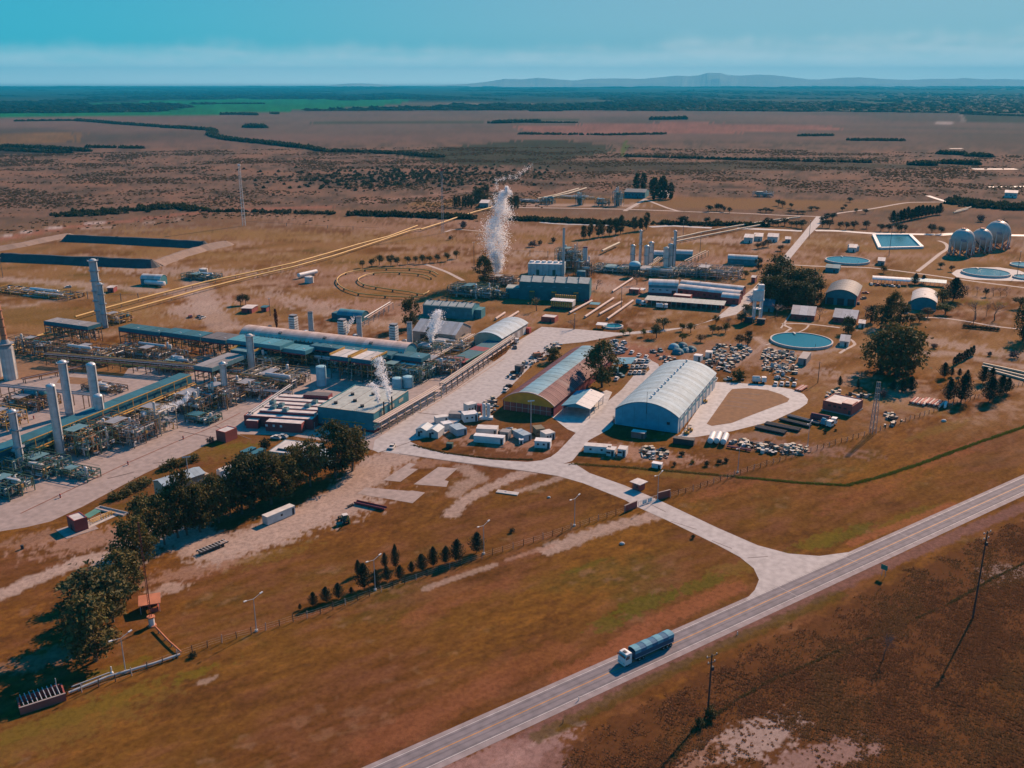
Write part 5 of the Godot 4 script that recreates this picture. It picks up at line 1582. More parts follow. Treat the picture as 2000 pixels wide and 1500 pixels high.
func scrap(where: String, outline: Array, n: int) -> void:
	var p := pts(outline)
	var lo := p[0]
	var hi := p[0]
	for q in p:
		lo = lo.min(q); hi = hi.max(q)
	var made := 0
	var tries := 0
	while made < n and tries < n * 30:
		tries += 1
		var q := Vector2(rng.randf_range(lo.x, hi.x), rng.randf_range(lo.y, hi.y))
		if not Geometry2D.is_point_in_polygon(q, p):
			continue
		made += 1
		var kind: String = ["crate", "crate", "drum", "steel_bin", "scrap_beam", "scrap_sheet", "cable_reel", "pallet_stack"][rng.randi() % 8]
		var turn := rng.randf_range(0, 360)
		var size := rng.randf_range(0.4, 0.95)
		var tone: String = ["white_dirty", "rust", "grey", "pink_pale", "grey_dark", "cream", "roof_blue", "rust", "dark", "teal_grey", "dark", "grey_dark", "grey"][rng.randi() % 13]
		var word: String = {"white_dirty": "off-white", "rust": "rusty", "grey": "grey", "pink_pale": "pinkish", "grey_dark": "dark grey", "cream": "cream", "roof_blue": "pale blue", "white": "white", "dark": "black", "teal_grey": "blue-green"}[tone]
		var part := "%s %s" % ["far" if q.y < (lo.y + hi.y) / 2.0 else "near", "left" if q.x < lo.x + (hi.x - lo.x) / 3.0 else "right" if q.x > hi.x - (hi.x - lo.x) / 3.0 else "middle"]
		var label := "%s %s%s at the %s of %s" % [word, "small " if size < 0.58 else "large " if size > 0.78 else "", kind.replace("_", " "), part, where]
		var key := kind + tone
		if scrap0.has(key):
			var c := twin(scrap0[key], label, q.x, q.y, turn, size)
			c.set_meta("group", kind.replace("_", " ") + "s lying in the yards")
			continue
		var o := thing(kind, label, kind.replace("_", " "), q.x, q.y, turn, kind.replace("_", " ") + "s lying in the yards")
		scrap0[key] = o
		var m: Material = mats[tone]
		match kind:
			"crate":
				bx(o, "box", m, 0, 0.7, 0, 1.8, 1.3, 1.5)
				bx(o, "lid", mats.cream, 0, 1.4, 0, 1.9, 0.1, 1.6)
				bx(o, "skid", mats.wood_dark, 0, 0.05, 0, 1.7, 0.1, 1.4)
			"drum":
				rod(o, "barrel", m, Vector3.ZERO, Vector3(0, 1.4, 0), 0.8)
				rod(o, "rim", mats.galv, Vector3(0, 1.38, 0), Vector3(0, 1.48, 0), 0.86)
			"steel_bin":
				bx(o, "floor", m, 0, 0.2, 0, 2.6, 0.1, 1.6)
				for s in [-1, 1]:
					bx(o, "side", m, 0, 0.7, s * 0.85, 2.8, 1.1, 0.1, 0, 0, s * 12)
					bx(o, "end", m, s * 1.4, 0.7, 0, 0.1, 1.1, 1.6)
			"scrap_beam":
				bx(o, "web", m, 0, 0.35, 0, 5.0, 0.4, 0.12)
				for s in [0.12, 0.58]:
					bx(o, "flange", m, 0, s, 0, 5.0, 0.08, 0.45)
			"scrap_sheet":
				for i in 3:
					bx(o, "sheet", m, i * 0.15, 0.12 + i * 0.16, i * 0.1, 2.8, 0.05, 1.8, i * 9.0, 3)
			"cable_reel":
				for s in [-1, 1]:
					rod(o, "flange", m, Vector3(s * 0.55, 0.9, 0), Vector3(s * 0.65, 0.9, 0), 0.9)
				rod(o, "core", mats.dark, Vector3(-0.55, 0.9, 0), Vector3(0.55, 0.9, 0), 0.5)
			"pallet_stack":
				for i in 4:
					bx(o, "pallet", m, rng.randf_range(-0.1, 0.1), 0.12 + i * 0.25, 0, 1.6, 0.16, 1.4, rng.randf_range(-8, 8))



# ---------- the gas plant ----------
const LIE := -22.0       # how the plant's long sides lie


func column(label: String, x: float, z: float, h: float, r: float, decks := 2, m := "silver", pipe := true, lean := 0.0) -> Node3D:
	var o := thing("process_column", label, "column", x, z, LIE + lean, "process columns")
	rod(o, "skirt", mats.steel, Vector3.ZERO, Vector3(0, 1.6, 0), r * 1.06, 1.0, 20)
	rod(o, "shell", mats[m], Vector3(0, 1.5, 0), Vector3(0, h - r * 0.5, 0), r, 1.0, 24)
	ball(o, "head", mats[m], Vector3(0, h - r * 0.5, 0), r, r * 0.7, r, 20)
	var y := 3.0
	while y < h - 2.0:
		rod(o, "band", mats.steel_pale, Vector3(0, y, 0), Vector3(0, y + 0.12, 0), r + 0.03, 1.0, 20)
		y += 4.2
	for k in decks:
		var dy := h - 0.8 - k * h / (decks + 0.6)
		rod(o, "platform", mats.steel, Vector3(0, dy, 0), Vector3(0, dy + 0.12, 0), r + 0.9, 1.0, 14)
		for i in 10:
			var a := TAU * i / 10.0
			bx(o, "rail_post", mats.galv, cos(a) * (r + 0.85), dy + 0.6, sin(a) * (r + 0.85), 0.05, 1.1, 0.05)
	bar(o, "ladder", mats.steel, Vector3(r + 0.25, 0.5, 0.3), Vector3(r + 0.25, h - 0.6, 0.3), 0.5, 0.12)
	if pipe:
		rod(o, "side_pipe", mats.white_dirty, Vector3(-r - 0.35, 0.5, 0.4), Vector3(-r - 0.35, h - r * 0.4, 0.4), 0.24)
		rod(o, "top_pipe", mats.white_dirty, Vector3(-r - 0.35, h - r * 0.4, 0.4), Vector3(0, h + 0.3, 0), 0.24)
		ball(o, "bend", mats.white_dirty, Vector3(-r - 0.35, h - r * 0.4, 0.4), 0.26, 0.26, 0.26, 8)
	return o


func stack(label: String, x: float, z: float, h: float, r: float, m := "steel_pale", tip := "steel", group := "") -> Node3D:
	var o := thing("exhaust_stack", label, "stack", x, z, LIE, group)
	bx(o, "base", mats.concrete_old, 0, 0.3, 0, r * 3, 0.6, r * 3)
	rod(o, "shaft", mats[m], Vector3(0, 0.5, 0), Vector3(0, h - 0.8, 0), r, 0.92, 18)
	rod(o, "tip", mats[tip], Vector3(0, h - 0.9, 0), Vector3(0, h, 0), r * 0.95, 1.0, 18)
	rod(o, "mouth", mats.dark, Vector3(0, h - 0.05, 0), Vector3(0, h + 0.02, 0), r * 0.8, 1.0, 18)
	for k in 3:
		rod(o, "band", mats.galv, Vector3(0, h * (0.25 + 0.24 * k), 0), Vector3(0, h * (0.25 + 0.24 * k) + 0.15, 0), r + 0.06, 1.0, 18)
	return o


func tank(label: String, x: float, z: float, h: float, r: float, m: String, domed := true) -> Node3D:
	var o := thing("storage_tank", label, "tank", x, z, LIE)
	rod(o, "foundation", mats.concrete_old, Vector3.ZERO, Vector3(0, 0.25, 0), r + 0.4, 1.0, 24)
	rod(o, "shell", mats[m], Vector3(0, 0.2, 0), Vector3(0, h, 0), r, 1.0, 28)
	if domed:
		ball(o, "roof", mats[m], Vector3(0, h, 0), r, r * 0.22, r, 24)
	for k in 4:
		rod(o, "band", mats[m], Vector3(0, h * k / 4.0 + 0.4, 0), Vector3(0, h * k / 4.0 + 0.48, 0), r + 0.05, 1.0, 24)
	bar(o, "ladder", mats.galv, Vector3(r + 0.15, 0.2, 0.5), Vector3(r + 0.15, h + 0.8, 0.5), 0.5, 0.1)
	for k in 8:
		var a := TAU * k / 8.0
		bx(o, "rail_post", mats.galv, cos(a) * (r - 0.1), h + 0.5, sin(a) * (r - 0.1), 0.06, 1.0, 0.06)
	return o


func tangle(o: Node3D, w: float, d: float, h: float, n: int, seed_: int, palette: Array) -> void:        # the finer pipework of a unit, in one part
	var r := RandomNumberGenerator.new()
	r.seed = seed_
	var b := MB.new()
	for i in n:
		b.tint = palette[r.randi() % palette.size()]
		var rad := r.randf_range(0.07, 0.3)
		var p := Vector3(r.randf_range(-w, w) / 2, r.randf_range(0.4, h), r.randf_range(-d, d) / 2)
		for s in r.randi_range(2, 4):
			var q := p
			match r.randi() % 4:
				0: q.x = clampf(p.x + r.randf_range(-1, 1) * w * 0.4, -w / 2, w / 2)
				1: q.z = clampf(p.z + r.randf_range(-1, 1) * d * 0.4, -d / 2, d / 2)
				_: q.y = r.randf_range(0.2, h)
			if p.distance_to(q) > 0.4:
				b.tube(p, q, rad, rad, 5)
				p = q
		if i % 4 == 0:
			b.box(p, Vector3(r.randf_range(0.4, 1.1), r.randf_range(0.4, 1.3), r.randf_range(0.4, 1.1)))
	var m := put(o, "pipework", b.done(), mats.pipework)
	m.set_meta("kind", "stuff")


const PALE := [Color(0.5, 0.5, 0.5), Color(0.62, 0.6, 0.56), Color(0.34, 0.36, 0.37), Color(0.5, 0.3, 0.08), Color(0.2, 0.1, 0.06), Color(0.08, 0.2, 0.2), Color(0.55, 0.44, 0.36), Color(0.12, 0.12, 0.12)]
const WARM := [Color(0.5, 0.28, 0.07), Color(0.35, 0.17, 0.07), Color(0.22, 0.1, 0.06), Color(0.5, 0.42, 0.34), Color(0.1, 0.14, 0.13), Color(0.3, 0.3, 0.3), Color(0.62, 0.6, 0.58)]
const COOL := [Color(0.06, 0.2, 0.22), Color(0.04, 0.13, 0.12), Color(0.3, 0.42, 0.44), Color(0.6, 0.62, 0.62), Color(0.2, 0.16, 0.12), Color(0.45, 0.27, 0.08), Color(0.3, 0.3, 0.3)]


func unit(label: String, x: float, z: float, w: float, d: float, h: float, frame: String, palette: Array, vessels := 2, towers := 1, deck := "steel", bays := 3, density := 1.0, turn := LIE) -> Node3D:
	var o := thing("process_unit", label, "process unit", x, z, turn, "process units of pipes and frames")
	var r := RandomNumberGenerator.new()
	r.seed = hash(label)
	var rows := maxi(2, int(d / 5.0) + 1)
	for i in bays + 1:
		for j in rows:
			var px := -w / 2 + w * i / bays
			var pz := -d / 2 + d * j / (rows - 1.0)
			bx(o, "post", mats[frame], px, h / 2, pz, 0.26, h, 0.26)
	for y in [h * 0.52, h]:
		for j in rows:
			bx(o, "beam", mats[frame], 0, y, -d / 2 + d * j / (rows - 1.0), w, 0.26, 0.2)
		for i in bays + 1:
			bx(o, "beam", mats[frame], -w / 2 + w * i / bays, y - 0.02, 0, 0.2, 0.24, d)
	for k in mini(bays, 2):
		bx(o, "deck", mats[deck], -w / 2 + w * (k + 0.5 + (bays - 2) * 0.5) / bays, h * (0.52 if k else 1.0) + 0.16, r.randf_range(-0.1, 0.1) * d, w / bays * 0.92, 0.06, d * 0.62)
	for s in [-1, 1]:
		bx(o, "handrail", mats.yellow if frame != "frame_green" else mats.frame_green, 0, h + 1.1, s * d / 2, w, 0.08, 0.08)
	for k in vessels:
		var vr := r.randf_range(0.6, 1.1)
		var lv := r.randf_range(0.3, 0.5) * w
		var p := Vector3(r.randf_range(-0.25, 0.25) * w, r.randf_range(1.5, h + 0.6), r.randf_range(-0.4, 0.4) * d)
		var tone: String = ["white_dirty", "silver", "steel_pale", "teal_pale"][r.randi() % 4]
		var v := rod(o, "vessel", mats[tone], p - Vector3(lv / 2, 0, 0), p + Vector3(lv / 2, 0, 0), vr, 1.0, 14)
		for s in [-1, 1]:
			ball(o, "vessel_end", mats[tone], p + Vector3(s * lv / 2, 0, 0), vr * 0.4, vr, vr, 12)
			bx(o, "saddle", mats[frame], p.x + s * lv * 0.3, p.y / 2, p.z, 0.4, p.y, vr * 1.2)
	for k in towers:
		var tr := r.randf_range(0.4, 0.8)
		var th := r.randf_range(0.7, 1.35) * h
		var p := Vector3(r.randf_range(-0.42, 0.42) * w, 0, r.randf_range(-0.42, 0.42) * d)
		rod(o, "upright_vessel", mats.white_dirty if k % 2 else mats.silver, p, p + Vector3(0, th, 0), tr, 1.0, 14)
		ball(o, "vessel_head", mats.white_dirty if k % 2 else mats.silver, p + Vector3(0, th, 0), tr, tr * 0.6, tr, 12)
	tangle(o, w, d, h * 0.95, int(w * d * 0.62 * density) + 20, hash(label), palette)
	return o


func rack(label: String, ax: float, az: float, bxx: float, bz: float, wide: float, h: float, pipes: Array, frame := "steel", levels := 1, bent := 7.0, called := "pipe_rack") -> Node3D:      # a pipe bridge from a to b
	var a := Vector2(ax, az)
	var b := Vector2(bxx, bz)
	var o := thing(called, label, "pipe rack", ax, az, rad_to_deg(atan2(-(bxx - ax), -(bz - az))))
	var long := a.distance_to(b)
	var n := maxi(1, roundi(long / bent))
	for k in n + 1:
		var z := -long * k / n
		for s in [-1, 1]:
			bx(o, "post", mats[frame], s * wide / 2, h / 2, z, 0.28, h, 0.28)
		for l in levels:
			bx(o, "cross_beam", mats[frame], 0, h - 0.1 - l * 2.0, z, wide + 0.4, 0.25, 0.24)
	for l in levels:
		for i in pipes.size():
			var x := -wide / 2 + 0.3 + (wide - 0.6) * (i / maxf(pipes.size() - 1.0, 1.0) if pipes.size() > 1 else 0.5)
			var r: float = [0.3, 0.2, 0.26, 0.16][(i + l) % 4] if pipes.size() > 1 else 0.5
			rod(o, "pipe", mats[pipes[(i + l) % pipes.size()]], Vector3(x, h + r - l * 2.0, 1.0), Vector3(x, h + r - l * 2.0, -long - 1.0), r, 1.0, 8)
	return o


func cooler(label: String, x: float, z: float, w: float, d: float, turn: float, h: float, side: String, top: String, rail := "", legs := true) -> Node3D:       # a bank of air coolers on steel legs
	var o := thing("air_cooler", label, "air cooler", x, z, turn, "air cooler banks")
	var k := maxi(2, roundi(w / 7.0))
	bx(o, "casing", mats[side], 0, h - 0.9, 0, w, 1.8, d)
	for i in k:
		bx(o, "fan_deck", worn(mats[top], i + int(w)), -w / 2 + w * (i + 0.5) / k, h + 0.06, 0, w / k - 0.35, 0.12, d - 0.5)
		rod(o, "fan_ring", mats.dark, Vector3(-w / 2 + w * (i + 0.5) / k, h - 2.4, 0), Vector3(-w / 2 + w * (i + 0.5) / k, h - 1.8, 0), minf(w / k, d) * 0.4, 1.0, 14)
		if i % 2:
			bx(o, "hatch", mats.steel_pale, -w / 2 + w * (i + 0.5) / k + 0.8, h + 0.2, d * 0.2, 0.9, 0.25, 0.7)
	bx(o, "tube_header", mats.maroon, 0, h - 2.0, d / 2 + 0.15, w * 0.98, 0.5, 0.5)
	if legs:
		for i in k + 1:
			for s in [-1, 1]:
				bx(o, "leg", mats.frame_rust if i % 2 else mats.frame_green, -w / 2 + 0.2 + (w - 0.4) * i / k, (h - 1.8) / 2, s * (d / 2 - 0.2), 0.32, h - 1.8, 0.32)
			bx(o, "cross_beam", mats.frame_rust, -w / 2 + 0.2 + (w - 0.4) * i / k, h * 0.5, 0, 0.24, 0.3, d)
		for s in [-1, 1]:
			bx(o, "long_beam", mats.ochre_dark, 0, h * 0.52, s * d / 2, w, 0.3, 0.25)
		tangle(o, w * 0.96, d * 0.9, h - 2.2, int(w * 2.6), hash(label), WARM)
	if rail:
		for s in [-1, 1]:
			bx(o, "parapet", mats[rail], s * w / 2, h + 0.6, 0, 0.25, 0.9, d + 0.2)
	return o


func plant_site() -> void:
	var t: Node3D
	var w: float
	var d: float
	# ---- the long barrel-roofed compressor hall
	t = thing("compressor_hall", "long hall with pinkish barrel roof above the row of air coolers", "hall", -92.3, -450.1, LIE)
	w = 94.0
	shed(t, w, 13.0, 9.0, 3.2, "arch", mats.teal, mats.pink_pale, "x", 24, 0.4, mats.teal_pale)
	for k in 7:
		bx(t, "roof_vent", mats.grey_dark, -w / 2 + 10 + k * 13.0, 11.4, 4.2 if k % 2 else -5.0, 1.6, 1.2, 1.3, 0, 0, 20)
	for k in 40:
		bx(t, "eave_bracket", mats.dark, -w / 2 + 1.2 + k * 2.35, 9.3, 6.9, 0.3, 0.7, 0.6)
	# ---- air coolers in front of it
	var n := 0
	for k in [
		[-233.5, -483.8, 31.5, 9, -18.7, 10.0, "teal", "grey", "", "westernmost air cooler bank, teal with grey deck by the tall tower"], [-190.2, -471.2, 27.4, 9, -16.4, 10.0, "teal", "teal_dark", "", "long dark teal air cooler bank in front of the hall, west half"], [-165.4, -462.2, 25.1, 9.9, -13.3, 10.0, "teal", "teal_roof", "", "long teal air cooler bank in front of the hall, east half"],
		[-145.7, -454.6, 15.2, 12.4, -17.4, 10.0, "teal_dark", "grey_dark", "", "short air cooler bank with dark deck at the hall's west end"], [-123.6, -444.8, 31.7, 11.3, -19.2, 10.5, "teal_pale", "teal_pale", "", "light teal air cooler bank highest against the barrel roof"], [-127.1, -440.2, 12.8, 15.2, -12.5, 8.0, "teal", "teal_grey", "yellow", "low teal air cooler bank with yellow rails beside a column"],
		[-103.3, -437.5, 14.5, 9.6, -13.2, 9.0, "teal_pale", "teal_pale", "", "small light teal air cooler bank under the barrel roof"], [-75.7, -433.9, 45.5, 8.8, -18.9, 9.5, "teal", "teal_roof", "", "narrow teal air cooler strip along the barrel roof's east half"], [-47, -424.4, 14.8, 8.9, -20.2, 9.0, "teal", "teal", "", "bright teal air cooler bank at the hall's east end"],
		[-77.1, -419.6, 9.9, 12.5, -22.6, 11.0, "teal", "roof_pale", "yellow", "high air cooler with pale deck and yellow rail, left of a pair"], [-65.9, -415.7, 10.8, 14, -23.4, 11.0, "teal", "roof_pale", "yellow", "high air cooler with pale deck and yellow rail, right of a pair"], [-133.5, -411.6, 10.4, 23.4, -26.3, 10.0, "teal_grey", "grey", "", "long pinkish-grey air cooler bank running away from the teal pipe bridge"],
	]:
		t = cooler(k[9], k[0], k[1], maxf(k[2], 6.0), clampf(k[3], 5.0, 26.0), LIE + (-1.5 if n == 0 else 0.0), k[5], k[6], k[7], k[8])
	# ---- the teal covered pipe bridge
	t = thing("covered_pipe_bridge", "long teal covered pipe bridge with yellow rails running up from the frame's edge", "pipe bridge", -165.3, -343.5, -22.2)
	var long := 112.0
	for k in 14:
		var z := long / 2 - (k + 0.5) * long / 14.0
		bx(t, "roof_panel", worn(mats.teal_roof, k), 0, 8.4 + (0.04 if k % 2 else 0.0), z, 6.4, 0.16, long / 14.0 - 0.06)
		bx(t, "side_panel", worn(mats.teal, k + 3), 3.1, 6.0, z, 0.16, 4.4, long / 14.0 - 0.05)
		for s in [-1, 1]:
			bx(t, "leg", mats.frame_green, s * 2.3, 2.3, z, 0.4, 4.6, 0.4)
		bx(t, "rail_post", mats.yellow, 4.0, 7.0, z, 0.22, 3.2, 0.22)
		bx(t, "bracket", mats.yellow, 3.4, 8.2, z, 1.4, 0.18, 0.18)
	bx(t, "rail", mats.yellow, 4.0, 8.6, 0, 0.28, 0.28, long)
	bx(t, "rail", mats.yellow, 4.6, 5.0, 0, 0.35, 0.35, long)
	rod(t, "pipe", mats.yellow, Vector3(5.4, 4.4, -long / 2), Vector3(5.4, 4.4, long / 2), 0.3)
	rod(t, "pipe", mats.silver, Vector3(-3.6, 6.4, -long / 2), Vector3(-3.6, 6.4, long / 2), 0.4)
	tangle(t, 5.0, long * 0.96, 4.2, 260, 77, COOL)
	# ---- columns
	for k in [
		["tallest lattice-clad distillation tower at the plant's west end", -233.6, -518.1, 37.5, 2.1, 6, "tower_grey"], ["slimmer column attached in front of the tallest tower", -228.1, -511, 25.5, 1.3, 4, "tower_grey"],
		["thin leaning-looking column with platforms at the frame's left edge", -172.3, -305, 23.3, 1.15, 3, "silver"], ["broad bright column in front of the teal bridge, left of a pair", -165.6, -320.3, 27.6, 1.5, 0, "silver"],
		["column behind the teal bridge with a side pipe", -182, -364, 23.7, 1.6, 1, "silver"], ["column behind the bridge, rear of the tight pair", -170.6, -364, 22.7, 1.75, 0, "silver"], ["column before the bridge, front of the tight pair", -162.3, -348.3, 14.5, 1.75, 0, "silver"],
		["thin column beside the long pinkish cooler bank", -122.5, -381, 18.1, 1.1, 1, "silver"], ["pale column with a pipe loop in front of the low yellow-railed cooler", -122.8, -424.6, 18.8, 1.45, 1, "white_dirty"],
	]:
		column(k[0], k[1], k[2], k[3], k[4], k[5], k[6], true)
	t = thing("furnace", "white upright furnace drum carrying a tall rusty stack", "furnace", -232.3, -414.8, LIE)
	rod(t, "drum", mats.white_dirty, Vector3.ZERO, Vector3(0, 15.0, 0), 3.0, 1.0, 28)
	rod(t, "cone", mats.steel, Vector3(0, 15.0, 0), Vector3(0, 19.0, 0), 3.0, 0.5, 24)
	for k in 12:
		var a := TAU * k / 12
		bx(t, "panel_rib", mats.steel_pale, cos(a) * 3.02, 7.5, sin(a) * 3.02, 0.2, 15.0, 0.2, rad_to_deg(-a))
	rod(t, "platform", mats.steel, Vector3(0, 17.0, 0), Vector3(0, 17.2, 0), 3.6, 1.0, 20)
	rod(t, "stack", mats.stack_rust, Vector3(0, 18.5, 0), Vector3(-1.0, 40.0, 0), 1.25, 0.85, 20)
	for k in 5:
		rod(t, "stack_band", mats.rust, Vector3(0, 21.0 + k * 3.8, 0), Vector3(0, 21.3 + k * 3.8, 0), 1.3, 1.0, 18)
	t = thing("furnace", "second white furnace drum cut by the frame's left edge", "furnace", -241.1, -418.8, LIE)
	rod(t, "drum", mats.white_dirty, Vector3.ZERO, Vector3(0, 14.0, 0), 3.0, 1.0, 24)
	rod(t, "cone", mats.steel, Vector3(0, 14.0, 0), Vector3(0, 18.0, 0), 3.0, 0.5, 20)
	rod(t, "stack", mats.stack_rust, Vector3(0, 17.5, 0), Vector3(0, 28.0, 0), 1.2, 0.9, 18)
	tank("white upright tank standing in the shaded court of the plant", -86.2, -404.7, 9.0, 2.3, "tank_blue")
	tank("squat pale blue tank, left of two beside the steaming building", -51.6, -401, 4.6, 2.3, "tank_blue")
	tank("squat pale blue tank, right of two beside the steaming building", -46.9, -402.5, 4.8, 2.4, "tank_blue")
	for k in [["louvred white silencer box, west of three behind the hall", -118.5, -494.1, 9.0], ["louvred white silencer box, middle of three behind the hall", -90.3, -484.4, 9.0], ["louvred white silencer box, east of three behind the hall", -61.7, -474.1, 9.0]]:
		t = thing("silencer", k[0], "silencer", k[1], k[2], LIE, "louvred silencers behind the hall")
		bx(t, "core", mats.dark, 0, k[3] / 2 + 1, 0, 3.0, k[3] + 2, 3.0)
		for i in 6:
			bx(t, "louvre", mats.white, 0, 3.2 + i * 1.35, 0, 3.7, 0.95, 3.7)
		bx(t, "cap", mats.steel, 0, k[3] + 2.3, 0, 3.4, 0.5, 3.4)
	stack("grey exhaust stack, west of three behind the hall", -108.8, -493, 13.5, 1.5, "steel_pale", "steel", "exhaust stacks behind the hall")
	stack("grey exhaust stack, middle of three behind the hall", -81.3, -484.4, 13.0, 1.5, "steel_pale", "steel", "exhaust stacks behind the hall")
	stack("grey exhaust stack, east of three behind the hall", -53.4, -474.1, 12.5, 1.5, "steel_pale", "steel", "exhaust stacks behind the hall")
	for k in [["red turbine housing between the west silencer and stack", -112, -488.6], ["red turbine housing between the middle silencer and stack", -84.2, -480.2], ["white turbine housing between the east silencer and stack", -56.9, -469]]:
		t = thing("turbine_housing", k[0], "turbine", k[1], k[2], LIE)
		bx(t, "housing", mats.white if k[0].contains("white") else mats.brick, 0, 1.6, 0, 4.0, 3.0, 3.0)
		bx(t, "duct", mats.white, 1.4, 3.6, 0, 1.8, 1.6, 2.0)
		bx(t, "base", mats.concrete_old, 0, 0.15, 0, 6.0, 0.3, 4.0)
	plant("cypress_tree", "column", "dark red narrow cypress behind the barrel hall", -132, -511, 11, 0.7, "leaf_red")
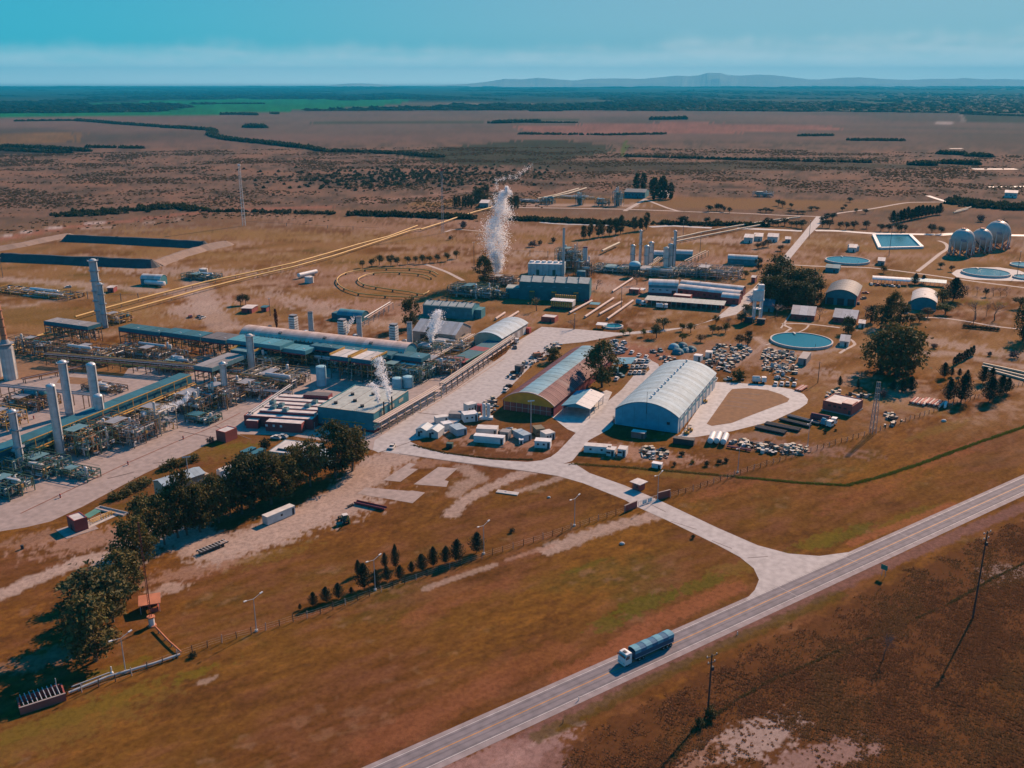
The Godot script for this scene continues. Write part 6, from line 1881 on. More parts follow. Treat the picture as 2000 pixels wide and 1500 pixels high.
	# ---- process units
	for k in [
		["green-framed unit with a broad deck below the tight pair of columns", -159.5, -325.4, 17, 12, 8.5, "frame_green", 1, 3, 2, "teal_grey", 3, 1.0], ["pale-framed unit of tangled pipes at the road's edge, right of the green deck", -149.4, -337.1, 22, 12, 7.5, "frame_rust", 0, 3, 4, "steel", 4, 1.1], ["tall open ochre frame at the east end of the pale pipe unit", -140, -347.2, 12, 9, 9.5, "frame_pale", 0, 1, 2, "steel", 2, 0.6],
		["unit with white horizontal vessel on legs at the foot of the thin column", -165.7, -306, 16, 11, 5.0, "frame_green", 2, 3, 1, "teal_grey", 3, 0.9], ["low green rail frame beside the plant road", -151.7, -301.4, 16, 6, 3.0, "frame_green", 2, 0, 1, "teal_grey", 4, 0.6], ["blue-grey unit with white pipe bends at the frame's left edge", -168.9, -287.6, 14, 10, 5.0, "frame_green", 2, 3, 2, "teal_grey", 3, 0.9], ["dark unit under the thin column at the frame's left edge", -177.7, -306.9, 18, 12, 7.0, "frame_green", 2, 2, 2, "steel", 3, 1.0],
		["steaming unit of silver pipes beyond the ochre frame", -133.4, -371.7, 18, 14, 7.5, "frame_rust", 0, 3, 5, "steel", 3, 1.1], ["unit of upright silver vessels beside the thin column", -124.5, -379.6, 16, 12, 8.0, "frame_rust", 0, 2, 5, "steel", 3, 1.0], ["low skid with blue tray at the edge of the concrete", -125.1, -357.8, 12, 8, 3.0, "frame_green", 2, 1, 2, "teal", 2, 0.7],
		["wide flat unit of pale pipes east of the pipe-looped column", -107.8, -408.6, 26, 16, 5.5, "frame_pale", 0, 4, 3, "steel", 5, 0.9], ["unit of grey pipes in front of the wide flat one", -115.5, -393.6, 22, 12, 5.0, "frame_rust", 0, 3, 2, "steel", 4, 1.0], ["dense unit of pipes and valves right of the high cooler pair", -52.2, -418.8, 30, 16, 7.0, "frame_green", 2, 4, 4, "teal_grey", 5, 1.1],
		["dense unit of pale pipes between the pair of coolers and the pipe rack", -36.8, -429.6, 24, 16, 5.5, "frame_rust", 0, 4, 3, "steel", 4, 1.1], ["unit of white vessels north of the teal pit", -34, -468, 26, 14, 4.0, "frame_pale", 0, 5, 2, "steel", 4, 0.8], ["pipes and vents in front of the grey gabled shed", -41.6, -458.3, 18, 10, 4.5, "frame_green", 0, 3, 3, "steel", 3, 0.9],
		["lower frames under the west end of the dark teal coolers", -211.9, -449, 40, 14, 6.0, "frame_rust", 1, 3, 4, "steel", 7, 0.7], ["rusty frames in the court behind the teal bridge", -177.1, -444.4, 34, 12, 7.0, "frame_rust", 1, 2, 3, "steel", 6, 0.7], ["dark frames below the light teal cooler", -124.2, -435.6, 30, 10, 6.0, "frame_green", 1, 2, 2, "steel", 5, 0.8], ["dark frames under the pair of high coolers", -72.8, -424.6, 22, 10, 6.5, "frame_green", 2, 2, 2, "steel", 4, 0.7],
		["tall rusty pipe bents beside the white furnace drum", -242, -458.3, 26, 8, 8.0, "frame_rust", 1, 1, 2, "steel", 5, 0.5], ["yellow manifold of pipes in the field left of the tall tower", -308.3, -598.7, 66, 14, 3.0, "yellow", 1, 4, 2, "steel", 8, 0.35], ["yellow piping at the foot of the tall tower", -227.8, -525.3, 14, 10, 5.0, "yellow", 1, 2, 2, "steel", 3, 0.9], ["unit of green machines on the pale road's far side", -217.6, -649.3, 26, 12, 4.0, "frame_green", 2, 3, 3, "teal_grey", 4, 0.6],
		["unit of blue-green filters beside the cooling tower's tree", -24.8, -594, 30, 16, 7.0, "frame_green", 2, 4, 5, "teal", 5, 0.9], ["unit of teal and white skids left of the big teal building", -11.5, -591, 20, 10, 4.5, "frame_green", 2, 3, 2, "teal_grey", 4, 0.8], ["rusty cooling frame under the great steam plume", -7, -629.8, 22, 12, 6.0, "frame_rust", 1, 2, 2, "steel", 4, 0.8],
		["unit of horizontal grey drums beyond the big teal building", 76.8, -677.7, 34, 18, 4.0, "frame_green", 0, 5, 3, "teal_grey", 4, 0.6], ["unit of white pipes at the feet of the slim far columns", 99.7, -668, 44, 18, 4.5, "frame_pale", 0, 5, 4, "steel", 6, 0.6], ["unit of blue-white exchangers right of the far columns", 123.4, -666.1, 40, 18, 4.0, "frame_green", 0, 5, 3, "teal_grey", 5, 0.6], ["switchyard of thin frames east of the far columns", 140.3, -658.5, 44, 20, 7.0, "steel", 0, 1, 2, "steel", 6, 0.25],
		["boiler frame with silver ducts beside the tall thin stack", 43.4, -689.8, 20, 14, 15.0, "frame_green", 0, 4, 5, "teal_grey", 3, 1.0], ["rust-red hopper frame beside the capped stack", 51.3, -662.3, 12, 10, 10.0, "frame_rust", 1, 2, 3, "teal", 2, 1.0],
		["teal machines and upright drums in the court before the dark coolers", -193.8, -460.2, 16, 9, 4.0, "frame_green", 2, 2, 4, "teal", 3, 0.8], ["low rusty frames in the court behind the leftmost columns", -205.4, -378.3, 22, 12, 4.0, "frame_rust", 1, 2, 2, "steel", 4, 0.6], ["yellow upright pipes at the court's left edge", -203.3, -353, 14, 10, 6.0, "yellow", 1, 2, 3, "steel", 3, 0.6], ["brown pump row in the court beside the parked cars", -181.9, -398, 20, 7, 2.6, "frame_rust", 1, 2, 2, "steel", 4, 0.8], ["pipes and drums at the head of the teal bridge", -158.9, -429.6, 18, 12, 5.0, "frame_rust", 0, 3, 4, "teal_grey", 3, 1.0], ["dark piping under the right half of the barrel hall", -89.9, -438.2, 40, 10, 6.0, "frame_green", 2, 3, 3, "teal_grey", 6, 0.9],
		["far compressor skid with blue cooler, first of the row across the river", 41.1, -1086.1, 15, 10, 7.0, "frame_green", 2, 3, 3, "tarp_pale", 3, 0.3], ["far compressor skid, second of the row across the river", 77.4, -1076.5, 9, 8, 13.0, "frame_green", 2, 3, 4, "tarp_pale", 2, 0.4], ["far compressor skid, third of the row across the river", 102.1, -1067, 16, 10, 8.0, "frame_green", 1, 3, 3, "tarp_pale", 3, 0.35], ["far compressor skid, tallest and last of the row across the river", 119.4, -1067, 11, 9, 16.0, "frame_green", 2, 3, 4, "tarp_pale", 2, 0.4], ["far yard of low valves left of the compressor row", 20.9, -1105.8, 30, 14, 2.5, "steel", 0, 3, 2, "steel", 4, 0.2], ["far yellow valve field behind the compressor row", 73.9, -1142.1, 60, 16, 2.2, "yellow", 1, 4, 2, "steel", 6, 0.1], ["far white tank group out on the plain", 306, -1158.3, 24, 10, 6.0, "steel", 0, 4, 3, "steel", 3, 0.2],
	]:
		unit(k[0], k[1], k[2], k[3], k[4], k[5], k[6], [PALE, WARM, COOL][k[7]], k[8], k[9], k[10], k[11], k[12])
	# ---- hydrants along the red line on the plant road
	for k in [[-149.2, -283.5, "red hydrant on the plant road, nearest the frame's left edge"], [-137.8, -311.6, "red hydrant on the plant road below the ochre frame"], [-126.5, -337.1, "red hydrant on the plant road left of the brick cube shed"], [-195.3, -360.3, "red hydrant alone in the concrete court"]]:
		t = thing("fire_hydrant", k[2], "hydrant", k[0], k[1], 0, "red hydrants on the concrete")
		rod(t, "riser", mats.red, Vector3.ZERO, Vector3(0, 1.1, 0), 0.22)
		ball(t, "cap", mats.red, Vector3(0, 1.2, 0), 0.32, 0.25, 0.32)
		rod(t, "outlet", mats.white, Vector3(-0.5, 0.8, 0), Vector3(0.5, 0.8, 0), 0.12)
	# ---- pipe racks
	rack("pink-pale pipe rack along the plant road, nearest part", -52.5, -343.7, -32.2, -387.9, 3.2, 4.6, ["pink_pale", "cream", "pink_pale", "white_dirty", "pink_pale"], "frame_pale", 2, 6.0)
	rack("pink-pale pipe rack along the plant road, farther part", -30.4, -393.6, 0, -473, 3.0, 4.6, ["pink_pale", "cream", "steel", "pink_pale"], "frame_rust", 2, 6.0)
	rack("pipe rack of pale pipes from the pits to the barrel-roofed shed", -39.9, -443.5, -22, -486.5, 6.0, 2.4, ["pink_pale", "cream", "pink_pale", "white_dirty", "pink_pale", "cream"], "steel", 1, 8.0)
	rack("grey double pipe bridge from the frame's left edge to the column pair", -230.6, -388.6, -172.1, -371.7, 3.0, 6.0, ["steel", "steel_pale", "steel"], "frame_rust", 1, 8.0)
	rack("low rack of rusty pipes in the court by the grey bridge", -223, -408.6, -203.5, -429.6, 2.5, 2.0, ["rust", "steel", "rust"], "frame_rust", 1, 8.0)
	rack("ochre and grey pipe rack along the south side of the cooler row", -225.7, -438.2, -124.8, -410.9, 3.2, 5.5, ["yellow", "steel", "rust", "steel_pale"], "frame_rust", 2, 7.0)
	rack("grey pipe bridge from the brick control building to the coolers", -104.6, -354.2, -96.7, -388.6, 1.6, 5.0, ["steel", "steel_pale"], "frame_green", 1, 8.0)
	rack("grey pipe bridge across the court behind the brick building", -123.3, -390.7, -96.1, -383.7, 2.4, 3.4, ["steel", "steel_pale", "steel"], "frame_rust", 1, 7.0)
	rack("yellow pipe rack parallel to the teal bridge on its road side", -162.8, -351.8, -145.3, -398, 2.4, 5.6, ["yellow", "steel", "yellow"], "frame_rust", 1, 7.0)
	rack("white pipe rack past the half-round teal roof", -82.7, -518.1, -73.4, -556.4, 2.5, 4.0, ["white", "pink_pale"], "steel", 1, 8.0)
	rack("cream pipe rack rising past the slim far columns", 91.1, -658.5, 118.6, -728.4, 5.0, 3.0, ["cream", "pink_pale", "cream", "yellow"], "frame_pale", 1, 8.0)
	rack("cream pipe bridge east of the slim far columns", 130.9, -698, 155, -742.2, 3.0, 4.0, ["cream", "pink_pale"], "frame_pale", 1, 8.0)
	for k in [["first pale pipe wall between grass strips", [42.5,-532.8,64.4,-583.4]], ["second pale pipe wall between grass strips", [51.4,-539.1,68.5,-573.2]], ["third pale pipe wall, by the white carports", [55.1,-527.8,75.9,-576.1]], ["pale pipe wall from the brick hut to the far drums", [65.8,-603.4,84.6,-647.5]], ["pale pipes behind the barrel-roofed shed", [-9.5,-527.8,-4.3,-543]], ["pale pipe beside the yellow-tanked cooler", [34.1,-543,50.2,-576.1]], ["pale pipe before the grey gabled shed", [-3,-527.8,3.7,-545.6]]]:
		t = thing("pipeline", k[0], "pipeline", 0, 0)
		pipe_run(t, k[1], 1.0, 0.7, "pink_pale", 8.0)
	buildings()


func buildings() -> void:
	var t: Node3D
	var w: float
	var d: float
	# ---- the steaming teal building and the brick control building
	t = thing("plant_building", "big teal box building with pale flat roof and steaming vents by the plant road", "building", -60.4, -362.8, -19.8)
	w = 25.0
	d = 31.0
	flat_house(t, w, d, 8.1, mats.teal_wall, mats.roof_sage, 0.35)
	for k in 4:
		bx(t, "roof_seam", mats.grey, -w / 2 + w * (k + 0.5) / 4.0, 7.82, 0, 0.12, 0.1, d - 0.8)
	bx(t, "roof_edge", mats.cream, 0, 8.15, d / 2, w + 0.1, 0.16, 0.36)
	bx(t, "roof_edge", mats.cream, w / 2, 8.15, 0, 0.36, 0.16, d + 0.2)
	for k in [[-8, 9], [-2, 4], [4, 9], [-7, -3], [1, -6], [6, -1], [7, -10]]:
		bx(t, "roof_vent", mats.dark, k[0], 8.2, k[1], 1.5, 0.8, 1.5, 30)
	bx(t, "cable_tray", mats.yellow, -1, 3.4, d / 2 + 0.15, w * 0.75, 0.2, 0.2)
	openings(t, "window", mats.cream, 3, d * 0.8, w / 2 + 0.03, 6.0, 4.0, 1.4, "x")
	openings(t, "door", mats.teal_pale, 2, d * 0.7, w / 2 + 0.03, 2.4, 3.6, 4.4, "x")
	bx(t, "base_course", mats.maroon, 0, 0.5, 0, w + 0.2, 1.0, d + 0.2)
	for k in [8.0, 1.0]:
		rod(t, "vent_stack", mats.dark, Vector3(w / 2 + 0.6, 0, k), Vector3(w / 2 + 0.6, 10.6, k), 0.3)
	t = thing("control_building", "dark red brick control building with many-levelled white roofs", "building", -90.4, -363.1, -10.3)
	w = 29.0
	d = 27.0
	flat_house(t, w, d, 4.4, mats.brick_dark, mats.roof_white, 0.2)
	for k in 5:
		bx(t, "roof_upper", mats.roof_white, 2, 4.9, -d / 2 + 3 + k * 4.6, w * 0.8, 0.9, 2.6)
		bx(t, "parapet", mats.maroon, 2, 4.75, -d / 2 + 4.6 + k * 4.6, w * 0.8, 0.7, 0.25)
	bx(t, "front_wing", mats.brick_dark, 4, 1.9, d / 2 + 2.0, 15, 3.8, 4.5)
	bx(t, "front_wing_roof", mats.roof_white, 4, 3.85, d / 2 + 2.0, 14.6, 0.14, 4.2)
	bx(t, "front_wing", mats.brick_dark, -10, 1.6, d / 2 + 1.2, 5, 3.2, 3.0)
	bx(t, "front_wing_roof", mats.roof_white, -10, 3.25, d / 2 + 1.2, 4.7, 0.12, 2.7)
	bx(t, "rear_block", mats.maroon, 7, 5.6, -d / 2 + 2, 11, 1.8, 5)
	bx(t, "rear_roof", mats.grey_dark, 7, 6.55, -d / 2 + 2, 10.6, 0.12, 4.6)
	for k in [[-3, 3], [-5, 6], [1, 8], [8, 2], [9, -3], [-8, 0]]:
		bx(t, "air_handler", mats.teal_grey, k[0], 5.9, k[1], 2.0, 1.4, 2.4)
		rod(t, "fan", mats.dark, Vector3(k[0], 6.6, k[1]), Vector3(k[0], 6.75, k[1]), 0.7)
	openings(t, "window", mats.white, 3, 9, d / 2 + 4.28, 2.4, 0.9, 0.9)
	openings(t, "door", mats.dark, 4, w * 0.9, d / 2 + 0.03, 1.2, 1.2, 2.3)
	tank("small pale blue spherical tank before the brick control building", -79.6, -349.5, 2.0, 1.4, "tank_blue")
	# ---- sheds at the road's upper end
	t = thing("gabled_shed", "grey-pink gabled shed with broad roof behind the steam", "shed", -37.4, -486.8, -21.9)
	shed(t, 25.0, 20.0, 5.6, 4.4, "gable", mats.grey_warm, mats.roof_pale, "x", 12, 0.3)
	bx(t, "door", mats.dark, -5, 2.2, 10.03, 6.0, 4.2, 0.12)
	bx(t, "door", mats.dark, 12.53, 2.0, 0, 0.12, 3.8, 4.0)
	t = thing("barrel_shed", "grey shed with pale blue barrel roof beside the plant road", "shed", -5.6, -487, -22.7)
	shed(t, 15.7, 36.0, 5.2, 2.6, "arch", mats.grey_warm, mats.roof_ice, "z", 12, 0.4, mats.cream)
	for k in 4:
		bx(t, "door", mats.roof_pale if k % 2 else mats.white_dirty, 15.7 / 2 + 0.03, 2.0, -13.0 + k * 8.0, 0.12, 3.8, 4.0)
	bx(t, "annex", mats.red, 15.7 / 2 + 1.0, 1.5, -17.0, 2.0, 3.0, 3.0)
	t = thing("covered_pit", "low dark teal roof over an open pit with a green rail", "canopy", -17.6, -450.2, -25.7)
	for k in 6:
		bx(t, "roof_panel", mats.teal_dark if k % 3 else mats.maroon, 0, 3.7 + (0.03 if k % 2 else 0.0), 18.0 - k * 7.2, 9.0, 0.16, 7.1)
		for s in [-1, 1]:
			bx(t, "post", mats.frame_green, s * 4.2, 1.8, 18.0 - k * 7.2, 0.25, 3.6, 0.25)
	bx(t, "rail", mats.green, 5.4, 4.3, 0, 0.3, 0.4, 43.0)
	t = thing("teal_building", "teal-walled hall with a row of grey roof panels behind the bushy tree", "building", -35.8, -540.5, -16.2)
	w = 30.5
	d = 14.0
	shed(t, w, d, 6.6, 1.8, "gable", mats.teal_wall, mats.teal_dark, "x", 8, 0.3, mats.teal_pale)
	for k in 6:
		bx(t, "roof_light", mats.roof_sage, -w / 2 + w * (k + 0.5) / 6.0, 7.75, d / 4 + 0.1, w / 6.0 - 0.8, 0.1, d / 2 * 0.82, 0, 0, 14.5)
		rod(t, "ventilator", mats.dark, Vector3(-w / 2 + w * (k + 0.5) / 6.0, 8.3, 0), Vector3(-w / 2 + w * (k + 0.5) / 6.0, 9.3, 0), 0.6)
	openings(t, "window", mats.teal_pale, 4, w, d / 2 + 0.03, 3.0, 1.6, 2.6)
	bx(t, "annex", mats.teal_wall, w / 2 + 2.2, 2.6, -1, 4.0, 5.2, 8.0)
	t = thing("half_round_shed", "small half-round teal shed beside the white pipe rack", "shed", -92.4, -530.5, -20.3)
	shed(t, 16.0, 9.0, 3.0, 2.6, "arch", mats.teal, mats.teal_pale, "x", 5, 0.2)
	bx(t, "annex", mats.teal_dark, -9.4, 1.8, 0, 6.0, 3.6, 6.0)
	# ---- the big teal hall and the white cooling hall
	t = thing("teal_hall", "big dark teal hall with a sawtooth row of grey roof slopes", "building", 27.8, -588, -9.4)
	w = 44.6
	d = 15.0
	shed(t, w, d, 11.2, 2.6, "gable", mats.teal_deep, mats.teal_deep, "x", 7, 0.2)
	for k in 6:
		bx(t, "roof_slope", mats.roof_sage, -w / 2 + w * (k + 0.5) / 6.0, 12.75, d / 4 + 0.2, w / 6.0 - 0.9, 0.14, d / 2 + 0.2, 0, -3, 19)
		rod(t, "roof_stub", mats.dark, Vector3(-w / 2 + w * k / 6.0 + 0.6, 13.4, 0), Vector3(-w / 2 + w * k / 6.0 + 0.6, 15.2, 0), 0.3)
	for k in 3:
		bx(t, "porch", mats.frame_green, -w / 3.2 + k * w / 3.2, 3.2, d / 2 + 1.0, 3.4, 4.4, 2.0)
		bx(t, "porch_lamp", mats.ochre, -w / 3.2 + k * w / 3.2, 5.7, d / 2 + 1.0, 3.0, 0.5, 1.6)
	openings(t, "window", mats.teal_pale, 5, w * 0.9, d / 2 + 0.03, 8.6, 2.4, 0.6)
	bx(t, "base_course", mats.maroon, w / 2 - 1.5, 0.7, 0.2, 3.4, 1.4, d + 0.2)
	bx(t, "annex", mats.teal_deep, -w / 2 - 4.5, 3.2, 1, 9.0, 6.4, 9.0)
	bx(t, "annex_roof", mats.roof_sage, -w / 2 - 4.5, 6.5, 1, 9.4, 0.2, 9.4, 0, 0, 6)
	t = thing("cooling_hall", "white cooling hall with a row of fan stacks on its roof", "building", 25.1, -668.1, -8.6)
	w = 25.9
	d = 12.0
	flat_house(t, w, d, 8.4, mats.white_blue, mats.white, 0.1)
	for k in 6:
		rod(t, "fan_stack", mats.white, Vector3(-w / 2 + w * (k + 0.5) / 6.0, 8.3, 0), Vector3(-w / 2 + w * (k + 0.5) / 6.0, 9.6, 0), 1.8, 0.85, 16)
		bx(t, "wall_panel", mats.teal_pale, -w / 2 + w * (k + 0.5) / 6.0, 4.0, d / 2 + 0.03, 0.3, 7.6, 0.1)
	openings(t, "door", mats.frame_green, 2, w * 0.9, d / 2 + 0.04, 2.2, 2.2, 4.0)
	stack("tall thin silver stack beside the white cooling hall", 36.4, -658.5, 34.5, 0.9, "steel_pale", "steel")
	stack("short wide stack with dark cap and rusty foot", 52.6, -669.9, 19.5, 1.8, "steel_pale", "maroon")
	stack("thin vent pipe between the silver stack and the capped one", 46.9, -673.8, 22.0, 0.3, "pink_pale", "pink_pale")
	tank("teal cylindrical tank at the end of the big teal hall", 48.2, -643.9, 6.6, 3.2, "teal")
	for k in [
		["slim grey column, westernmost of the far group", 90, -693.9, 17.0, 1.3], ["tall thin vent stack behind the westernmost far columns", 97, -706.5, 26.0, 0.85], ["thick brownish column in the middle of the far group", 99.5, -687.7, 17.5, 1.5], ["round-headed column just right of the brownish one", 104.3, -698, 18.5, 1.4],
		["thick pale green column, left of the eastern far pair", 111.7, -673.8, 18.5, 1.7], ["stepped pale column, right of the eastern far pair", 115.3, -677.7, 20.5, 1.5], ["tallest thin column at the east end of the far group", 117.9, -677.7, 30.0, 0.9],
	]:
		column(k[0], k[1], k[2], k[3], k[4], 2, "white_dirty" if k[0].contains("pale") else "silver", k[4] > 1.0)
	t = thing("elevated_tank", "teal round tank raised on legs near the far columns", "tank", 87.1, -658.5)
	ball(t, "tank", mats.tank_blue, Vector3(0, 8.4, 0), 4.2, 2.8, 4.2, 20)
	rod(t, "shell", mats.teal, Vector3(0, 5.4, 0), Vector3(0, 8.4, 0), 4.1, 1.0, 20)
	for k in 6:
		rod(t, "leg", mats.frame_green, Vector3(cos(k * 1.05) * 3.4, 0, sin(k * 1.05) * 3.4), Vector3(cos(k * 1.05) * 3.4, 5.6, sin(k * 1.05) * 3.4), 0.25)
	t = thing("fin_cooler", "cooler of upright yellow tubes with white tops before the big teal hall", "cooler", 31, -559.2, -17.5)
	w = 13.5
	for k in 10:
		rod(t, "tube", mats.yellow, Vector3(-w / 2 + 0.7 + k * 1.35, 1.6, 3.6), Vector3(-w / 2 + 0.7 + k * 1.35, 5.0, 3.6), 0.48)
		rod(t, "tube", mats.yellow, Vector3(-w / 2 + 0.7 + k * 1.35, 1.6, -6.0), Vector3(-w / 2 + 0.7 + k * 1.35, 7.0, -6.0), 0.5)
	bx(t, "top", mats.white, 0, 5.2, 0.2, w + 0.6, 0.3, 7.6)
	bx(t, "side", mats.white_dirty, w / 2 + 0.2, 3.6, 0.2, 0.2, 3.0, 7.4)
	bx(t, "base", mats.dark, 0, 0.7, 0, w, 1.4, 8.0)
	for k in 8:
		bx(t, "leg", mats.frame_green, -w / 2 + 0.5 + k * 1.8, 0.8, 4.0, 0.2, 1.6, 0.2)
	t = thing("brick_kiosk", "small brick kiosk with pale flat roof below the yellow cooler", "kiosk", 21.8, -526.6, -20)
	flat_house(t, 8.2, 7.0, 3.2, mats.brick, mats.roof_pale, 0.15)
	bx(t, "door", mats.dark, 1.5, 1.1, 3.52, 1.0, 2.2, 0.1)
	t = thing("brick_kiosk", "small brick hut with flat roof between the pipe walls", "kiosk", 80.2, -601.9, -17.5)
	flat_house(t, 6.5, 6.0, 3.4, mats.brick, mats.roof_pale, 0.1)
	bx(t, "door", mats.dark, 0, 1.1, 3.02, 1.2, 2.2, 0.1)
	# ---- the barrel-roofed stores and the long white canopy
	t = thing("white_store", "white store with barrel roof and pale blue front, tallest of the stores", "building", 98.8, -601.1, -12.1)
	w = 18.7
	shed(t, w, 11.0, 6.6, 2.6, "arch", mats.white_blue, mats.roof_white, "x", 8, 0.3)
	bx(t, "fascia", mats.teal_pale, 0, 5.7, 5.56, w, 1.6, 0.12)
	bx(t, "base_course", mats.brick_dark, 0, 0.8, 0, w + 0.2, 1.6, 11.2)
	for k in 3:
		bx(t, "window", mats.dark, -w / 2 + 3 + k * 4.5, 3.6, 5.53, 1.6, 0.6, 0.1)
	bx(t, "door", mats.dark, w / 2 - 2.4, 1.8, 5.6, 2.6, 3.4, 0.12)
	for k in [["long barrel-roofed store, rear of the row", 131.4, -604.6, 41.9, 12, -28.3, 4.2, 8], ["long barrel-roofed store, second of the row", 127, -590.9, 40.7, 16.1, -30.8, 4.2, 9], ["short barrel-roofed store at the row's east end", 136.9, -573.6, 11, 14, -24.8, 4.0, 8]]:
		t = thing("store", k[0], "building", k[1], k[2], k[5], "barrel-roofed stores")
		shed(t, k[3], k[7], k[6], 2.0, "arch", mats.brick_dark, mats.roof_white, "x", maxi(3, int(k[3] / 4.0)), 0.2)
		openings(t, "window", mats.glass, int(k[3] / 4.0), k[3] * 0.96, k[7] / 2.0 + 0.03, 2.2, 1.8, 1.4)
	t = thing("store_annex", "low pale-roofed annex between the stores and the long canopy", "building", 108.3, -583.4, LIE)
	flat_house(t, 11.0, 6.0, 3.2, mats.brick, mats.roof_pale, 0.1)
	bx(t, "door", mats.dark, 2, 1.1, 3.03, 1.4, 2.2, 0.1)
	t = thing("long_canopy", "long flat white canopy over a brick row with dark open front", "canopy", 106.2, -563.5, -19.1)
	w = 48.6
	for k in 16:
		bx(t, "roof_panel", mats.roof_sage, -w / 2 + w * (k + 0.5) / 16.0, 3.9 + (0.03 if k % 2 else 0.0), 0, w / 16.0 - 0.06, 0.2, 10.5, 0, 0, 3)
		bx(t, "post", mats.galv, -w / 2 + w * (k + 0.5) / 16.0, 1.9, 4.8, 0.22, 3.8, 0.22)
	bx(t, "back_wall", mats.brick_dark, 0, 1.8, -3.6, w - 1.0, 3.6, 0.3)
	for k in 7:
		bx(t, "door", mats.pink_pale if k % 3 == 1 else mats.teal, -w / 2 + 4 + k * w / 7.5, 1.3, -3.4, 3.2, 2.6, 0.16)
	for k in [["white lorry under the long canopy", 91.2, -558.2, 7.4, 2.4, -10.6], ["blue lorry parked at the west end of the long canopy", 79.6, -568.2, 7.1, 2.4, -52.5]]:
		lorry(k[0], k[1], k[2], k[3], k[4], k[5], "white" if k[0].begins_with("white") else "tarp_pale")
	for k in [["small white carport beside the round pond", 50.3, -509.9, 6.2, 8.4, -17], ["blue-green garden shelter on the grass by the pipe walls", 50.8, -561.3, 4.2, 17.2, -18.4], ["white shelter beside the brick hut between pipe walls", 84.3, -604.4, 3.5, 11.6, -17.1]]:
		t = thing("carport", k[0], "carport", k[1], k[2], k[5])
		bx(t, "roof", mats.teal_pale if k[0].contains("blue") else mats.white, 0, 2.5, 0, 6.0, 0.14, 5.0, 0, 0, 4)
		for s in [-1, 1]:
			for q in [-1, 1]:
				bx(t, "post", mats.galv, s * 2.6, 1.25, q * 2.2, 0.12, 2.5, 0.12)



# ---------- ponds, stores, trees and land farther off ----------
func pond(label: String, x: float, z: float, r: float, rim: float, wide := 0.8) -> void:
	var o := thing("water_tank", label, "pond", x, z, 0, "round water ponds")
	var b := MB.new()
	for k in 56:
		var s := TAU * k / 56
		var t := TAU * (k + 1) / 56
		var e := Vector3(cos(s), 0, sin(s))
		var f := Vector3(cos(t), 0, sin(t))
		var up := Vector3(0, rim, 0)
		b.quad(e * (r + wide) + up, f * (r + wide) + up, f * r + up, e * r + up)
		b.quad(e * (r + wide), f * (r + wide), f * (r + wide) + up, e * (r + wide) + up)
		b.quad(e * r + up, f * r + up, f * r, e * r)
	put(o, "rim", b.done(), mats.concrete_pale)
	rod(o, "water", mats.water, Vector3(0, 0.05, 0), Vector3(0, rim - 0.35, 0), r - 0.01, 1.0, 56)
	bar(o, "walkway", mats.galv, Vector3(0, rim + 0.3, -r), Vector3(0, rim + 0.3, -r * 0.72), 0.8, 0.15)
	bx(o, "post", mats.dark, r * 0.2, rim + 0.6, r * 0.92, 0.15, 1.8, 0.15)


func berm(label: String, line: Array, h: float, half: float, m := "berm") -> void:
	var p := pts(line)
	var o := thing("embankment", label, "embankment", 0, 0)
	var b := MB.new()
	for i in p.size() - 1:
		var d := (p[i + 1] - p[i]).normalized()
		var s := Vector3(-d.y, 0, d.x)
		var n := maxi(1, int(p[i].distance_to(p[i + 1]) / 7.0))
		for k in n:
			var a2 := p[i].lerp(p[i + 1], k / float(n))
			var c2 := p[i].lerp(p[i + 1], (k + 1.0) / n)
			var a := Vector3(a2.x, 0, a2.y)
			var c := Vector3(c2.x, 0, c2.y)
			var ja := 0.4 * n_fine.get_noise_2d(a.x * 3.0, a.z * 3.0) * h
			var jc := 0.4 * n_fine.get_noise_2d(c.x * 3.0, c.z * 3.0) * h
			var ua := Vector3(0, h + ja * 0.4, 0)
			var uc := Vector3(0, h + jc * 0.4, 0)
			b.tint = Color(1, 1, 1) * rng.randf_range(0.75, 1.2)
			b.quad(a + s * (half + ja), a + s * 1.2 + ua, c + s * 1.2 + uc, c + s * (half + jc))
			b.quad(c - s * half, c - s * 1.2 + uc, a - s * 1.2 + ua, a - s * half)
			b.quad(a + s * 1.2 + ua, a - s * 1.2 + ua, c - s * 1.2 + uc, c + s * 1.2 + uc)
	put(o, "slope", b.done(), mats[m])
	for i in p.size():
		var e := MB.new()
		e.tube(Vector3(p[i].x, -0.2, p[i].y), Vector3(p[i].x, h, p[i].y), half, 1.3, 9)
		put(o, "slope_end", e.done(), mats[m])


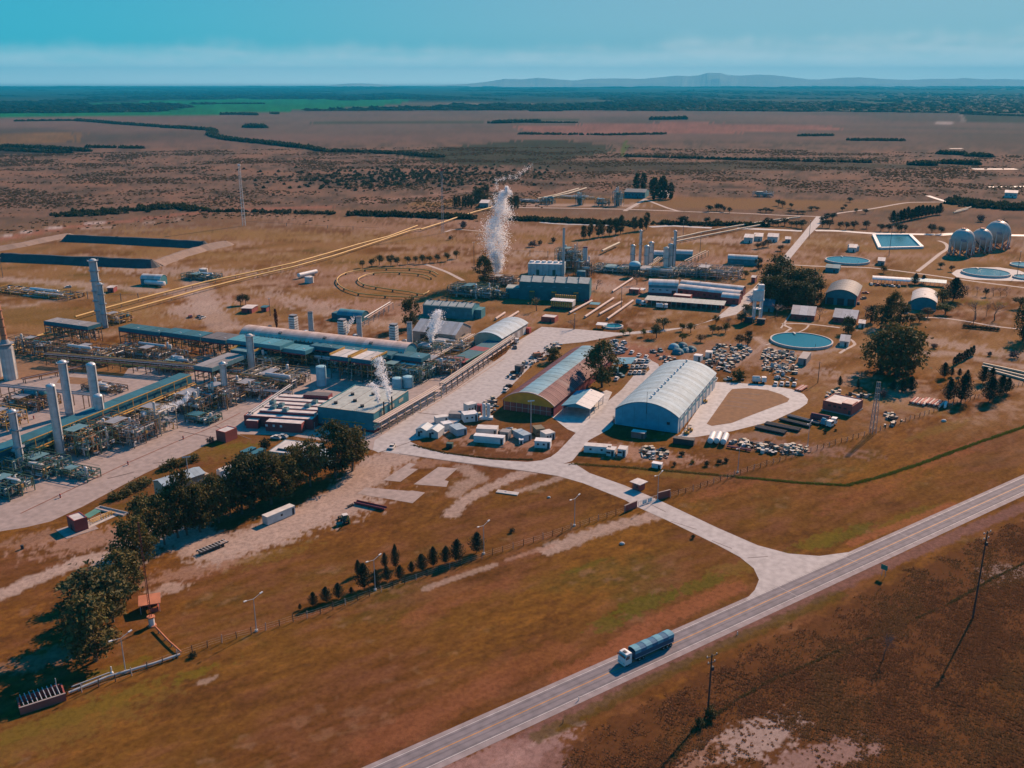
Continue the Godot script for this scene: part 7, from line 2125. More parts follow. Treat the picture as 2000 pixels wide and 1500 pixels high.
func sphere_tank(label: String, x: float, z: float, r: float) -> void:
	var o := thing("spherical_tank", label, "tank", x, z, 0, "spherical gas tanks")
	var y := r + 3.2
	ball(o, "shell", mats.sphere_paint, Vector3(0, y, 0), r, r, r, 40)
	for k in 12:
		var a := TAU * k / 12
		var q := Vector3(cos(a), 0, sin(a))
		rod(o, "leg", mats.white_dirty, q * (r + 0.2), q * (r + 0.2) + Vector3(0, y, 0), 0.38)
		bar(o, "brace", mats.red_pale, q * (r + 0.3) + Vector3(0, 0.4, 0), Vector3(cos(a + 0.52), 0, sin(a + 0.52)) * (r + 0.2) + Vector3(0, 5.0, 0), 0.7)
		bx(o, "footing", mats.red_pale, q.x * (r + 0.2), 0.6, q.z * (r + 0.2), 1.8, 2.2, 1.8)
		if k % 2 == 0:
			var seam := MB.new()
			for i in 12:
				var s := -1.3 + 2.6 * i / 12.0
				var t := -1.3 + 2.6 * (i + 1) / 12.0
				seam.tube(Vector3(q.x * cos(s), sin(s), q.z * cos(s)) * (r + 0.03) + Vector3(0, y, 0), Vector3(q.x * cos(t), sin(t), q.z * cos(t)) * (r + 0.03) + Vector3(0, y, 0), 0.07, 0.07, 4)
			put(o, "seam", seam.done(), mats.galv)
	rod(o, "top_platform", mats.red_pale, Vector3(0, y + r, 0), Vector3(0, y + r + 0.25, 0), 2.2)
	for k in 8:
		bx(o, "rail_post", mats.red_pale, cos(k * 0.785) * 2.0, y + r + 0.8, sin(k * 0.785) * 2.0, 0.14, 1.2, 0.14)
	var tm := TextMesh.new()
	var f := SystemFont.new()
	f.font_names = PackedStringArray(["Droid Sans"])
	tm.font = f
	tm.text = "TGS"
	tm.font_size = 32
	tm.pixel_size = 0.075
	tm.depth = 0.3
	put(o, "lettering", tm, mats.blue, Transform3D(Basis(Vector3.UP, -0.42), Vector3(-r * 0.36, y + 0.6, r * 0.94)))


func back_of_plant() -> void:
	var t: Node3D
	pond("largest round blue pond with white rim beside the big gum tree", 153.4, -480.2, 15.3, 1.3)
	pond("small round blue pond at the plant road's upper end", 56.8, -512.2, 5.0, 1.0)
	pond("round blue pond with dark wall across the straight road", 258.7, -717.3, 15.6, 1.6)
	pond("round blue pond on a wide pale apron below the spherical tanks", 341.6, -668, 15.5, 1.6)
	pond("round blue pond cut by the right frame edge above the apron", 387.2, -700.1, 10.0, 1.2)
	pond("small dark round pond at the right frame edge below the apron", 363, -653, 8.0, 1.2)
	sheet("pavement", [317.8,-669.9,327.7,-683.7,344.5,-693.9,363.7,-693.9,372.7,-681.7,372,-666.1,358.5,-640.3,342.5,-643.9,322.8,-647.5,315.5,-656.7], 0.035, mats.concrete_pale)
	t = thing("water_basin", "square open basin with white sloping rim near the river trees", "pond", 0, 0)
	var q := pts([326.1,-845.7,358.8,-845.7,342.1,-779,304.8,-773.9])
	for i in 4:
		var a := Vector3(q[i].x, 0.9, q[i].y)
		var b := Vector3(q[(i + 1) % 4].x, 0.9, q[(i + 1) % 4].y)
		bar(t, "rim", mats.white, a, b, 2.6, 1.8)
	var wm := MB.new()
	wm.quad(Vector3(q[0].x, 0.6, q[0].y), Vector3(q[1].x, 0.6, q[1].y), Vector3(q[2].x, 0.6, q[2].y), Vector3(q[3].x, 0.6, q[3].y))
	put(t, "water", wm.done(), mats.water)
	# ---- spherical tanks
	sphere_tank("spherical gas tank, nearest and leftmost of three on red legs", 359.5, -747, 9.0)
	sphere_tank("spherical gas tank, half hidden in the middle of three", 381.6, -761.4, 8.0)
	sphere_tank("spherical gas tank, tallest and rightmost of three", 404.5, -781.6, 9.8)
	t = thing("stairway", "dark diagonal stairway between two of the spherical tanks", "stairs", 376, -756.6)
	bar(t, "stringer", mats.dark, Vector3(8, 0.5, 2), Vector3(-6, 14, 2), 0.8)
	bar(t, "handrail", mats.red_pale, Vector3(8, 1.7, 2), Vector3(-6, 15.2, 2), 0.15)
	# ---- water tower
	t = thing("water_tower", "white concrete water tower on slender legs by the road bend", "water tower", 142.9, -532.8)
	for s in [-1, 1]:
		for k in [-1, 1]:
			bx(t, "leg", mats.white, s * 2.0, 6.0, k * 2.0, 0.8, 12.0, 0.8)
	bx(t, "tie_beam", mats.white, 0, 6.0, 0, 4.6, 0.4, 4.6)
	rod(t, "tank", mats.white, Vector3(0, 11.6, 0), Vector3(0, 17.0, 0), 3.3, 1.0, 8)
	rod(t, "tank_foot", mats.white_dirty, Vector3(0, 11.0, 0), Vector3(0, 11.8, 0), 3.6, 0.95, 8)
	bx(t, "upper_box", mats.white, 1.2, 18.6, 0, 3.0, 3.2, 3.0)
	rod(t, "aerial", mats.galv, Vector3(1.2, 20, 0), Vector3(1.2, 23, 0), 0.08)
	for k in [["dark box shed under the water tower, left", 135.7, -522.9], ["dark box shed under the water tower, right", 142.2, -520.5]]:
		t = thing("utility_box", k[0], "shed", k[1], k[2], LIE)
		bx(t, "box", mats.dark, 0, 1.4, 0, 4.4, 2.8, 2.2)
		bx(t, "roof", mats.grey_dark, 0, 2.9, 0, 4.8, 0.16, 2.6)
	# ---- sheds and houses on the right
	t = thing("barrel_shed", "dark-fronted shed with blue-grey barrel roof beside the big grove", "shed", 210.1, -582.9, -24.2)
	var w: float = 18.4
	shed(t, w, 34.0, 6.2, 3.6, "arch", mats.brick_dark, mats.roof_slate, "z", 12, 0.5, mats.teal_wall)
	openings(t, "door", mats.dark, 3, w, 17.05, 2.2, 4.0, 4.2)
	t = thing("barrel_shed", "smaller shed with pale barrel roof among dark trees", "shed", 254.7, -567.2, -24.2)
	w = 14.2
	shed(t, w, 30.0, 5.0, 3.0, "arch", mats.teal_wall, mats.roof_pale, "z", 10, 0.3, mats.teal_wall)
	bx(t, "roof_patch", mats.dark, 0, 8.1, 6, 0.9, 0.2, 1.8)
	t = thing("carport", "long white arched carport with parked cars in front", "carport", 259.3, -632.4, -20.4)
	w = 24.1
	for k in 10:
		put(t, "roof_panel", shell(profile("arch", 9.0, 1.6), 0.12, w / 10.0 - 0.05).done(), mats.white, Transform3D(Basis(Vector3.UP, PI / 2), Vector3(-w / 2 + w * (k + 0.5) / 10.0, 3.2 + (0.03 if k % 2 else 0.0), 0)))
		for s in [-1, 1]:
			bx(t, "post", mats.galv, -w / 2 + w * (k + 0.5) / 10.0, 1.6, s * 4.0, 0.16, 3.2, 0.16)
	t = thing("carport", "bright blue flat roof adjoining the long white carport", "carport", 283.1, -628.2, -24.9)
	w = 22.7
	for k in 8:
		bx(t, "roof_panel", mats.blue_roof, -w / 2 + w * (k + 0.5) / 8.0, 3.3 + (0.03 if k % 2 else 0.0), 0, w / 8.0 - 0.05, 0.14, 9.0, 0, 0, 4)
		for s in [-1, 1]:
			bx(t, "post", mats.galv, -w / 2 + w * (k + 0.5) / 8.0, 1.6, s * 4.0, 0.16, 3.2, 0.16)
	for k in [
		["brick house with white gabled roof, nearer the round pond", 171.5, -536.7, 12.8, 18.1, -21.3, 3.2, 3.4], ["brick house with white roof left of the round dark tree", 193.2, -527.8, 12.5, 16.5, -25.2, 3.2, 3.4],
		["bluish low house behind the water tower", 155.7, -556.4, 7.2, 14.4, -20.4, 3.4, 3.0], ["small white-roofed hut beside the largest round pond", 175.2, -476.1, 4.3, 11, -24.2, 2.8, 2.2], ["small grey hut across the path from the round tree", 281.2, -707.6, 4.7, 13.8, -23.3, 3.4, 1.6],
		["teal-fronted box store by the path below a round pond", 235.6, -680.7, 9.3, 15, -23.4, 3.2, 1.0], ["white farmhouse on the plain west of the straight road", 207.1, -816.7, 7.4, 20.7, -19.5, 4.6, 1.6], ["white annex of the farmhouse on the plain", 217.8, -828.1, 7.4, 20.9, -17.3, 3.8, 1.4], ["white cottage with grey front next to the farmhouse", 229, -820.9, 8.6, 18.1, -20, 4.4, 1.8], ["small grey cottage on the road side of the farmhouse", 239.8, -813.9, 4.3, 12, -16, 3.0, 1.4],
		["white-fronted hut among the river trees", 281, -769, 5.6, 18.8, -22.7, 3.6, 1.6], ["tiny white-roofed hut beyond the far river trees", 607, -1155.7, 13.7, 25.3, -28.1, 6.0, 2.0], ["pale-roofed farm shed beside the far conifers across the river", -29.3, -1064.8, 9.8, 27.7, -7.9, 5.0, 2.0], ["blue-roofed far barn beside conifers across the river", 151.9, -1158.4, 25.4, 32.9, -16.3, 7.0, 2.4], ["white far shed at the foot of conifers across the river", 186.2, -1158.4, 9.1, 27.8, -17.4, 5.0, 2.0], ["white-roofed carport by the round trees on the right", 197.7, -514.5, 3.2, 9, -22.6, 2.6, 1.0], ["small brick shed with dark shadow near two lone trees", -157.7, -550.3, 6.5, 9.2, -7.5, 3.0, 0.2], ["teal box kiosk beside the small brick shed", -148.8, -552.3, 3.3, 3.9, -7.6, 2.6, 0.2],
		["red gatepost hut by the straight road's bend", 167.1, -637.7, 2.6, 7.4, -24.9, 4.0, 0.8], ["red hut with white roof on the pale road at left", -263.5, -607.4, 4, 6.5, 1.6, 3.2, 0.4],
	]:
		t = thing("house", k[0], "house", k[1], k[2], clampf(k[5], -40.0, 10.0))
		var wall := "brick_dark" if k[0].contains("brick") or k[0].contains("red ") else "teal_wall" if k[0].contains("blu") or k[0].contains("teal") else "white_dirty" if k[0].contains("white") else "grey"
		var roof := "roof_slate" if k[0].contains("blu") else "teal" if k[0].contains("teal") else "roof_white"
		shed(t, k[3], maxf(k[4], 5.0), k[6], k[7], "gable", mats[wall], mats[roof], "x", maxi(2, int(k[3] / 4.0)), 0.4)
		if k[3] > 10.0:
			openings(t, "window", mats.glass, int(k[3] / 4.0), k[3], maxf(k[4], 5.0) / 2 + 0.03, k[6] * 0.55, 1.4, 1.1)
		bx(t, "door", mats.dark, k[3] * 0.15, 1.1, maxf(k[4], 5.0) / 2 + 0.05, 1.0, 2.2, 0.1)
	for k in [["teal store with white barrel roof east of the switchyard", 175.3, -706.5, 21.7, 20.3, -18.5, 9.0], ["teal store with white roof bands, left of two behind the columns", 114.8, -726.2, 11, 16, -11.7, 9.0], ["teal store with white roof bands, right of two behind the columns", 134.6, -729.6, 13.3, 18.7, -12.9, 9.0], ["pale blue long tank house on the dark ground at left", -244.4, -630.7, 15.1, 8, -12.8, 8.0]]:
		t = thing("store", k[0], "building", k[1], k[2], clampf(k[5], -30.0, 0.0))
		shed(t, k[3], k[6], 4.4, 2.6, "arch", mats.teal_wall, mats.roof_pale, "x", maxi(3, int(k[3] / 5.0)), 0.2)
		openings(t, "window", mats.teal_pale, int(k[3] / 5.0), k[3] * 0.95, k[6] / 2 + 0.03, 2.6, 2.4, 1.4)
	for k in [["pale green dome tank among machines near the yellow pipelines", -221.7, -666.1, 4.0, 3.0], ["white round tank by the river trees, left of two", 278.8, -768.9, 4.6, 2.4], ["white round tank by the river trees, right of two", 282.2, -766.4, 4.0, 2.2], ["white horizontal-looking tank beside the yellow pipelines", -139.8, -636.8, 4.0, 3.0]]:
		tank(k[0], k[1], k[2], k[3], k[4], "white_dirty")
	for k in [["white tank wagon on the dirt by the yellow pipelines", -145.2, -657.8, 17.5, 4, 58], ["white tank trailer on the dark pad at left", -241.7, -624.9, 17, 4, -23.4]]:
		t = thing("tank_trailer", k[0], "trailer", k[1], k[2], k[5])
		rod(t, "tank", mats.white, Vector3(-k[3] / 2, 2.4, 0), Vector3(k[3] / 2, 2.4, 0), 1.6)
		for s in [-1, 1]:
			ball(t, "end", mats.white, Vector3(s * k[3] / 2, 2.4, 0), 0.5, 1.6, 1.6)
			bx(t, "support", mats.grey, s * k[3] * 0.3, 0.5, 0, 0.8, 1.0, 2.4)
	for k in [["long pale concrete beam on the dirt near the right edge, rear", [229.7,-438.2,243.8,-421.3]], ["long pale concrete beam on the dirt near the right edge, middle", [227.2,-433.9,240.3,-415.6]], ["long pale concrete beam on the dirt near the right edge, front", [227.2,-427.9,237.4,-410.1]]]:
		t = thing("concrete_beam", k[0], "beam", k[1][0], k[1][1])
		var e := Vector3(k[1][2] - k[1][0], 0, k[1][3] - k[1][1])
		bar(t, "beam", mats.cream, Vector3(0, 0.6, 0), e + Vector3(0, 0.6, 0), 1.0, 0.8)
		for s in 5:
			bx(t, "sleeper", mats.wood_dark, e.x * (s + 0.5) / 5.0, 0.12, e.z * (s + 0.5) / 5.0, 0.5, 0.24, 2.2)
	# ---- masts
	t = thing("radio_mast", "tall white lattice mast on the plain left of the steam", "mast", -259.1, -910.1, 10)
	lattice(t, 57.0, 2.0, 1.1, 16, ["white"], 0.0, 4)
	bx(t, "top_box", mats.white, 0, 57.5, 0, 2.4, 1.6, 2.4)
	t = thing("radio_mast", "tall grey lattice mast with red top beside the yellow pipelines", "mast", -63.6, -864.1, 10)
	lattice(t, 56.0, 1.3, 0.8, 16, ["steel_pale"], 0.0, 4)
	bx(t, "top_light", mats.red, 0, 57.0, 0, 1.6, 2.0, 1.6)
	for k in [["thin pole with lamp by the dirt yard behind the hall", -142.7, -539.1, 10.5], ["thin white post in the field at the left edge", -360.3, -654.8, 14.0], ["slim pole between the far columns and the straight road", 152.5, -756.6, 16.0], ["slim pole on the plain before the river", 153.7, -842.7, 14.0], ["dark pole beside the great steam plume", -28.5, -698, 18.0], ["slim pole near the yellow-tanked cooler", 66, -553.6, 14.0], ["slim pole over the square basin", 300.3, -742.2, 28.0], ["dark pole near the three white louvred boxes", 34.9, -507.5, 9.0], ["pole by the apron pond at right", 359.3, -658.5, 18.0], ["lamp pole on the straight road's bridge", 263.4, -830.9, 16.0], ["tall lamp pole before the stores' rear", 128.1, -613.1, 18.0]]:
		t = thing("pole", k[0], "pole", k[1], k[2], 20)
		rod(t, "shaft", mats.grey_dark, Vector3.ZERO, Vector3(0, k[3], 0), 0.22, 0.6)
		bx(t, "head", mats.white_dirty, 0, k[3], 0, 1.2, 0.3, 0.4)
	for k in [["fence of thin posts across the field by the tall tower", [-292.3,-587.9,-282.5,-589.5,-270,-584.9,-246.5,-579,-235.5,-579,-229.4,-587.9], 17.0, 5.0], ["line of pale posts between mast and yellow pipelines", [-261.4,-924.1,-218,-910.1,-175.1,-893.1,-124.7,-880], 26.0, 3.0], ["fence posts across the plain before the white farmhouse", [-8.2,-747,14.3,-742.2,28.4,-737.6,73.9,-747], 20.0, 5.0]]:
		t = thing("fence", k[0], "fence", 0, 0)
		var c := pts(k[1])
		for i in c.size() - 1:
			var n := maxi(1, int(c[i].distance_to(c[i + 1]) / k[2]))
			for j in n:
				var p: Vector2 = c[i].lerp(c[i + 1], j / float(n))
				bx(t, "post", mats.grey_dark, p.x, k[3] / 2, p.y, 0.4, k[3], 0.4)
			bar(t, "wire", mats.grey_dark, Vector3(c[i].x, k[3] * 0.8, c[i].y), Vector3(c[i + 1].x, k[3] * 0.8, c[i + 1].y), 0.12)
	# ---- long yellow pipelines
	for k in [
		["upper of two yellow pipelines running from the plant to the plain", [-252.5,-527.8,-242.9,-553.6,-228.8,-586.4,-209.1,-628.1,-189.5,-658.5,-165.5,-698,-146.9,-742.2,-129.4,-786.8,-109,-830.9,-90.3,-896.5], 2.2, 0.6], ["lower of two yellow pipelines running from the plant to the plain", [-235.6,-532.8,-219.1,-570.3,-202.9,-608.2,-185.5,-643.9,-162.3,-683.7,-140.7,-730.7,-120.7,-786.8,-94.3,-864.1,-85.4,-880], 2.0, 0.6],
		["yellow pipeline climbing from the mast towards the river trees", [-84.8,-873.6,-69.6,-913.6,-59.1,-945.9,-40.5,-996.8,-21.4,-1039.6], 2.0, 0.7], ["yellow pipes between the furnace and the west cooler bank", [-265.5,-449,-258.4,-465.1,-255.3,-480.2,-250.9,-494.1], 2.0, 0.6], ["second yellow pipe between furnace and west cooler bank", [-259.7,-438.2,-252.4,-458.3,-249.3,-480.2], 1.6, 0.6],
		["upper of two pinkish pipelines crossing the river at right", [139.8,-819.5,173.2,-857.9,209.2,-893.1,254.1,-934.9,293.3,-961], 1.6, 0.8], ["lower of two pinkish pipelines crossing the river at right", [141.1,-805.6,180.1,-845.7,216.6,-883.2,262.3,-927.7,278.6,-949.7], 1.6, 0.8], ["short pale pipeline rising behind the capped stack", [72.5,-749.3,79.9,-766.4,90.4,-789.4], 3.0, 0.9], ["pale pipeline pair crossing the far compressor yard", [30.3,-1121.1,53.1,-1158.3,86.3,-1234.2], 2.0, 0.9], ["second pale pipeline crossing the far compressor yard", [47.8,-1136.8,69.7,-1175,96.8,-1240.5], 2.0, 0.9],
		["short pale pipes in the far right field", [465.9,-996.8,494.7,-1026.4], 1.5, 0.7], ["second short pale pipe in the far right field", [473.7,-1009.3,506.3,-1044.1], 1.5, 0.7],
	]:
		t = thing("pipeline", k[0], "pipeline", 0, 0)
		pipe_run(t, k[1], k[2], k[3], "cream" if k[0].contains("pale") or k[0].contains("pink") else "pipe_yellow", 16.0)
	for k in [["outer yellow pipe loop lying in the field behind the hall", [-99.5,-595.6,-111.5,-611.5,-120.4,-635,-121.4,-656.7,-115.1,-671.9,-97.9,-681.7,-75.3,-681.7,-59.6,-673.8,-52.5,-658.5]], ["inner yellow pipe loop lying in the field behind the hall", [-56.7,-647.5,-63.4,-658.5,-81,-666.1,-99.2,-664.2,-106.4,-649.3,-105.9,-636.8,-98,-621.4,-82.7,-609.8,-66.8,-600.3,-57.4,-592.5,-54.4,-603.4]], ["curved yellow pipe closing the loops near the teal hall", [-99.5,-595.6,-85.4,-589.5,-68.5,-584.9,-59.3,-584.9]]]:
		t = thing("pipeline", k[0], "pipeline", 0, 0)
		var c := spline(k[1], 9.0)
		for i in c.size() - 1:
			rod(t, "pipe", mats.pipe_yellow, Vector3(c[i].x, 1.4, c[i].y), Vector3(c[i + 1].x, 1.4, c[i + 1].y), 0.38, 1.0, 8)
			if i % 3 == 0:
				bx(t, "support", mats.dark, c[i].x, 0.6, c[i].y, 1.0, 1.2, 1.0)
	# ---- embankments of the two dry ponds
	berm("long embankment nearest the tall tower, coloured dark for its shade", [-395.3,-723.9,-354.5,-715.1,-310.6,-704.3,-270.3,-695.9], 5.6, 7.0)
	berm("embankment along the far pond, coloured dark for its shade", [-387.7,-819.5,-340.6,-808.3,-296,-794.7,-258.8,-784.2], 5.4, 7.0)
	berm("striped embankment coloured as sunlit between the two dry ponds, right end", [-270.2,-700.1,-265.2,-742.2,-255.5,-776.5,-244.6,-797.4], 3.4, 8.0, "berm_sunlit_tint")
	berm("striped embankment coloured as sunlit along the dirt road at left", [-430.5,-761.4,-416.6,-792.1,-409.2,-822.3,-400.4,-845.7], 2.6, 8.0, "berm_sunlit_tint")


const ORDER := ["first", "second", "third", "fourth", "fifth", "sixth", "seventh", "eighth", "ninth", "tenth", "eleventh", "twelfth", "thirteenth", "fourteenth", "fifteenth", "sixteenth"]


func trees() -> void:
	# ---- single trees around the plant
	for k in [
		["dense", -56.7, -511, 17.5, 0.8, "leaf_olive", "bushy dark tree at the corner of the teal building"], ["fir", -43.3, -472, 10.5, 0.7, "leaf_fir", "dark conifer in the steam before the gabled shed"], ["gum", -19.1, -626.4, 19, 1.0, "leaf_olive", "ragged tree in front of the great steam plume"], ["dense", 20.2, -443.5, 7.5, 1.3, "leaf_round", "broad bush among pallets beside the red hangar"],
		["bare", 14.8, -552.3, 10, 1.1, "twig_gold", "yellowish bare tree by the yellow-tubed cooler"], ["bare", 34.3, -507.5, 7, 1.0, "twig", "small bare tree at the road's upper edge"], ["bare", 85.3, -629.8, 9, 1.2, "twig", "bare tree behind the brick hut between pipe walls"], ["bare", 56.4, -614.7, 8, 1.6, "twig", "brownish bare thicket at the end of the big teal hall"], ["round", 164.5, -653, 6, 1.2, "leaf_bright", "bright yellow-green bush at the end of the stores"], ["dense", 182.5, -685.7, 9, 0.9, "leaf_fir", "dark tree at the end of the teal store"],
		["round", -168, -567.5, 8, 1.1, "leaf_brown", "brownish tree beside the small brick shed"], ["round", -165.2, -568.9, 7, 0.9, "leaf_olive", "dark tree right behind the brownish one"], ["round", -92.3, -530.3, 6, 1.2, "leaf_bright", "yellowish bush before the half-round shed"],
		["round", 77.8, -488.6, 8.5, 1.1, "leaf_olive", "dark round tree on the verge south of the lawn"], ["round", 84.6, -507.5, 7, 1.6, "leaf_olive", "wide dark tree behind the dark round one"], ["round", 71.6, -491.9, 4.5, 1.2, "leaf_bright", "bright bush left of the dark round tree"], ["round", 64.4, -496.3, 4.2, 1.2, "leaf_bright", "second bright bush by the plant road's end"], ["round", 60.4, -493, 4.0, 1.2, "leaf_bright", "bright bush nearest the small round pond"],
		["round", 90.8, -482.3, 4.5, 1.2, "leaf_bright", "small light tree behind the tents"], ["round", 94.6, -504.1, 5.0, 1.1, "leaf_round", "round tree, first along the lawn's edge"], ["round", 98.3, -499.6, 6.2, 1.1, "leaf_round", "round tree, second along the lawn's edge"], ["round", 116.2, -519.3, 5.5, 1.1, "leaf_round", "round tree in the bend of the paved road"], ["round", 109.7, -497.4, 6.0, 1.1, "leaf_round", "round tree third along the lawn's edge"], ["round", 113.8, -499.6, 4.4, 1.1, "leaf_brown", "small brown tree between two round ones"], ["round", 117.5, -499.6, 6.2, 1.1, "leaf_round", "round tree fourth along the lawn's edge"], ["bare", 121.6, -513.3, 6.5, 1.2, "twig", "bare tree behind the fourth round one"],
		["round", 100.1, -481.2, 4.2, 2.0, "leaf_brown", "wide brownish hedge tree behind the scrap yard"], ["round", 118.7, -473, 6.6, 1.2, "leaf_brown", "brownish tree at the fork of the dirt paths"], ["dense", 123.7, -475.1, 7.6, 0.7, "leaf_fir", "narrow dark tree beside the brownish one at the fork"], ["bush", 104.6, -413.2, 6.4, 0.8, "leaf_round", "big green bush behind the loop road"], ["bush", 60.6, -518.1, 3.5, 1.0, "leaf_fir", "dark bush beside the small round pond"], ["round", 130.8, -520.5, 7.2, 1.2, "leaf_olive", "dark tree in the water tower's shadow"], ["round", 139.4, -545.6, 6.2, 1.1, "leaf_olive", "dark tree left of the water tower"],
		["dense", 184.7, -498.5, 9.5, 1.2, "leaf_round", "round dark tree between the houses and the large pond"], ["dense", 272.7, -483.3, 19, 0.8, "leaf_olive", "big dark tree cut by the right frame edge"], ["round", 309.4, -557.7, 8.0, 1.3, "leaf_olive", "umbrella-shaped tree near the right frame edge"], ["round", 269.6, -671.9, 5.5, 1.4, "leaf_round", "low round tree on the path by the long carport"],
		["bare", 269.4, -530.3, 12, 1.1, "twig", "bare reddish tree, left of two large ones on the right lawn"], ["bare", 279.2, -527.8, 12.5, 1.1, "twig", "bare reddish tree, right of two large ones on the right lawn"], ["bare", 279.3, -537.9, 9, 0.7, "twig", "slim bare tree between the two large bare ones"],
		["bare", 295.2, -595.6, 7.5, 1.0, "twig", "first small bare tree in the row by the white path"], ["bare", 301.1, -595.6, 7, 0.9, "twig", "second small bare tree in the row by the white path"], ["round", 305.3, -592.5, 6, 0.8, "leaf_fir", "dark little tree among the bare row"], ["bare", 310.2, -592.5, 7, 1.0, "twig", "third small bare tree in the row by the white path"], ["bare", 315.6, -594, 6.5, 0.9, "twig", "fourth small bare tree in the row by the white path"], ["bare", 319.6, -594, 6.5, 0.9, "twig", "last small bare tree in the row by the white path"],
		["dense", 180.5, -419.6, 25, 1.25, "leaf_gum", "giant gum tree, right half of the pair casting a long shadow"], ["dense", 175.3, -426.2, 19, 1.3, "leaf_gum", "giant gum tree, left half of the pair casting a long shadow"], ["dense", 187.3, -424.6, 18, 0.9, "leaf_olive", "gum tree leaning at the right side of the giant pair"],
		["dense", 207.1, -511, 13, 1.0, "leaf_olive", "dark tree on the drive, leftmost before the giant gums"], ["gum", 212.3, -511, 19, 0.8, "leaf_gum", "tall gum tree on the drive behind the giant pair"], ["dense", 220.5, -518.1, 13, 1.1, "leaf_olive", "dark tree on the drive, right of the tall gum"], ["dense", 205.7, -522.9, 10, 1.0, "leaf_fir", "dark tree at the house with white roof"], ["round", 225.4, -515.7, 7, 1.2, "leaf_olive", "low dark tree at the end of the drive"], ["round", 233.6, -522.9, 6, 1.3, "leaf_olive", "low dark tree in front of the smaller barrel shed"], ["bare", 208.1, -537.9, 7, 1.4, "twig", "greyish bare tree in front of the car yard"],
		["fir", 278.1, -579, 15, 1.1, "leaf_fir", "tall dark conifer behind the smaller barrel shed"], ["round", 266.3, -567.5, 10.5, 1.1, "leaf_round", "dense round tree beside the smaller barrel shed"], ["round", 257.4, -543, 7.5, 1.8, "leaf_bright", "broad yellowish tree beside the smaller barrel shed"], ["round", 243.8, -535.3, 6.5, 1.5, "leaf_brown", "brown tree before the smaller barrel shed's corner"], ["fir", 274.7, -629.8, 8, 1.0, "leaf_fir", "dark conifer in front of the blue roof, left"], ["fir", 282.8, -635, 6, 1.0, "leaf_fir", "small conifer in front of the blue roof, right"],
		["bare", 155.9, -537.9, 8, 1.8, "twig", "greyish bare tree between the grove and the first house"], ["bare", 178.6, -530.3, 8, 1.2, "twig", "grey bare tree between the two brick houses"], ["bare", 194.8, -579, 15, 1.2, "twig", "brown bare tree at the grove's right edge"],
		["round", 321.2, -677.7, 5, 1.1, "leaf_brown", "brown bush left of the apron pond"], ["round", 318.6, -689.8, 5, 1.4, "leaf_fir", "dark tree below the first spherical tank"],
	]:
		plant("tree" if k[0] != "bush" else "shrub", k[0], k[6], k[1], k[2], k[3], k[4], k[5])
	for k in [[158.6, -570.3, 18], [161.8, -561.9, 19], [168, -561.9, 16], [173.5, -559.1, 17], [179.5, -559.1, 15], [187.9, -570.3, 17], [168.7, -600.3, 19], [177.2, -613.1, 23], [176.9, -587.9, 18], [183.3, -584.9, 19], [191.6, -591, 18]]:
		plant("tree", "dense", "%s tree %s of the dark grove" % ["tall" if k[2] > 18 else "broad" if k[2] > 16 else "low", ["at the front", "in the middle", "at the back"][mini(2, int((-k[1] - 548.0) / 32.0))] + (" on the road side" if k[0] < 152 else " on the shed side" if k[0] > 172 else " at its centre")], k[0], k[1], k[2], 1.15, "leaf_olive", "trees of the dark grove")
	# ---- young firs and bushes by the eastern fence
	for k in [
		[148.2, -403.2, 5.0, 0.6, "lone small fir on the grass east of the scrap yard"], [155.4, -400.2, 4.6, 0.45, "thin young fir right of the lone small one"], [169.9, -397.3, 5.0, 0.8, "fir at the edge of the giant gums' shadow, left"], [173.1, -394.3, 6.4, 0.8, "fir at the edge of the giant gums' shadow, middle"], [177.6, -395.8, 7.2, 0.8, "fir at the edge of the giant gums' shadow, right"],
		[201.2, -416.4, 7.4, 0.8, "spiky fir at the near end of the dark hedge"], [205.6, -418.8, 4.4, 0.7, "small reddish fir by the spiky one"], [209.2, -418.8, 4.0, 0.8, "small fir in the middle of the fence field"], [210.4, -413.2, 5.0, 0.7, "small fir right of the middle one in the fence field"], [187.7, -381.7, 10.5, 0.75, "large dark fir, left of two beside the red-white pipes"], [193, -381.7, 13.0, 0.75, "large dark fir, right of two beside the red-white pipes"],
		[215.3, -408.6, 8.0, 0.85, "dark fir before the pale concrete beams"], [220.8, -411.7, 6.5, 0.8, "dark fir behind the great one near the fence"], [205.6, -382.4, 11.0, 0.9, "great dark fir next to the fence near the right edge"], [214.4, -390.7, 9.5, 0.8, "fir right of the great one near the fence"], [219.2, -394.3, 7.0, 0.75, "last fir near the fence at the right edge"],
	]:
		plant("fir_tree", "fir", k[4], k[0], k[1], k[2], k[3] * 1.05, "leaf_fir", "young firs in the eastern field")
	for i in 9:
		var p := Vector2(214.5, -436.5).lerp(Vector2(232.4, -454.5), i / 8.0)
		plant("fir_tree", "column", "%s narrow dark fir of the short row behind the spiky fir" % ORDER[i], p.x, p.y, 4.5 + 0.4 * (i % 3), 1.3, "leaf_fir", "narrow firs of the hedge row")
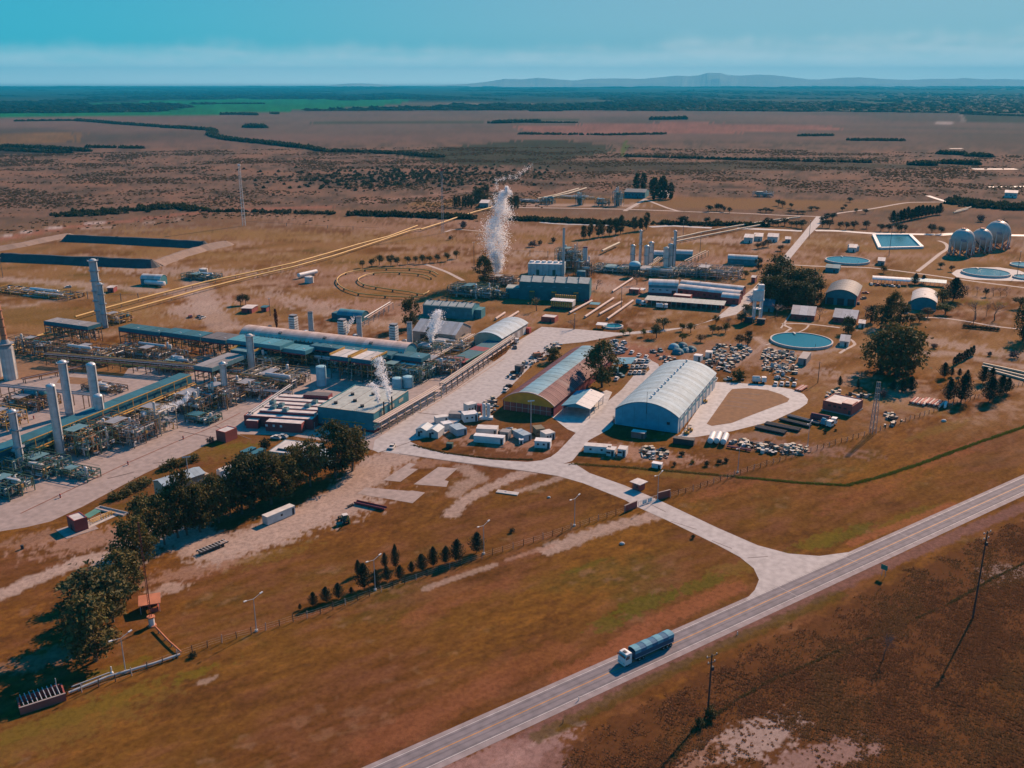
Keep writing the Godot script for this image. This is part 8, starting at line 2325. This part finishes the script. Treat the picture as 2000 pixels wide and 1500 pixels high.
	for k in [[56.6, -323.4, 2.4, "leaf_fir", "dark round bush right of the small scrap heap"], [50.3, -324.4, 2.2, "leaf_olive", "dark bush in the middle of the small scrap heap"], [62.5, -320.3, 2.4, "leaf_fir", "dark round bush between dark bus and hedge"], [65, -313, 1.6, "leaf_bright", "low green hedge on the ditch bank"], [69.8, -310.6, 2.4, "leaf_fir", "dark bush at the end of the low green hedge"], [74.6, -312.5, 2.4, "leaf_fir", "first of two touching dark bushes on the ditch bank"], [77.3, -314, 2.2, "leaf_fir", "second of two touching dark bushes on the ditch bank"], [58.3, -310.6, 2.0, "leaf_brown", "brown bush by the white and red container"], [122.7, -343.7, 1.7, "leaf_fir", "dark low bush below the blue-hooded lorry"], [127.5, -346, 1.2, "leaf_fir", "small dark bush right of the low one"],
		[161.8, -387.9, 4.4, "twig", "reddish leafless thicket behind the lattice tower"], [218.6, -468, 3.4, "twig", "greyish leafless thicket on the lawn"], [250.2, -449, 5.0, "twig", "dark reddish thicket at the right frame edge"], [240.2, -453.6, 3.0, "twig", "small reddish thicket on the dirt track"], [289.1, -591, 2.6, "leaf_fir", "dark clipped bush left of the bare row"], [-54.1, -825.2, 4.5, "leaf_brown", "dark bush below the grey mast"], [-46.7, -893.1, 9.0, "twig", "wide purplish thicket above the great plume's path"], [17.2, -786.8, 7.0, "twig", "purplish thicket between plume and tall stack"], [24, -797.4, 5.0, "leaf_brown", "low brown thicket left of the tall stack"], [35.4, -808.3, 6.0, "leaf_brown", "brown bush just left of the tall stack"], [466.8, -938.6, 9.0, "twig", "dark round thicket above the spherical tanks"], [477.3, -913.6, 7.0, "twig", "purplish thicket right of the spherical tanks"]]:
		plant("shrub", "bush", k[4], k[0], k[1], k[2], 0.8, k[3])
	for i in 10:
		var p := Vector2(254.2, -511).lerp(Vector2(269.2, -504.1), i / 9.0)
		plant("shrub", "bush", "%s clipped dark shrub of the hedge below two bare trees" % ORDER[i], p.x, p.y, 2.6, 1.0, "leaf_fir", "shrubs of the clipped hedge")
	# ---- rows and clumps farther off
	for k in [
		["round", [-111.5,-691.8,-104.9,-693.9,-100.3,-702.2,-91.4,-702.2,-86.7,-702.2,-79.4,-706.5,-73.6,-710.8,-67.9,-708.6,-62.7,-710.8,-57.1,-715.1,-49.9,-719.5,-43.4,-730.7], 7.5, 1.0, "leaf_olive", "tree in the ragged row behind the yellow loops"], ["column", [-64.1,-1057.7,-61,-1053.1,-58.6,-1062.3,-54.7,-1053.1,-51.9,-1053.1,-48.6,-1057.7,-44.8,-1048.6], 15, 1.1, "leaf_olive", "conifer of the far clump left of the plume"],
		["dense", [-42,-1110.9,-37.7,-1126.3,-32.5,-1116,-38.5,-1095.9], 18, 0.9, "leaf_olive", "dark tree of the far clump by the farm shed"], ["column", [156.9,-1203.9,166.8,-1209.9,174,-1192.2,176.8,-1158.3,177.9,-1136.8,184,-1136.8,189.3,-1131.5,167.8,-1126.3,190.1,-1192.2], 24, 1.4, "leaf_olive", "tall dark tree beside the far blue-roofed barn"], ["column", [0,-1048.6,3.4,-1044.1,6.2,-1039.6], 14, 1.2, "leaf_olive", "dark tree right of the plume's upper end"],
		["fir", [372.6,-920.6,378.9,-927.7,385.3,-934.9,390.3,-938.6,396.8,-945.9,401.9,-949.7,408.6,-957.2,413.8,-961,420.7,-968.8,426,-972.7,433.1,-980.6,438.5,-984.6,444,-988.6,449.5,-992.7], 13, 0.8, "leaf_fir", "conifer of the slanting row above the square basin"], ["gum", [63.4,-828,69,-830.9,76.8,-836.8,81,-842.7,88,-848.7,93.9,-851.7,99.3,-857.9,114.3,-873.6,120.9,-880,126.1,-883.2], 14, 0.8, "leaf_olive", "wind-bent tree along the river behind the tall stack"],
		["round", [306.4,-931.3,314.4,-942.2,323,-949.7,297,-899.8,302.7,-896.5,311.4,-893.1,315,-886.5,323.8,-889.8,336.7,-893.1,343,-873.6,350.6,-873.6,359.2,-873.6,365.8,-873.6,385.2,-861,392.3,-857.9,357,-861], 9, 1.2, "leaf_fir", "dark river tree above the ponds"], ["round", [247.7,-910.1,252.6,-910.1,256.7,-906.7,263.5,-910.1,268,-903.2,272.5,-899.8,275.4,-893.1,165.9,-924.1,169.5,-927.7,200.3,-920.6,191,-924.1], 8, 1.4, "leaf_fir", "low dark tree on the river's far bank"], ["round", [211.2,-1017.7,214.8,-1022,221.5,-1022,224.8,-1022,227.4,-1013.5,231.5,-1005.1,300.1,-1067,300.9,-1053.1,309.3,-1048.6], 8, 1.1, "leaf_fir", "dark tree beside the far pale road"], ["round", [266.9,-1013.5,271.3,-1009.3,276.8,-1009.3,295.7,-1000.9,301.6,-996.8,307,-996.8,325.2,-1026.4,331.3,-1026.4], 5, 2.2, "leaf_fir", "low dark thicket beside the far pale road"], ["round", [204.4,-776.5,210,-781.6,215.6,-786.8,220.4,-766.4], 7, 1.4, "leaf_brown", "brown bush by the white farmhouse's dark pad"], ["round", [368.8,-1048.6,357.1,-1022,367.6,-1009.3,372.9,-996.8,529.9,-1136.8,392.5,-1100.8], 6, 1.4, "leaf_fir", "lone dark bush on the far right plain"],
	]:
		var p: PackedVector2Array = pts(k[1])
		for i in p.size():
			plant("tree", k[0], "%s %s" % [ORDER[i], k[5]], p[i].x, p[i].y, k[2] * rng.randf_range(0.75, 1.15), k[3], k[4], k[5].replace("tree ", "trees ").replace("conifer ", "conifers "))


func cloud_of(called: String, mesh: Mesh, m: Material, at: Array, tint: bool) -> void:
	var mm := MultiMesh.new()
	mm.transform_format = MultiMesh.TRANSFORM_3D
	mm.use_colors = tint
	mm.mesh = mesh
	mm.instance_count = at.size()
	for i in at.size():
		mm.set_instance_transform(i, at[i][0])
		if tint:
			mm.set_instance_color(i, at[i][1])
	var o := MultiMeshInstance3D.new()
	o.name = numbered(called)
	o.multimesh = mm
	o.material_override = m
	add_child(o)
	o.set_meta("kind", "stuff")


func tuft(seed_: int, blades: int, h: float, spread: float) -> ArrayMesh:
	var r := RandomNumberGenerator.new()
	r.seed = seed_
	var b := MB.new()
	for i in blades:
		var a := r.randf() * TAU
		var p := Vector3(cos(a), 0, sin(a)) * spread * r.randf() * 0.5
		var tip := p + Vector3(cos(a) * spread * r.randf_range(0.3, 1.0), h * r.randf_range(0.35, 0.8), sin(a) * spread * r.randf_range(0.3, 1.0))
		var side := Vector3(-sin(a), 0, cos(a)) * spread * 0.24
		b.tint = Color(1, 1, 1) * r.randf_range(0.75, 1.2)
		b.tri(p - side, tip, p + side)
	return b.done()


func blob(seed_: int, n: int) -> ArrayMesh:                 # a ragged clump of leaves, about 1 unit in radius
	var r := RandomNumberGenerator.new()
	r.seed = seed_
	var b := MB.new()
	for i in n:
		var d := Vector3(r.randfn(), absf(r.randfn()) * 0.8, r.randfn()).normalized() * r.randf_range(0.5, 1.0)
		b.tint = Color(1, 1, 1) * r.randf_range(0.7, 1.3)
		leaf(b, d, r.randf_range(0.3, 0.5), r)
	return b.done()


func scatter() -> void:
	var r := RandomNumberGenerator.new()
	r.seed = 99
	# tall weeds on the ploughed corner south of the highway
	var field_line := pts([8.6,-152,12.8,-162.9,48.5,-191.6,117.5,-240.5,166.8,-272.6,139.8,-211.9,109.2,-149.2])
	var lo := Vector2(0, -310)
	var hi := Vector2(190, -140)
	var at := []
	while at.size() < 30000:
		var p := Vector2(r.randf_range(lo.x, hi.x), r.randf_range(lo.y, hi.y))
		if not Geometry2D.is_point_in_polygon(p, field_line):
			continue
		var k := n_mid.get_noise_2d(p.x * 1.5, p.y * 1.5) + 0.6 * n_fine.get_noise_2d(p.x * 1.5, p.y * 1.5)
		if Geometry2D.is_point_in_polygon(p, bald) and r.randf() < 0.85 or r.randf() > 0.75 + k or n_fine.get_noise_2d(p.x * 0.6, p.y * 0.6) + ((p.x + 29.1) * 0.5773 + (p.y + 154.9) * 0.8165 - 16.0) / 12.0 < r.randf():
			continue
		var s := r.randf_range(0.25, 0.55) * (1.0 + 0.5 * k)
		var c := Color(0.34, 0.145, 0.058).lerp(Color(0.20, 0.085, 0.034), r.randf())
		c = c.lerp(Color(0.28, 0.19, 0.06), clampf(n_big.get_noise_2d(p.x * 3.0, p.y * 3.0) * 1.2, 0.0, 0.2))
		at.append([Transform3D(Basis(Vector3.UP, r.randf() * TAU).scaled(Vector3(s, s, s)), Vector3(p.x, 0, p.y)), c])
	cloud_of("weeds", tuft(3, 14, 0.75, 0.9), mats.blades, at, true)
	# rank grass along the ditches and the field edge
	at = []
	for k in [[[78.3,-300.5,85.1,-299.2,98.3,-295.7,114.2,-293.5,128.4,-301,147.6,-313,174.8,-331.7,216.9,-359], 0.7, 3800, Color(0.11, 0.14, 0.02), 0.6], [[21.7,-312.5,36.6,-310.1,54.3,-306.4,68.2,-303.2,78.4,-301], 0.7, 1100, Color(0.17, 0.13, 0.035), 0.6], [[31.9,-156.4,36.9,-164.2,47.2,-174.3,58.5,-183.2,79.1,-195.8], 0.3, 380, Color(0.12, 0.09, 0.035), 0.6], [[79.1,-195.8,95,-205.2,114.1,-216.4], 0.3, 130, Color(0.15, 0.10, 0.04), 0.5], [[114.1,-216.4,132,-229.7,150.6,-242.1], 0.3, 330, Color(0.12, 0.09, 0.035), 0.6], [[-37.8,-331.1,-24.7,-322.9,-7.5,-317.4,7.5,-316.4], 0.5, 700, Color(0.10, 0.075, 0.02), 0.6]]:
		var c := Curve2D.new()
		for p in pts(k[0]):
			c.add_point(p)
		for i in k[2]:
			var p: Vector2 = c.sample_baked(r.randf() * c.get_baked_length()) + Vector2(r.randfn(), r.randfn()) * k[1] * 0.6
			var s: float = r.randf_range(0.5, 1.0) * k[4]
			at.append([Transform3D(Basis(Vector3.UP, r.randf() * TAU).scaled(Vector3(s, s, s)), Vector3(p.x, 0, p.y)), k[3] * r.randf_range(0.7, 1.4)])
	cloud_of("ditch_grass", tuft(5, 10, 0.9, 0.8), mats.blades, at, true)
	# scrub of the plain
	at = []
	var tries := 0
	while at.size() < 26000 and tries < 260000:
		tries += 1
		var a := r.randf_range(-0.58, 0.58)
		var d := 850.0 + 1250.0 * pow(r.randf(), 0.9)
		var p := Vector2(sin(a) * d, -cos(a) * d)
		var k := n_mid.get_noise_2d(p.x * 0.12, p.y * 0.22) + 0.5 * n_big.get_noise_2d(p.x * 0.5, p.y * 0.9)
		var band := smoothstep(930.0, 1100.0, d) if p.x < 40.0 else smoothstep(1180.0, 1350.0, d)
		if r.randf() > clampf(0.28 + 2.0 * k, 0.02, 1.0) * band:
			continue
		var s := r.randf_range(0.5, 1.7) * (0.6 + 0.5 * d / 1500.0)
		at.append([Transform3D(Basis(Vector3.UP, r.randf() * TAU).scaled(Vector3(s * 1.15, s * 0.9, s * 1.15)), Vector3(p.x, 0, p.y)), Color(0.085, 0.07, 0.042).lerp(Color(0.16, 0.10, 0.07), r.randf())])
	cloud_of("undergrowth", blob(6, 22), mats.blades, at, true)
	# belts and woods of the far country
	at = []
	for k in [
		[[-1851.4,-3625.2,-1722.8,-3677.2,-1587.3,-3677.2], 6.0, 120, 6.0], [[-1645.4,-3677.2,-1543.5,-3574.6,-1338.3,-3341.3,-1138.1,-3136.3], 9.0, 420, 7.0], [[-1114.6,-3098.2,-1021.5,-3024.8,-922.1,-2920.8], 8.0, 220, 7.0], [[-912.9,-2920.8,-868,-2823.7,-833,-2675.3,-772.2,-2516.2,-691.8,-2374.8,-567.1,-2228.3,-467.9,-2098.6,-433,-2064.3], 7.0, 700, 7.0], [[-428.4,-2047.5,-383.8,-1967.4], 7.0, 60, 6.0], [[-1132.5,-2134.2,-1047.2,-2098.6,-909.8,-2014.7,-865.9,-1967.4], 10.0, 260, 5.0], [[-1070.4,-2014.7,-954.8,-1952.2,-889.4,-1922.3], 12.0, 200, 5.0], [[-924.7,-2098.6,-859.7,-2081.3], 5.0, 50, 5.0], [[-847.6,-2081.3,-789.2,-2064.3], 5.0, 40, 5.0],
		[[-376.5,-1967.4,-288.4,-1937.1,-200,-1879.1,-134.1,-1798.3], 14.0, 240, 5.0], [[-263.2,-1402.9,-212.9,-1419,-123,-1435.5,-31.3,-1460.9], 150.0, 420, 2.8], [[-257.9,-1334.7,-175.6,-1364.2,-74,-1379.5], 120.0, 220, 2.6], [[-395.6,-1044.1,-376.1,-1053.1,-341.9,-1026.4], 12.0, 130, 3.6], [[-166.9,-992.7,-128.2,-984.6,-84.5,-972.7,-39.1,-961], 9.0, 260, 3.8], [[1,-953.4,41,-942.2,80.7,-927.7,119.3,-913.6], 7.0, 240, 3.2], [[140.7,-924.1,169.7,-917.1,208.8,-913.6,246.8,-906.7], 6.0, 150, 3.0], [[-330.8,-1017.7,-263.6,-1013.5,-194.6,-996.8], 9.0, 80, 2.8], [[-471.9,-988.6,-435.8,-1005.1,-395.6,-1044.1], 20.0, 170, 3.2],
		[[-2056.1,-6949.7,-1928.8,-6949.7,-1765,-6949.7], 14.0, 140, 9.0], [[-1320.4,-4440,-1236.4,-4440,-1146.8,-4364.7], 12.0, 120, 9.0], [[-849.9,-3098.2,-783.3,-3061.1], 9.0, 70, 10.0], [[-1135.2,-4598.6,-1084.6,-4517.9], 7.0, 26, 8.0], [[-1975.6,-4952.2,-1823.9,-4858.8], 10.0, 60, 6.0], [[95.4,-5049.1,172.2,-5049.1,251.7,-5049.1], 12.0, 120, 9.0], [[-63.3,-3430.9,0,-3477.5,96.6,-3525.4], 12.0, 190, 9.0], [[73.3,-3477.5,229,-3477.5], 7.0, 110, 5.0], [[609.5,-5049.1,662.1,-5150,808.2,-5049.1], 9.0, 90, 8.0], [[549.9,-3785.8,683.4,-3842.5], 12.0, 120, 10.0], [[1847.6,-8025.2,1923.2,-8025.2], 9.0, 26, 9.0], [[1831.1,-6595.7,2292.7,-6949.7], 14.0, 140, 8.0], [[684.5,-1633.7,713.1,-1623], 8.0, 60, 6.0], [[746.8,-1666.4,789.2,-1633.7], 8.0, 90, 6.0], [[846,-1893.3,878.4,-1865.2], 7.0, 90, 6.0], [[875.6,-1837.8,904.7,-1811.3], 7.0, 90, 6.0], [[830.1,-2374.8,947.2,-2352.7], 16.0, 140, 5.0], [[760.4,-2567.1,850.4,-2593.3], 12.0, 70, 5.0], [[14.1,-2675.3,263.2,-2620.1,424.3,-2675.3], 12.0, 160, 5.0], [[213.7,-1824.5,287.3,-1798.3,459.5,-1723.9,626.4,-1677.6], 6.0, 260, 4.0], [[517.3,-1100.8,528.6,-1062.3,566.1,-1035.1], 16.0, 260, 5.0], [[2100.5,-4517.9,2156,-4364.7,2241.2,-4221.4], 40.0, 260, 6.0],
	]:
		var c := Curve2D.new()
		for p in pts(k[0]):
			c.add_point(p)
		c.bake_interval = 20.0
		for i in k[2]:
			var p: Vector2 = c.sample_baked(r.randf() * c.get_baked_length()) + Vector2(r.randfn(), r.randfn()) * k[1] * 0.5
			var s: float = r.randf_range(0.6, 1.15) * k[3]
			at.append([Transform3D(Basis(Vector3.UP, r.randf() * TAU).scaled(Vector3(s * 1.1, s, s * 1.1)), Vector3(p.x, 0, p.y)), Color(0.035, 0.042, 0.026) * r.randf_range(0.7, 1.5)])
	cloud_of("treeline", blob(8, 40), mats.blades, at, true)
	at = []
	while at.size() < 5200:
		var a := r.randf_range(-0.58, 0.58)
		var d := 5200.0 / (1.0 - 0.83 * r.randf())
		var p := Vector2(sin(a) * d, -cos(a) * d)
		var k := n_mid.get_noise_2d(p.x * 0.008, p.y * 0.003)
		if r.randf() > 0.35 + 2.5 * k:
			continue
		var long := r.randf_range(30.0, 160.0) * d / 9000.0
		at.append([Transform3D(Basis.from_scale(Vector3(long, r.randf_range(9.0, 20.0), r.randf_range(20.0, 60.0))), Vector3(p.x, land(d) - 1.0, p.y)), Color(0.022, 0.032, 0.018) * r.randf_range(0.7, 1.4)])
	cloud_of("forest", blob(9, 40), mats.blades, at, true)


var bald := PackedVector2Array()


func mountains() -> void:
	var tops := [-0.1978, 60, -0.1770, 146, -0.1562, 177, -0.1353, 146, -0.1041, 60, -0.0521, 146, -0.0390, 177, -0.0208, 239, -0.0078, 302, 0.0104, 286, 0.0260, 333, 0.0468, 286, 0.0625, 255, 0.0781, 302, 0.1041, 317, 0.1301, 302, 0.1510, 349, 0.1666, 395, 0.1796, 380, 0.1900, 411, 0.1978, 474, 0.2108, 474, 0.2186, 411, 0.2316, 395, 0.2499, 427, 0.2655, 411, 0.2837, 349, 0.3019, 286, 0.3123, 286, 0.3331, 333, 0.3540, 349, 0.3748, 302, 0.4008, 271, 0.4268, 302, 0.4487, 302, 0.4581, 333, 0.4789, 286, 0.4997, 302, 0.5205, 271, 0.5830, 239, 0.6246, 60]
	var b := MB.new()
	var rows := [[27500.0, 0.0], [28600.0, 0.5], [30000.0, 1.0], [31500.0, 0.6], [33000.0, 0.0]]
	var line := []
	for i in range(0, tops.size() - 2, 2):
		for k in 6:
			var f := k / 6.0
			var u := lerpf(tops[i], tops[i + 2], f)
			var h := lerpf(tops[i + 1], tops[i + 3], f)
			line.append([u, maxf(0.0, h + 6.0 * n_fine.get_noise_2d(u * 3000.0, 0.0))])
	for j in rows.size() - 1:
		for i in line.size() - 1:
			var q := []
			for c in [[i, j], [i, j + 1], [i + 1, j + 1], [i + 1, j]]:
				var d: float = rows[c[1]][0] + 400.0 * n_mid.get_noise_2d(c[0] * 1.1, c[1] * 50.0)
				var bump := 1.0 + 0.5 * n_mid.get_noise_2d(c[0] * 1.3, c[1] * 31.0 + 9.0) * (0.0 if c[1] == 2 else 1.0)
				q.append(Vector3(d * line[c[0]][0], line[c[0]][1] * rows[c[1]][1] * bump - (30.0 if rows[c[1]][1] == 0.0 else 0.0), -d))
			b.quad(q[0], q[1], q[2], q[3])
	var o := put(self, "mountains", b.done(), mats.mountain_haze_tint)
	o.set_meta("kind", "structure")


# ---------- steam ----------
func plume(label: String, path: Array, radii: Array, n: int, speck: float, seed_: int) -> void:      # droplets as a cloud of white specks, thick in the middle and thin at the rim
	var o := thing("steam_plume", label, "steam", path[0].x, path[0].z)
	var r := RandomNumberGenerator.new()
	r.seed = seed_
	var b := MB.new()
	var puffs := []
	for i in 60:
		var f := pow((i + r.randf()) / 60.0, 0.9) * (path.size() - 1.001)
		var k := int(f)
		var rad: float = lerpf(radii[k], radii[k + 1], f - k)
		puffs.append([path[k].lerp(path[k + 1], f - k) - o.position + Vector3(r.randfn(), r.randfn() * 0.5, r.randfn()) * rad * 0.34, rad * r.randf_range(0.3, 0.62), f / path.size()])
	for i in n:
		var q: Array = puffs[r.randi() % puffs.size()]
		if r.randf() < q[2] * 0.75:
			continue
		var p: Vector3 = q[0] + Vector3(r.randfn(), r.randfn(), r.randfn()) * q[1] * 0.62
		leaf(b, p, speck * r.randf_range(0.5, 1.3), r)
	put(o, "droplets", b.done(), mats.steam).set_meta("kind", "stuff")


func steam() -> void:
	plume("great white steam plume rising high beside the ragged tree", [Vector3(-9.3, 5.5, -649.3), Vector3(-9.3, 12.7, -649.3), Vector3(-11.4, 21.6, -649.3), Vector3(-12, 32.3, -649.3), Vector3(-10.6, 41.1, -649.3), Vector3(-7.7, 49.8, -649.3), Vector3(-5.2, 57.8, -649.3), Vector3(-2.4, 63.3, -649.3)], [3.0, 6.0, 8.5, 9.5, 9.0, 7.0, 4.0, 1.6], 34000, 0.34, 1)
	plume("faint drifting steam above the great plume", [Vector3(-11.9, 53, -649.3), Vector3(-9.7, 68.8, -649.3), Vector3(3.5, 70.5, -649.3), Vector3(13.9, 79, -649.3)], [3.0, 2.4, 3.0, 1.5], 1100, 0.26, 2)
	plume("thin steam jet from the roof vents of the teal box building, left", [Vector3(-52.1, 11.9, -346), Vector3(-52.4, 14.9, -346), Vector3(-53, 18.4, -346), Vector3(-55.2, 19.5, -346)], [0.4, 1.2, 2.0, 1.6], 3000, 0.15, 3)
	plume("steam jet rising from the teal box building's right vent", [Vector3(-49.3, 7.5, -359), Vector3(-50.3, 13.2, -359), Vector3(-51.8, 18.6, -359), Vector3(-53.2, 24.3, -359), Vector3(-52.9, 26, -359)], [0.4, 1.8, 3.0, 2.6, 1.4], 7000, 0.17, 4)
	plume("white steam in front of the gabled shed", [Vector3(-40.5, 2.7, -464.1), Vector3(-41.9, 7.9, -464.1), Vector3(-39.2, 13, -464.1), Vector3(-38.3, 17.8, -464.1), Vector3(-37.2, 20.5, -464.1)], [0.5, 2.2, 4.0, 4.0, 2.0], 9500, 0.22, 5)
	plume("small steam wisp by the middle silencer behind the hall", [Vector3(-87.7, 4, -484.4), Vector3(-86.9, 7.9, -484.4), Vector3(-84.2, 12.4, -484.4)], [0.5, 1.6, 1.6], 900, 0.24, 6)
	plume("low row of white steam puffs over the pale pipe unit", [Vector3(-143.5, 7.7, -343.7), Vector3(-140.7, 8.1, -347.2), Vector3(-137.9, 7.8, -350.7), Vector3(-135.6, 7.4, -355.4), Vector3(-133.5, 7.5, -360.3), Vector3(-131.8, 9.8, -364)], [1.2, 1.8, 2.2, 2.0, 1.8, 1.2], 9000, 0.16, 7)
